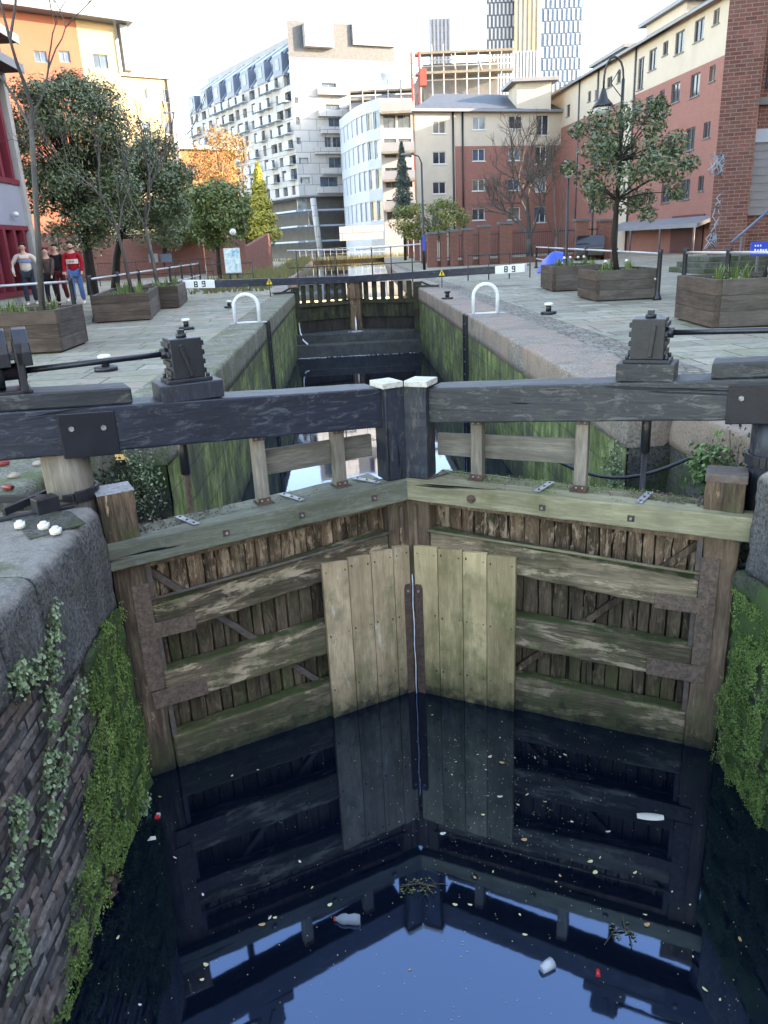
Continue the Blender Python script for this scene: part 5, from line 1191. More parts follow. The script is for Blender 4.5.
q = Vector((M0.x * 88 / 76 + .2, 88)); r_ = M1 - nM * 11; body(mb, [M0 - nM * .3, M1 - nM * .3, r_, q], -.1, zm - .05, 'render_cream_mid')
m = MB(); rise = ptz(470, 88, M0, M1)[1] - zm; a = M0 + nM * .5 - dM * .5; b_ = M1 + nM * .5; c = M1 - nM * 5.5; e = M0 - nM * 5.5 + dM * 2.0; f_ = q + Vector((.1, .3)); e = (a + f_) / 2 + dM * 2.2; g_ = M1 - nM * 11.5; rz2 = rise * 1.25
m.add([(a.x, a.y, zm), (b_.x, b_.y, zm), (c.x, c.y, zm + rz2), (e.x, e.y, zm + rz2), (f_.x, f_.y, zm), (g_.x, g_.y, zm)], [(0, 1, 2, 3), (3, 2, 5, 4), (0, 3, 4), (0, 4, 5, 1), (1, 5, 2)]); m.build('roof', 'slate', mb)
m = MB(); m.bar((a.x, a.y, zm + .0), (b_.x, b_.y, zm + .0), .14, .22); m.build('gutter', 'panel_grey', mb)
for u in (us_ - .2, us_ + .75): q = M0 + dM * u + nM * .08; MB().tube([(q.x, q.y, 0), (q.x, q.y, zm)], .09, 8).build('downpipe', 'lamp_black', mb)
a_ = at(517, 100, 79); b2 = at(551, 100, 79); zt = at(530, 82, 79).z; sb = body(mb, [(a_.x, 79), (b2.x, 79), (b2.x, 83), (a_.x, 83)], zm, zt, 'render_cream_mid', 'stair_tower'); body(sb, [(a_.x - .6, 78.4), (b2.x + .6, 78.4), (b2.x + .6, 83.6), (a_.x - .6, 83.6)], zt, zt + .3, 'panel_grey', 'tower_roof')

# --- brick corner building, right edge; runs on along the quay out of frame
C0 = Vector((at(712, 200, 35).x, 35.0)); Cx = at(750, 150, 34.9).x
cb = thing('brick_warehouse', 'tall dark red brick building with a buttress at the right edge', 'building')
body(cb, [(C0.x, 35), (Cx, 34.6), (Cx + 6, 45), (C0.x * 45 / 35 + .4, 45)], -.1, 17, 'brick_red', 'pier')
body(cb, [(Cx + .02, 35.4), (Cx + 16, 34.2), (Cx + 20, 45), (Cx + 7, 45)], -.1, 17, 'brick_red', 'wall')
zl = at(760, 102, 35.2).z; z2 = at(760, 140, 35.2).z; zs2 = at(760, 215, 35.2).z
MB().box(Cx + .05, Cx + 4, 35.12, 35.38, zl - .12, zl + .14).build('stone_band', 'concrete_dark', cb, bevel=.02)
MB().box(Cx + .2, Cx + 3.2, 35.10, 35.38, z2 - .1, z2 + .42).build('lintel', 'panel_pale_blue', cb, bevel=.01)
m = MB(); m.box(Cx + .35, Cx + 3.0, 35.2, 35.37, zs2, z2 - .1); wd_ = m.build('shutter', 'panel_grey', cb); 
for k in range(9): z_ = zs2 + (z2 - .1 - zs2) * k / 9; MB().box(Cx + .36, Cx + 2.99, 35.17, 35.2, z_, z_ + .04).build('slat', 'panel_grey', wd_)
MB().box(Cx + .6, Cx + 3, 35.28, 35.37, zl + .5, zl + 3.6).build('window', 'pane_dark', cb)
# pale scribbles of spray paint on the pier
random.seed(3)
for (gx, gy, s_) in ((721, 165, .5), (724, 220, .55), (716, 240, .4), (727, 200, .4)):
    q = at(gx, gy, 34.95); pts = []
    for k in range(46): a = k * 1.15; pts.append((q.x + s_ * .5 * math.cos(a) * (1 + 1.2 * nz(k * .7, gx, 1)) + .03 * (k % 23) - .35, 34.92, q.z + s_ * .8 * math.sin(a * .83) * (1 + 1.3 * nz(k * .6, gy, 2))))
    m = MB(); m.tube(pts, .022, 4); m.build('spray_paint', 'panel_pale_blue', cb)
# ramp/steps with a sloping handrail and blue sign beside it
st_ = thing('stone_steps', 'mossy stone steps at the foot of the brick building on the right', 'steps', (14.6, 29, 0))
pa = at(704, 288, 27); pb = at(764, 300, 27)
st_.location = (0, 0, 0)
for k in range(3): MB().box(at(698 + 8 * k, 290, 27.5).x, at(698 + 8 * k, 290, 27.5).x + 9 - k, 27.2 + .45 * k, 30.2, .18 * k, .18 * (k + 1)).build('step', 'recess_stone', st_, bevel=.02)
p0 = at(731, 243, 26.5); p1 = at(775, 205, 26.5)
t = thing('handrail', 'sloping blue grey handrail rising right beside the brick building', 'handrail', (p0.x, 26.5, 0)); MB().tube([(0, 0, p0.z), (p1.x - p0.x, 0, p1.z)], .045, 8).build('rail', 'panel_blue_grey', t); MB().tube([(.35, 0, .1), (.35, 0, p0.z + .2)], .04, 8).build('post', 'frame_grey', t)
a_ = at(751, 242, 24); b2 = at(790, 254, 24); t = thing('street_sign', 'bright blue sign with white lettering at the right edge', 'sign', (a_.x, 24, 0)); MB().box(0, b2.x - a_.x, -.02, .02, b2.z, a_.z).build('board', 'sign_blue', t, bevel=.005)
MB().box(.25, .31, .02, .08, 0, b2.z + .05).build('post', 'frame_grey', t)
def text3(body_, size, loc, rot, mat, parent, name='lettering', ext=.004):
    cu = bpy.data.curves.new(name, 'FONT'); cu.body = body_; cu.size = size; cu.extrude = ext; cu.align_x = 'CENTER'; cu.align_y = 'CENTER'
    tmp = bpy.data.objects.new('tmp', cu); COL.objects.link(tmp); dg = bpy.context.evaluated_depsgraph_get(); me = bpy.data.meshes.new_from_object(tmp.evaluated_get(dg)); bpy.data.objects.remove(tmp)
    me.materials.clear(); me.materials.append(MATS[mat]); o = bpy.data.objects.new(name, me); COL.objects.link(o); o.parent = parent; o.location = loc; o.rotation_euler = rot; return o
w_ = b2.x - a_.x
m = MB()
for k in range(9): m.box(.12 + k * .085, .12 + k * .085 + random.uniform(.03, .06), -.026, -.021, a_.z - .30, a_.z - .23 + random.uniform(0, .03))
for k in range(3): m.box(.12 + k * .08, .16 + k * .08, -.026, -.021, a_.z - .14, a_.z - .09)
m.build('lettering', 'white_paint', bpy.data.objects[t.name])

# --- orange and cream block, left
O0 = Vector((at(5, 150, 58).x, 58)); O1 = Vector((at(131, 150, 62).x, 62)); ob = thing('apartment_block', 'orange and sunlit cream block with an overhanging grey roof at the upper left', 'building'); dO = (O1 - O0).normalized(); nO = Vector((dO.y, -dO.x)); WO = (O1 - O0).length
uo1, _ = ptz(80, 50, O0, O1); zt0 = ptz(30, 8, O0, O1)[1]; zt1 = ptz(120, 24, O0, O1)[1]
ho = pxh(O0, O1, [(189, 280, 258, 342), (325, 280, 385, 342), (512, 298, 592, 376)], 5.486, 0, 0)
def mo(u, z): return 'render_orange' if u < uo1 else 'render_cream'
mo.us = [uo1]; mo.zs = []
ztm = min(zt0, zt1); facade(ob, O0, O1, 0, ztm, ho, mo, 'panel_blue_grey', 'pane_blue', mull=1)
q = O0 - nO * 9; r_ = O1 - nO * 9; body(ob, [O0 - nO * .3, O1 - nO * .3, r_, q], -.1, ztm - .05, 'render_cream')
m = MB(); a = O0 + nO * 1.2 - dO * 1; b_ = O1 + nO * 1.2 + dO * 1.1; c = O1 - nO * 9.4 + dO * 1.1; e = O0 - nO * 9.4 - dO
m.hexa([(a.x, a.y, zt0 - .1), (b_.x, b_.y, ztm - .1), (c.x, c.y, ztm - .1), (e.x, e.y, zt0 - .1), (a.x, a.y, zt0 + .85), (b_.x, b_.y, ztm + .85), (c.x, c.y, ztm + .85), (e.x, e.y, zt0 + .85)]); m.build('roof', 'metal_roof', ob, bevel=.02)
m = MB(); m.prism([(0, 0), (uo1, 0), (uo1, (zt0 - ztm) * (1 - uo1 / WO))] + [(0, zt0 - ztm)], 0, .2); 
o_ = m.build('gable', 'render_orange', ob); o_.location = (O0.x, O0.y, ztm); o_.rotation_euler = (0, 0, math.atan2(dO.y, dO.x))
m = MB(); m.prism([(uo1 + .01, 0), (WO, 0), (uo1 + .01, (zt0 - ztm) * (1 - uo1 / WO))], 0, .2); o_ = m.build('gable', 'render_cream', ob); o_.location = (O0.x, O0.y, ztm); o_.rotation_euler = (0, 0, math.atan2(dO.y, dO.x))
zb_ = ptz(135, 72, O0, O1)[1]; m = MB(); a = O1 + dO * .55; m.bar((a.x, a.y, zb_), (a.x, a.y, ztm + .2), .5, .9, up=tuple((nO.x, nO.y, 0))); m.build('gable_screen', 'metal_roof', ob)
# --- low cream block next to it
L0 = Vector((at(130, 150, 68).x, 68)); L1 = Vector((at(176, 150, 70).x, 70)); lb = thing('apartment_block', 'lower flat roofed cream block right of the orange one', 'building'); zt = ptz(160, 79, L0, L1)[1]
hl = pxh(L0, L1, [(412, 264, 442, 296), (486, 266, 514, 308), (497, 364, 526, 404), (425, 362, 452, 402)], 3, 0, 0)
facade(lb, L0, L1, 0, zt, hl, const('render_cream'), 'frame_white', 'pane_blue', mull=1); d = (L1 - L0).normalized(); n = Vector((d.y, -d.x))
body(lb, [L0 - n * .3, L1 - n * .3, L1 - n * 8, L0 - n * 8], -.1, zt - .04, 'render_cream'); a = L0 + n * .25 - d * .2; b_ = L1 + n * .25 + d * .2; body(lb, [a, b_, b_ - n * 8.4, a - n * 8.4], zt, zt + .25, 'panel_pale_blue', 'parapet')
q = L1 + n * .1 - d * .1; MB().tube([(q.x, q.y, 2), (q.x, q.y, zt)], .08, 8).build('downpipe', 'frame_grey', lb)
# --- orange sunlit piece
G0 = Vector((at(172, 170, 92).x, 92)); G1 = Vector((at(236, 170, 96).x, 96)); ob2 = thing('apartment_block', 'low orange block glowing in the sun behind the autumn tree', 'building'); zt = ptz(205, 150, G0, G1)[1]
facade(ob2, G0, G1, 0, zt, [(3, 4.6, zt - 5, zt - 3.6), (6, 7.6, zt - 5, zt - 3.6), (3, 4.6, zt - 8, zt - 6.6), (6, 7.6, zt - 8, zt - 6.6)], const('render_lit_orange'), 'frame_grey', mull=1); d = (G1 - G0).normalized(); n = Vector((d.y, -d.x))
body(ob2, [G0 - n * .3, G1 - n * .3, G1 - n * 9, G0 - n * 9], -.1, zt - .04, 'render_lit_orange'); a = G0 + n * .5 - d * .5; b_ = G1 + n * .5 + d * .5; body(ob2, [a, b_, b_ - n * 9.8, a - n * 9.8], zt, zt + .4, 'render_white', 'parapet')

# --- near left building with red fins
NX = -10.45; y0_ = 14.0; y1_ = 27.6
nb = thing('office_building', 'red and grey modern building with vertical red fins at the left edge', 'building')
def zy(px, py, Y): return at(px, py, Y).z
def zx(py, px=20): return atx(px, py, NX).z
z_a = atx(20, 296, NX).z; z_b = atx(20, 226, NX).z; z_c = atx(20, 186, NX).z; z_d = atx(16, 82, NX).z; z_e = atx(12, 55, NX).z
body(nb, [(NX - .25, y0_), (NX - .25, y1_ - .1), (NX - 9, y1_ - .1), (NX - 9, y0_)], 0, 14, 'wine_dark', 'core')
MB().box(NX - .24, NX + .05, y0_, y1_, .0, z_a).build('plinth', 'concrete', nb)
MB().box(NX - .24, NX + .04, y0_, y1_, z_b, z_c).build('grey_band', 'panel_mid_grey', nb)
MB().box(NX - .24, NX + .10, y0_, y1_, z_a + .002, z_a + .16).build('red_sill', 'paint_red', nb); MB().box(NX - .24, NX + .10, y0_, y1_, z_b - .14, z_b - .002).build('red_head', 'paint_red', nb)
MB().box(NX - .24, NX + .10, y0_, y1_, z_c + .002, z_c + .16).build('red_sill', 'paint_red', nb)
for za, zb2 in ((z_d, z_d + .2), (z_e, z_e + .2)): MB().box(NX - .24, NX + .75, y0_, y1_ + .2, za, zb2).build('canopy', 'wine_dark', nb); MB().box(NX + .75, NX + .80, y0_, y1_ + .2, za - .03, zb2 + .02).build('canopy_edge', 'panel_grey', nb)
for (za, zb2) in ((z_a + .16, z_b - .14), (z_c + .16, z_d - .01), (z_e + .2, 14)):
    y = y1_ - .5
    while y > y0_ + .3:
        MB().box(NX - .2, NX + .12, y - .09, y + .09, za + .002, zb2 - .002).build('fin', 'paint_red', nb); MB().box(NX - .2, NX - .15, y - .62, y - .2, za + .002, zb2 - .002).build('pane', 'pane_warm', nb); y -= .78
MB().box(NX - .3, NX + .16, y1_ - .02, y1_ + .28, 0, 14).build('corner_column', 'concrete', nb)
t = MB().lathe((NX + .2, y1_ - 1.1, z_b + .25), [(.02, 0), (.09, .03), (.09, .12), (.02, .15)], 12); tag(t.build('wall_light', 'lamp_glass', nb))

# --- white terraced apartment building with dormers
W0 = Vector((at(193, 150, 160).x, 160)); W1 = Vector((at(296, 150, 126).x, 126)); W2 = Vector((at(398, 150, 132).x, 132)); wb = thing('apartment_building', 'white multi storey apartment building with blue grey dormers and stacked balconies', 'building')
dW = (W1 - W0).normalized(); WW = (W1 - W0).length; nW = Vector((dW.y, -dW.x)); zt = ptz(290, 70, W0, W1)[1]; zb_ = ptz(290, 198, W0, W1)[1]
random.seed(8); hw = []; nc = 14; nr = 8; cw = WW / nc; rh = (zt - zb_) / nr
for r_ in range(nr):
    for c_ in range(nc):
        a = random.choice((.08, .22)); wd = random.choice((.5, .7, .38)); hw.append((cw * (c_ + a), cw * (c_ + a + wd), zb_ + rh * (r_ + .16), zb_ + rh * (r_ + random.choice((.76, .88)))))
facade(wb, W0, W1, zb_, zt, hw, const('render_white'), 'panel_blue_grey', depth=.6, fr=.12, mull=1, panefn=lambda i: ('pane_dark', 'pane_blue', 'pane_warm', 'pane_dark')[i * 7 % 4])
for r_ in range(1, nr + 0):   # balcony fronts
    for c_ in range(nc):
        if random.random() < .55:
            a = W0 + dW * cw * (c_ + .1) + nW * .5; b_ = W0 + dW * cw * (c_ + .8) + nW * .5; z_ = zb_ + rh * (r_ + .15); m = MB(); m.bar((a.x, a.y, z_), (b_.x, b_.y, z_), .9, .16); q = nW * .42; m.bar((a.x + q.x, a.y + q.y, z_ + .55), (b_.x + q.x, b_.y + q.y, z_ + .55), .05, .9); m.build('balcony', 'panel_pale_blue', wb)
# mansard with dormers
zr0, zr1 = zt, ptz(292, 27, W0, W1)[1]; setb = 4.5; nd = 7; m = MB(); a, b_ = W0 - dW * .5, W1 + dW * .2; c = W1 - nW * setb; e = W0 - nW * setb
m.add([(a.x, a.y, zr0), (b_.x, b_.y, zr0), (c.x, c.y, zr1), (e.x, e.y, zr1)], [(0, 1, 2, 3)]); m.build('mansard', 'render_white', wb)
for k in range(nd):
    u0, u1 = WW * (k + .12) / nd, WW * (k + .62) / nd; a = W0 + dW * u0 + nW * .1; b_ = W0 + dW * u1 + nW * .1; c = b_ - nW * (setb - .2); e = a - nW * (setb - .2)
    m = MB(); m.hexa([(a.x, a.y, zr0 + 2.6), (b_.x, b_.y, zr0 + 2.6), (b_.x - nW.x * .01, b_.y - nW.y * .01, zr0 + 2.7), (a.x, a.y, zr0 + 2.7)] + [(e.x, e.y, zr1 - .1), (c.x, c.y, zr1 - .1), (c.x, c.y, zr1 + .25), (e.x, e.y, zr1 + .25)]); m.build('dormer_glazing', 'panel_pale_blue', wb)
    m = MB(); m.hexa([(p_.x, p_.y, zr0 - .2) for p_ in (a, b_, b_ - nW * 1.2, a - nW * 1.2)] + [(p_.x, p_.y, zr0 + 2.6) for p_ in (a, b_, b_ - nW * 1.2, a - nW * 1.2)]); dm = m.build('dormer', 'panel_blue_grey', wb)
    a2 = a + nW * .02 + dW * (u1 - u0) * .3; b3 = a + nW * .02 + dW * (u1 - u0) * .7; m = MB(); m.bar((a2.x, a2.y, zr0 + 1.3), (b3.x, b3.y, zr0 + 1.3), .05, 1.5); m.build('pane', 'pane_blue', dm)
    q = W0 + dW * WW * (k + .8) / nd + nW * .12; m = MB(); r2 = q - nW * (setb + .1); m.bar((q.x, q.y, zr0 - .3), (r2.x, r2.y, zr1 + .2), .7, .5); m.build('roof_fin', 'panel_blue_grey', wb)
zf = ptz(350, 60, W1, W2)[1]; d2_ = (W2 - W1).normalized(); n2 = Vector((d2_.y, -d2_.x)); WL = (W2 - W1).length
h2 = pxh(W1, W2, [(418, 245, 462, 272), (430, 308, 472, 334), (440, 348, 475, 392), (428, 405, 448, 442), (452, 405, 478, 452), (415, 522, 468, 564), (440, 465, 478, 505), (343, 345, 354, 368), (345, 406, 356, 426), (338, 287, 350, 305), (352, 466, 380, 484), (356, 524, 384, 542), (395, 165, 452, 178), (492, 165, 515, 176), (530, 165, 575, 176)], 2.954, 180, 0)
zroof = ptz(350, 24, W1, W2)[1]
def mw(u, z): return 'render_white' if z < zf else 'panel_grey'
mw.us = []; mw.zs = [zf]
facade(wb, W1, W2, zb_, zf, h2[:12], const('render_white'), 'panel_grey', 'pane_blue', depth=.4, fr=.1, mull=1)
facade(wb, W1 - n2 * .0, W2, zf, zroof, [], const('slate'), wname='attic_wall')
z1_, z0_ = ptz(330, 26, W1, W2)[1], ptz(330, 49, W1, W2)[1]; u0, u1 = ptz(303, 40, W1, W2)[0], ptz(331, 40, W1, W2)[0]; a = W1 + d2_ * u0 + n2 * .6; b_ = W1 + d2_ * u1 + n2 * .6; m = MB(); m.bar((a.x, a.y, (z0_ + z1_) / 2), (b_.x, b_.y, (z0_ + z1_) / 2), 1.1, z1_ - z0_); m.build('attic_box', 'render_white', wb)
u0, u1 = ptz(352, 40, W1, W2)[0], WL; a = W1 + d2_ * u0 + n2 * .3; b_ = W1 + d2_ * (u1 - .1) + n2 * .3; m = MB(); m.bar((a.x, a.y, (zf + zroof) / 2 + 1), (b_.x, b_.y, (zf + zroof) / 2 + 1), .5, (zroof - zf) * .6); m.build('attic_panel', 'render_white', wb)
for (x0, y0, x1, y1) in ((330, 82, 346, 93), (326, 104, 342, 114)):
    (u0, zq), (u1, zq2) = ptz(x0, y0, W1, W2), ptz(x1, y1, W1, W2)
for (x, y) in ((447, 246), (450, 310), (458, 360), (440, 420), (447, 535), (462, 480)):
    u, z_ = ptz(180 + x / 2.954, y / 2.954 + 9, W1, W2); a = W1 + d2_ * (u - 2.4) + n2 * .5; b_ = W1 + d2_ * (u + 2.4) + n2 * .5; m = MB(); m.bar((a.x, a.y, z_), (b_.x, b_.y, z_), 1, .9); m.build('balcony', 'render_white', wb)
body(wb, [W0 - nW * .7, W1 - nW * .7 - n2 * .2, W2 - n2 * .7, W2 - n2 * 14, W0 - nW * 16], zb_, zt - .1, 'render_white', 'core')
body(wb, [W0 - nW * 4.4, W1 - nW * 4.4 - n2 * .2, W2 - n2 * .7, W2 - n2 * 14, W0 - nW * 16], zt, zroof - .1, 'panel_grey', 'attic_core')
# recessed lower storeys with a slanting column
cc0 = W0 - nW * 3; cc1 = W1 - nW * 3 - n2 * 2; cc2 = W2 - n2 * 3; body(wb, [cc0, cc1, cc2, W2 - n2 * 14, W0 - nW * 16], -.1, zb_, 'concrete_dark', 'lower_storeys')
for k in range(1, 4):
    z_ = zb_ * k / 4 + .2; a = W0 - nW * .4; b_ = W1 - nW * .4; c = W2 - n2 * .5; m = MB(); m.bar((a.x, a.y, z_), (b_.x, b_.y, z_), 2.4, .25); m.bar((b_.x, b_.y, z_), (c.x, c.y, z_), 2.4, .25); m.build('floor_slab', 'panel_pale_blue', wb)
a = ptz(312, 200, W1, W2); q0 = at(313, 198, 125.5); q1 = at(320, 243, 125.5); MB().tube([tuple(q0), (q1.x, q1.y, 0)], .45, 10).build('slanting_column', 'render_white', wb)
for q in range(6):
    z_ = zb_ + (zf - zb_) * (q + .5) / 6.5; a = W1 + d2_ * (WL * .86) + n2 * .02; b_ = W1 + d2_ * (WL * .97) + n2 * .02; m = MB(); m.bar((a.x, a.y, z_ + .6), (b_.x, b_.y, z_ + .6), .06, 1.5); m.build('window', 'pane_blue', wb)
random.seed(9)
for k in range(10):
    u = WL * (k + .3) / 10; z_ = zb_ * random.choice((.15, .4, .65, .88)); a = W1 + d2_ * u - n2 * 2.9; m = MB(); m.bar((a.x, a.y, z_), (a.x + d2_.x * 1.6, a.y + d2_.y * 1.6, z_), .1, 2); m.build('window', 'pane_pale', wb)

# --- curved glazed office
cbu = thing('office_building', 'pale blue office block with a curved front of ribbon windows', 'building')
Yc = 108; K = []
for px, Y_ in ((342, 122), (349, 117), (358, 112), (368, 108.5), (382, 106)): K.append(Vector((at(px, 170, Y_).x, Y_)))
ztc = at(382, 98, 106).z; fl_ = [(at(382, y, 106).z) for y in (228, 222, 196, 190, 173, 163, 150, 140, 122, 105)]
rows = [((at(382, 220, 106).z), at(382, 200, 106).z), (at(382, 188, 106).z, at(382, 168, 106).z), (at(382, 158, 106).z, at(382, 139, 106).z), (at(382, 128, 106).z, at(382, 110, 106).z)]
for A_, B_ in zip(K, K[1:]):
    Ls = (B_ - A_).length; hh = []
    for z0_, z1_ in rows:
        for q in range(2): hh.append((Ls * (q * .5 + .04), Ls * (q * .5 + .47), z0_, z1_))
    facade(cbu, A_, B_, 0, ztc, hh, const('panel_pale_blue'), 'frame_white', depth=.25, fr=.08, mull=0, panefn=lambda i: ('pane_warm', 'pane_blue', 'pane_pale')[i % 3])
E_ = K[-1]; E2 = Vector((at(414, 170, 107).x, 107)); body(cbu, [k_ - Vector((0, -.5)) for k_ in K] + [E2 + Vector((0, .5)), E2 + Vector((0, 14)), K[0] + Vector((2, 14))], -.1, ztc - .1, 'panel_pale_blue', 'core')
hh = []
for z0_, z1_ in rows: hh.append((.4, 2.0, z0_, z1_)); hh.append((2.3, 4.0, z0_, z1_))
facade(cbu, E_ + Vector((.02, 0)), E2, 0, ztc, hh, const('panel_grey'), 'frame_grey', depth=.2, mull=1)
for y in (112, 152, 180, 210):
    z_ = at(398, y, 105).z; MB().box(E_.x + .1, E2.x - .05, 104.8, 106.7, z_ - .15, z_ + .12).build('balcony_floor', 'scaffold_board', cbu); MB().box(E_.x + .1, E2.x - .05, 104.8, 104.86, z_ + .12, z_ + 1.1).build('balcony_front', 'panel_grey', cbu)
MB().box(at(339, 225, 104).x, at(383, 225, 104).x, 103, 105.4, at(360, 240, 104).z, at(360, 226, 104).z).build('ground_floor_canopy', 'render_white', cbu)
# --- scaffolded building
sY = 118; x0, x1 = at(350, 100, sY).x, at(512, 70, sY).x; xa = at(420, 70, sY).x
sb_ = thing('scaffolded_building', 'dark grey building under scaffolding above the slate roof', 'building'); zA = at(460, 52, sY).z
body(sb_, [(xa + .6, sY + 1.5), (at(500, 70, sY).x, sY + 1.5), (at(500, 70, sY).x, sY + 16), (xa + .6, sY + 16)], -.1, zA - 1, 'concrete_dark', 'core')
body(sb_, [(x0, sY + 4), (xa, sY + 4), (xa, sY + 14), (x0, sY + 14)], -.1, at(380, 90, sY).z, 'panel_mid_grey', 'side_wing')
for y in (51, 71): z_ = at(460, y, sY).z; MB().box(xa - .6, at(513, 70, sY).x, sY - .6, sY + 1.3, z_ - .3, z_).build('scaffold_deck', 'scaffold_board', sb_)
for y in (88, 96): z_ = at(380, y, sY).z; MB().box(x0, xa - .8, sY + 1, sY + 3, z_ - .25, z_).build('scaffold_deck', 'scaffold_board', sb_)
for k in range(9): x = xa + (at(512, 70, sY).x - xa) * k / 8; MB().tube([(x, sY - .5, 0), (x, sY - .5, zA + .9)], .09, 6).build('scaffold_pole', 'scaffold_pole', sb_)
for k in range(6): x = x0 + (xa - x0) * k / 5.5; MB().tube([(x, sY + .9, 0), (x, sY + .9, at(380, 86, sY).z + 1)], .08, 6).build('scaffold_pole', 'scaffold_pole', sb_)
for y in (60, 66, 80): z_ = at(460, y, sY).z; MB().tube([(xa, sY - .55, z_), (at(512, 70, sY).x, sY - .55, z_)], .07, 6).build('scaffold_tube', 'scaffold_pole', sb_)
for k, (a1, b1) in enumerate(((451, 53, ), (477, 53))): p0 = at(a1, 54, sY - .6); p1 = at(a1 + 5, 70, sY - .6); MB().tube([tuple(p0), tuple(p1)], .08, 6).build('scaffold_brace', 'scaffold_pole', sb_)
ht = thing('hoist_mast', 'red steel hoist mast beside the scaffolded building', 'hoist', (at(415, 60, sY - 3).x, sY - 3, 0)); zH = at(415, 52, sY - 3).z
for q in ((-.5, -.5), (.5, -.5), (.5, .5), (-.5, .5)): MB().tube([(q[0], q[1], 0), (q[0], q[1], zH)], .07, 6).build('mast_leg', 'red_steel', ht)
m = MB()
for k in range(int(zH / 1.4)): m.bar((-.5, -.5, k * 1.4), (.5, -.5, k * 1.4 + 1.4), .06, .06); m.bar((-.5, -.5, k * 1.4), (.5, -.5, k * 1.4), .06, .06)
m.build('lattice', 'red_steel', ht); z_ = at(420, 78, sY - 3).z; MB().box(.5, 1.4, -.7, .7, z_ - 1.0, z_ + 1.0).build('hoist_cage', 'red_steel', ht)
# --- towers
def tower(px0, px1, Y, ztop, lab, mats, nx, name='tower_block', rowh=3.2, pxs=30, depth=22):
    a = at(px0, pxs, Y).x; b_ = at(px1, pxs, Y).x; t = thing(name, lab, 'tower', (0, Y, 0)); t.location = (0, 0, 0)
    body(t, [(a, Y + .5), (b_, Y + .5), (b_ * (Y + depth) / Y, Y + depth), (a * (Y + depth) / Y + .3, Y + depth)], 0, ztop, mats[0], 'core'); wv = (b_ - a) / nx
    for k in range(nx): 
        m = MB(); x = a + wv * (k + .1)
        if mats[2] == 'checker':
            for j in range(int(ztop / rowh)):
                xx = x + (.5 * wv if j % 2 else 0); m.box(xx, min(xx + wv * .45, b_), Y - .1, Y + .49, j * rowh + .4, (j + 1) * rowh)
        else: m.box(x, x + wv * .5, Y - .1, Y + .49, 20, ztop)
        m.build('facade_strip', mats[1], t)
    return t
tower(486.5, 514, 262, 95, 'tall blue tower with a chequered facade, left of the cream striped tower', ('tower_dark', 'tower_white', 'checker'), 7)
tower(514.2, 541, 258, 96, 'tall cream tower with vertical gold strips between two blue towers', ('tower_white', 'tower_gold', 'strip'), 6)
tower(541.3, 583, 290, 106, 'slim pale blue glass tower right of the cream tower', ('tower_glass', 'panel_pale_blue', 'checker'), 9, rowh=3.6)
tower(486.5, 540, 240, at(500, 52, 240).z, 'white lower block with fine vertical fins in front of the towers', ('render_white', 'panel_pale_blue', 'strip'), 16, depth=12)
t = tower(429, 452, 220, at(440, 18, 220).z, 'pale hazy block with a blue glazed crown far behind the scaffolding', ('render_white', 'panel_blue_grey', 'strip'), 6)
a = at(400, 30, 200).x; b_ = at(413, 30, 200).x; t = thing('tower_block', 'distant pale grey block beyond the white apartments', 'tower'); body(t, [(a, 200), (b_, 200), (b_, 212), (a, 212)], 0, at(405, 28, 200).z, 'render_white', 'core'); MB().box(a + .5, b_ - .5, 200.5, 211, at(405, 28, 200).z, at(405, 22, 200).z).build('roof_plant', 'panel_grey', t)

# --- brick pillars with railings beside the towpath
pil = [gz(432.5, 264.5)]; 
def pillar(px, yb, yt, Y, wpx, i):
    p = at(px, 250, Y); wd = at(px + wpx / 2, 250, Y).x - p.x; h = at(px, yt, Y).z; pos = ['nearest the lamp post', 'second', 'third', 'fourth', 'fifth', 'sixth', 'seventh', 'eighth', 'ninth', 'tenth', 'eleventh'][i]
    lab = ('red brick pillar ' + pos) if i == 0 else ('red brick pillar, %s along the row from the towpath lamp' % pos)
    t = thing('brick_pillar', lab, 'pillar', (p.x, Y, 0), 0, 'brick pillars of the railing by the towpath')
    MB().box(-wd, wd, -wd, wd, -.1, h - .15).build('shaft', 'brick_low_wall', t); MB().box(-wd * 1.18, wd * 1.18, -wd * 1.18, wd * 1.18, h - .148, h).build('cap', 'concrete_dark', t, bevel=.02); return p.x
xs_ = []
for i, (x, yt, wpx) in enumerate(((432, 232, 9.5), (443.5, 231, 6.5), (453.5, 229.5, 8), (467.5, 228, 9.5), (484, 225, 10.5), (505, 222, 12), (580, 219, 12), (603, 219, 12))): xs_.append(pillar(x, 264, yt, 50, wpx, i))
t = thing('railing', 'tall dark railing set between the red brick pillars', 'railing', (xs_[0], 50.1, 0)); L = xs_[-1] - xs_[0]
MB().box(0, L, -.02, .04, 0, .35).build('kerb', 'brick_low_wall', t)
for zq in (.5, 1.75): MB().box(0, L, -.015, .015, zq, zq + .05).build('rail', 'lamp_black', t)
for k in range(90): x = L * (k + .5) / 90; MB().tube([(x, 0, .35), (x, 0, 1.95)], .014, 5).build('bar', 'lamp_black', t)
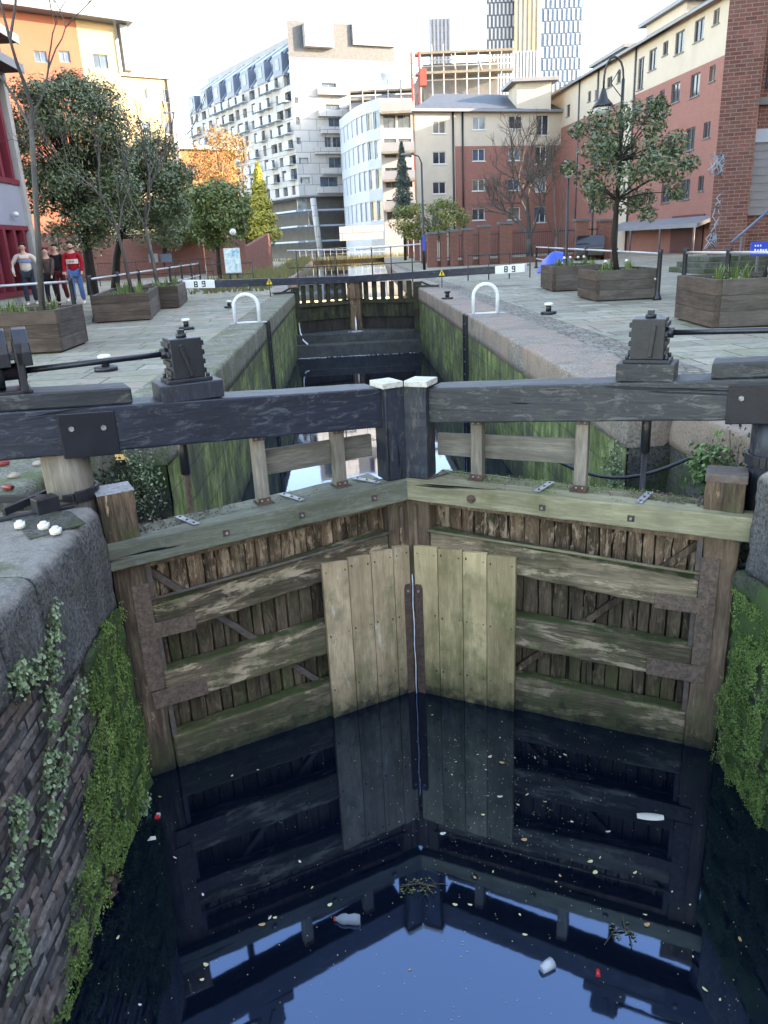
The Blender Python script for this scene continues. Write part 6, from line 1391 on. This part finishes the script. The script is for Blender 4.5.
# pillars going away along the towpath
for i, (x, Y, yt, wpx) in enumerate(((424, 60, 233, 6), (417, 70, 234, 5), (411, 82, 235, 4.5), (406, 95, 236, 4))):
    p = at(x, 250, Y); wd = at(x + wpx / 2, 250, Y).x - p.x; h = at(x, yt, Y).z; t = thing('brick_pillar', 'red brick pillar %s of those receding along the towpath' % ('nearest', 'second', 'third', 'farthest')[i], 'pillar', (p.x, Y, 0), 0, 'brick pillars receding along the towpath')
    MB().box(-wd, wd, -wd, wd, -.1, h - .15).build('shaft', 'brick_low_wall', t); MB().box(-wd * 1.18, wd * 1.18, -wd * 1.18, wd * 1.18, h - .148, h).build('cap', 'concrete_dark', t)
# low brick walls on the left
def lowwall(px0, px1, Y0, Y1, yt0, yt1, lab):
    a = at(px0, 255, Y0); b_ = at(px1, 255, Y1); z0_ = at(px0, yt0, Y0).z; z1_ = at(px1, yt1, Y1).z; d = Vector((b_.x - a.x, b_.y - a.y, 0)).normalized(); n = Vector((-d.y, d.x, 0)) * .3
    m = MB(); m.hexa([(a.x, a.y, -.1), (b_.x, b_.y, -.1), (b_.x + n.x, b_.y + n.y, -.1), (a.x + n.x, a.y + n.y, -.1), (a.x, a.y, z0_), (b_.x, b_.y, z1_), (b_.x + n.x, b_.y + n.y, z1_), (a.x + n.x, a.y + n.y, z0_)])
    return tag(m.build('brick_wall', 'brick_low_wall'), lab, 'wall')
lowwall(205, 246, 52, 52, 238, 239, 'low red brick wall behind the blue notice board'); lowwall(245, 272, 52, 58, 248, 233, 'red brick ramp wall rising to the right beside the canal')
lowwall(-30, 204, 44, 54, 232, 236, 'long red brick wall behind the left railings and trees')
t = railing(at(-20, 262, 40).x, at(212, 262, 40).x, 40, 1.25, 12, 'long dark railing in front of the red brick wall on the left')
# painted blue panels leaning on the left wall railings
for k, (x0, x1, l_) in enumerate(((148, 158, 'pale violet panel fixed to the left railing'), (160, 172, 'deep blue panel fixed to the left railing'))):
    a = at(x0, 254, 39.8); b_ = at(x1, 262, 39.8); tag(MB().box(a.x, b_.x, 39.82, 39.88, b_.z, a.z).build('panel', ('panel_mid_grey', 'panel_blue_grey')[k]), l_, 'panel')
# reeds along the upper canal
random.seed(12); m = MB()
for k in range(5200):
    y = random.uniform(60, 99); f = (y - 60) / 39; 
    if random.random() < .55: x = random.uniform(-4.6 - f, -3.2 - f * .8)
    elif random.random() < .5: x = random.uniform(-9, 14); y = random.uniform(97, 101)
    else: x = -random.uniform(3.0, 6.2); y = random.uniform(31, 60)
    h = random.uniform(.2, .7); d = Vector((random.uniform(-.2, .2), random.uniform(-.2, .2), h)); p_ = Vector((x, y, -.05)); s_ = Vector((random.uniform(.02, .06), 0, 0)); m.add([p_ - s_, p_ + s_, p_ + d], [(0, 1, 2)])
tag(m.build('reeds', 'reed', recalc=False, uv=False), 'rough grass and reeds on the banks of the upper canal', 'reeds', kind='stuff')
# low footbridge railing far off (white fence) and festival tent
t = railing(at(300, 243, 104).x, at(384, 243, 104).x, 101.5, 1.3, 14, 'white balustrade at the far end of the canal', 'render_white')

# --- parked cars and tarp (right middle distance)
def car(px, Y, lab, mat, rz, W_=4.2):
    p = at(px, 260, Y); t = thing('parked_car', lab, 'car', (p.x, Y, 0), rz, None)
    pr = [(-2.1, .25), (-2.1, .75), (-1.9, .92), (-1.35, .98), (-.75, 1.42), (.75, 1.45), (1.35, 1.0), (2.0, .85), (2.12, .6), (2.1, .25)]
    m = MB(); m.prism(pr, -.85, .85); m.build('body', mat, t, bevel=.06)
    m = MB(); m.prism([(-1.22, 1.0), (-.72, 1.36), (.72, 1.38), (1.2, 1.02)], -.862, .862); m.build('side_window', 'pane_blue', t)
    for x in (-1.35, 1.35):
        for y in (-.84, .64): w_ = MB().tube([(x, y, .33), (x, y + .2, .33)], .33, 18).build('wheel', 'rubber', t); MB().tube([(x, y - .01, .33), (x, y + .21, .33)], .19, 12).build('rim', 'galv', w_)
    for y in (-.6, .6): MB().box(2.06, 2.13, y - .16, y + .16, .6, .74).build('headlight', 'lamp_glass', t)
car(590, 50, 'dark car parked behind the right planters', 'car_black', R(72))
p = at(556, 262, 34); random.seed(4); m = MB(); hT = at(555, 252, 34).z; wT = at(571, 258, 34).x - at(540, 258, 34).x
m.grid(lambda a, b2: (p.x - wT / 2 + wT * a, 34 + 1.6 * (b2 - .5), max(0, hT * (math.sin(math.pi * min(1, max(0, a))) ** .45) * (math.sin(math.pi * b2) ** .35) + .13 * nz(a * 5, b2 * 4, 1))), 26, 16, smooth=True)
tag(m.build('tarpaulin', 'tarp_blue'), 'bright blue tarpaulin draped over a heap by the right railings', 'tarpaulin')

# ================================================================ PEOPLE
def chain(name, V, E, Rr, mat, parent, sub=2, root=0):
    me = bpy.data.meshes.new(name); me.from_pydata(V, E, []); o = bpy.data.objects.new(name, me); COL.objects.link(o); o.parent = parent
    sk = o.modifiers.new('skin', 'SKIN'); sk.use_smooth_shade = True
    L = me.skin_vertices[0].data
    for i, r_ in enumerate(Rr): L[i].radius = (r_, r_) if not hasattr(r_, '__len__') else r_; L[i].use_root = (i == root)
    s = o.modifiers.new('sub', 'SUBSURF'); s.levels = s.render_levels = sub; me.materials.append(MATS[mat]); return o
def person(p, rz, h, top, legs, hair, lab, step=.12, arms=((.14, .0), (.14, .0)), elbow=(.05, .05), stripes=None, shoes='shoe_white', bulk=1.0, beard=False, longhair=False, patch=None):
    """front faces -y in local space; h total height"""
    k = h / 1.75; t = thing('person', lab, 'person', p, rz); S_ = lambda q: tuple(x * k for x in q); w_ = .19 * bulk
    J = dict(pel=(0, 0, .93), bel=(0, 0, 1.08), che=(0, .0, 1.28), nek=(0, .0, 1.45), nk2=(0, -.01, 1.52), hd=(0, -.02, 1.60), hd2=(0, -.025, 1.68), top_=(0, -.01, 1.73),
        sl=(-w_, 0, 1.40), el=(-w_ - arms[0][0] * .35, -elbow[0], 1.14), wl_=(-w_ - arms[0][0] * .3 + .02, -elbow[0] - .14, .92), hl_=(-w_ - arms[0][0] * .28 + .03, -elbow[0] - .17, .84),
        sr=(w_, 0, 1.40), er=(w_ + arms[1][0] * .35, -elbow[1], 1.14), wr_=(w_ + arms[1][0] * .3 - .02, -elbow[1] - .14, .92), hr_=(w_ + arms[1][0] * .28 - .03, -elbow[1] - .17, .84),
        pl=(-.095, 0, .90), kl=(-.11, -step * .6 - .02, .50), al=(-.11, -step, .09), fl=(-.12, -step - .15, .04), pr=(.095, 0, .90), kr=(.11, step * .2 - .02, .50), ar=(.11, step + .04, .10), fr=(.12, step - .11, .04))
    names = list(J); V = [S_(J[n_]) for n_ in names]; ix = {n_: i for i, n_ in enumerate(names)}
    Ed = [('pel', 'bel'), ('bel', 'che'), ('che', 'nek'), ('nek', 'nk2'), ('nk2', 'hd'), ('hd', 'hd2'), ('hd2', 'top_'), ('nek', 'sl'), ('sl', 'el'), ('el', 'wl_'), ('wl_', 'hl_'), ('nek', 'sr'), ('sr', 'er'), ('er', 'wr_'), ('wr_', 'hr_'), ('pel', 'pl'), ('pl', 'kl'), ('kl', 'al'), ('al', 'fl'), ('pel', 'pr'), ('pr', 'kr'), ('kr', 'ar'), ('ar', 'fr')]
    rad = dict(pel=.13, bel=.115, che=.13, nek=.065, nk2=.055, hd=.078, hd2=.088, top_=.05, sl=.06, el=.042, wl_=.03, hl_=.035, sr=.06, er=.042, wr_=.03, hr_=.035, pl=.085, kl=.055, al=.036, fl=.035, pr=.085, kr=.055, ar=.036, fr=.035)
    chain('body', V, [(ix[a], ix[b2]) for a, b2 in Ed], [rad[n_] * k for n_ in names], 'skin', t)
    for sx, hn, wn_ in ((-1, 'hl_', 'wl_'), (1, 'hr_', 'wr_')):
        b0 = Vector(J[hn]); dn_ = (b0 - Vector(J[wn_])).normalized()
        for f in range(4): pass
    hdc = Vector(S_((0, -.10, 1.635)))
    MB().tube([hdc, hdc + Vector((0, -.03 * k, -.018 * k))], [.010 * k, .014 * k], 6).build('nose', 'skin', t)
    for sx in (-1, 1): MB().lathe((sx * .032 * k, -.105 * k, 1.652 * k), [(.003, 0), (.010, .006), (.003, .012)], 8).build('eye', 'hair_dark' if True else '', t); MB().tube([(sx * .088 * k, -.01 * k, 1.61 * k), (sx * .094 * k, -.01 * k, 1.66 * k)], .014 * k, 6).build('ear', 'skin', t)
    MB().box(-.025 * k, .025 * k, -.108 * k, -.098 * k, 1.588 * k, 1.596 * k).build('mouth', 'tin_red', t)
    # clothes
    def sub_(ns, Es, rr, mat, name): V_ = [S_(J[n_]) if isinstance(n_, str) else S_(n_) for n_ in ns]; return chain(name, V_, Es, [r_ * k for r_ in rr], mat, t)
    tw = dict(zip(('pel', 'bel', 'che', 'nek', 'sl', 'el', 'wl_', 'sr', 'er', 'wr_'), range(10)))
    sub_(['pel', 'bel', 'che', (0, 0, 1.41), 'sl', 'el', 'wl_', 'sr', 'er', 'wr_'], [(0, 1), (1, 2), (2, 3), (3, 4), (4, 5), (5, 6), (3, 7), (7, 8), (8, 9)], [.165 * bulk, .155 * bulk, .168 * bulk, .09, .082, .062, .048, .082, .062, .048], top, 'sweater')
    sub_(['pel', 'pl', 'kl', (J['al'][0], J['al'][1] + .01, .10), 'pr', 'kr', (J['ar'][0], J['ar'][1], .11)], [(0, 1), (1, 2), (2, 3), (0, 4), (4, 5), (5, 6)], [.145, .105, .08, .072, .105, .08, .072], legs, 'trousers')
    for a_, f_, nm in (('al', 'fl', 'shoe'), ('ar', 'fr', 'shoe')): A_ = J[a_]; F_ = J[f_]; chain('shoe', [S_((A_[0], A_[1] + .03, .05)), S_((A_[0], A_[1] - .05, .05)), S_((F_[0], F_[1] - .02, .035))], [(0, 1), (1, 2)], [.05 * k, .05 * k, .038 * k], shoes, t)
    hv = [(0, .035, 1.68), (0, .02, 1.74), (0, -.025, 1.765)] + ([(0, .07, 1.55), (0, .09, 1.38)] if longhair else [(0, .04, 1.62)])
    he = [(0, 1), (1, 2), (0, 3)] + ([(3, 4)] if longhair else [])
    chain('hair', [S_(q) for q in hv], he, [r_ * k for r_ in ([.092, .08, .045, .085, .06] if longhair else [.090, .078, .045, .07])], hair, t)
    if beard: chain('beard', [S_(q) for q in ((-.06, -.05, 1.60), (0, -.085, 1.57), (.06, -.05, 1.60))], [(0, 1), (1, 2)], [.022 * k, .032 * k, .022 * k], hair, t)
    if stripes:
        for z_, mt in stripes: 
            m = MB(); pts = []
            for q in range(13): a = math.pi * (q / 12); pts.append((math.cos(a) * .178 * bulk * k, -math.sin(a) * .178 * bulk * k, z_ * k))
            for p_, r2 in zip(pts, pts[1:]): m.bar(p_, r2, .012 * k, .035 * k)
            m.build('sweater_stripe', mt, t)
    if patch:
        m = MB(); pts = []
        for q in range(7): a = math.pi * (.2 + .6 * q / 6); pts.append((math.cos(a) * .183 * bulk * k, -math.sin(a) * .183 * bulk * k, 1.22 * k))
        for p_, r2 in zip(pts, pts[1:]): m.bar(p_, r2, .012 * k, .13 * k)
        m.build('chest_band', patch, t)
        m = MB()
        for q in (-.06, -.02, .02, .06): m.box(q * k - .008, q * k + .012, -.196 * bulk * k, -.188 * bulk * k, 1.20 * k, 1.235 * k)
        m.build('chest_lettering', 'cloth_red', t)
    return t
def spot(px, py): q = gz(px, py, .18); return (q.x, q.y, .18)
person(spot(80, 304), R(8), 1.80, 'cloth_red', 'denim', 'hair_dark', 'bearded man in a red sweater with a white chest band and blue jeans', .14, bulk=1.12, beard=True, patch='cloth_cream')
person(spot(33, 305), R(15), 1.84, 'cloth_cream', 'jeans_dark', 'hair_dark', 'man in a cream sweater with blue and tan chest stripes, walking at left', .10, bulk=1.12, elbow=(-.02, -.02), arms=((.5, 0), (.5, 0)), stripes=((1.33, 'cloth_tan_stripe'), (1.285, 'cloth_blue_stripe'), (1.25, 'cloth_blue_stripe')))
person(spot(55, 306), R(5), 1.66, 'cloth_print', 'cloth_black', 'hair_red', 'red haired woman in a dark patterned outfit between the two men', .16, bulk=.92, longhair=True, shoes='cloth_black', elbow=(.02, .22), arms=((.1, 0), (.02, 0)))
q = gz(64, 302, .18); person((q.x, q.y, .18), R(0), 1.78, 'cloth_black', 'cloth_wine', 'hair_dark', 'dark haired person in a black coat half hidden behind the woman', .1, bulk=1.0)
# two distant walkers on the towpath
q = gz(387, 253.5); person((q.x, q.y, 0), R(180), 1.75, 'cloth_red', 'jeans_dark', 'hair_dark', 'distant walker in a red top on the towpath', .12)
q = gz(380.5, 252.5); person((q.x, q.y, 0), R(180), 1.75, 'cloth_black', 'cloth_black', 'hair_dark', 'distant walker dressed in black on the towpath', .12)

# ================================================================ LITTER ON THE WATER
def wz(px, py): return gz(px, py, WZ)
random.seed(77)
spots = [(430, 706), (432, 715), (500, 738), (502, 722), (455, 740), (452, 775), (456, 762), (478, 755), (490, 757), (486, 770), (484, 765), (502, 763), (515, 758), (535, 758), (565, 755), (560, 757), (488, 796), (500, 797), (518, 805), (527, 795), (483, 815), (572, 822), (608, 832), (524, 840), (443, 834), (475, 878), (493, 872), (590, 862), (595, 873), (635, 873), (672, 892), (556, 882), (645, 915), (647, 925), (693, 957), (705, 990), (720, 1000), (600, 858), (560, 876), (232, 776), (160, 797), (175, 858), (203, 895), (206, 965), (202, 980), (262, 925), (275, 918), (312, 888), (270, 918), (258, 770), (140, 1005), (118, 938), (300, 862), (330, 905), (520, 915), (470, 905), (525, 935), (410, 970), (740, 940), (690, 905), (545, 802), (455, 905)]
def mk_leaf(kind):
    m = MB(); n_ = 10; pts = []
    for k in range(n_): a = 2 * math.pi * k / n_; pts.append((math.cos(a) * .5, math.sin(a) * .28 * (1 + .25 * math.cos(a)), .04 + .10 * math.cos(a) ** 2))
    m.add(pts, [tuple(range(n_))], .5); return m
protos = {}
for k, (x, y) in enumerate(spots):
    kind = random.choice(('yellow', 'yellow', 'brown', 'pale')); mat = {'yellow': 'pale_leaf', 'brown': 'dead_leaf', 'pale': 'polystyrene'}[kind]; q = wz(x, y)
    m = mk_leaf(kind); o = m.build('fallen_leaf', mat, recalc=False); sc_ = random.uniform(.014, .042); o.location = (q.x, q.y, WZ + .002); o.scale = (sc_, sc_ * random.uniform(.5, 1.3), sc_); o.rotation_euler = (random.uniform(-.1, .1), random.uniform(-.1, .1), random.uniform(0, 6.28))
    tag(o, {'yellow': 'small straw yellow leaf floating on the dark lock water', 'brown': 'small rusty brown leaf floating on the dark lock water', 'pale': 'small whitish scrap floating on the dark lock water'}[kind], 'leaf' if kind != 'pale' else 'scrap', {'yellow': 'straw yellow floating leaves', 'brown': 'rusty brown floating leaves', 'pale': 'whitish floating scraps'}[kind])
m = MB()
for k in range(900):
    if random.random() < .55: x, y = random.gauss(500, 70), random.gauss(770, 60)
    else: x, y = random.uniform(90, 768), random.uniform(700, 1024)
    q = wz(x, y)
    if not (NL + .03 < q.x < NR - .03) or q.y > 5.1: continue
    m.leaf((q.x, q.y, WZ + .003), (random.uniform(-.1, .1), random.uniform(-.1, .1), 1), random.uniform(.003, .010), random.uniform(.002, .006))
tag(m.build('surface_specks', 'pale_leaf', recalc=False, uv=False), 'fine pale dust and seeds scattered over the dark lock water', 'scum', kind='stuff')
q = wz(650, 817); m = MB(); m.grid(lambda a, b2: (.085 * (2 * a - 1), .035 * (2 * b2 - 1) * (1 - .6 * (2 * a - 1) ** 2) ** .5, .014 * (1 - (2 * b2 - 1) ** 2)), 14, 8, smooth=True); o = m.build('foam_piece', 'polystyrene'); o.location = (q.x, q.y, WZ + .003); o.rotation_euler = (0, 0, -.2); tag(o, 'largest pale foam scrap, floating alone at the right of the water', 'foam scrap')
q = wz(349, 921); t = thing('plastic_bottle', 'crumpled clear plastic bottle floating on its side', 'bottle', (q.x, q.y, WZ + .012), R(-8)); MB().tube([(-.075, 0, 0), (-.07, 0, 0), (-.045, 0, 0), (-.02, 0, .002), (.0, 0, 0), (.03, 0, .003), (.06, 0, 0), (.066, 0, 0)], [.012, .013, .028, .031, .027, .032, .029, .02], 14).build('body', 'bottle_clear', t); MB().tube([(-.088, 0, 0), (-.074, 0, 0)], .014, 12).build('cap', 'tin_red', t)
q = wz(598, 974); t = thing('plastic_tube', 'bright red plastic piece floating near the bottom right', 'litter', (q.x, q.y, WZ + .006), 1.3); MB().tube([(-.018, 0, 0), (.018, 0, .003)], [.012, .010], 12).build('tube', 'plastic_red', t)
q = wz(547, 968); t = thing('paper_cup', 'crushed white cup floating near the reflected sky edge', 'cup', (q.x, q.y, WZ + .012), .5); MB().tube([(-.04, 0, 0), (0, 0, .004), (.035, 0, 0)], [.022, .027, .031], 12).build('cup', 'plastic_white', t)
q = wz(158, 817); t = thing('drink_carton', 'tiny red and white carton floating by the left moss', 'litter', (q.x, q.y, WZ + .008), 1.4); MB().box(-.022, .0, -.012, .012, -.008, .012).build('red_half', 'plastic_red', t); MB().box(.001, .02, -.012, .012, -.008, .012).build('white_half', 'plastic_white', t)
q = wz(152, 840); m = MB(); m.add([(-.03, -.01, 0), (.0, -.02, .012), (.03, -.005, .004), (.02, .02, .01), (-.01, .015, .014)], [(0, 1, 2, 3, 4)]); o = m.build('crumpled_paper', 'polystyrene', recalc=False); o.location = (q.x, q.y, WZ + .003); tag(o, 'crumpled pale paper floating below the red and white carton', 'litter')
def twigs(px, py, n_, L, lab):
    q = wz(px, py); m = MB(); t = thing('floating_twigs', lab, 'twigs', (q.x, q.y, WZ))
    p_ = Vector((0, 0, .004)); m.tube([(-L, 0, .003), (0, .01, .012), (L, -.02, .004)], .0045, 5)
    for k in range(n_): a = random.uniform(-L, L); b2 = random.uniform(0, 6.28); l2 = random.uniform(.04, .12); m.tube([(a, 0, .006), (a + l2 * math.cos(b2), l2 * math.sin(b2), random.uniform(.0, .04))], .0025, 4)
    m.build('twig', 'twig', t, recalc=False, uv=False); lv = MB()
    for k in range(n_ * 3): lv.leaf((random.uniform(-L, L), random.uniform(-.08, .08), .006), (0, 0, 1), .02, .01)
    lv.build('leaves', 'leaf_mid', t, recalc=False, uv=False)
twigs(418, 886, 12, .11, 'raft of dark twigs floating in the middle of the reflection'); twigs(622, 932, 7, .06, 'small knot of twigs floating right of the reflected gate beam')

# ================================================================ UNSEEN BLOCKS, added and sized to keep the sun off the lock
def offblock(x0, x1, y0, y1, h, lab, mat='brick_red'):
    t = thing('shade_block', lab, 'building', (0, 0, 0)); body(t, [(x0, y0), (x1, y0), (x1, y1), (x0, y1)], -.1, h, mat, 'wall')
offblock(23.5, 38, -14, 30, 17.5, 'long unseen brick block added right of the viewpoint to shade the lock')
offblock(24, 40, -75, -20, 21, 'unseen brick block added on the right behind the viewpoint for shade')
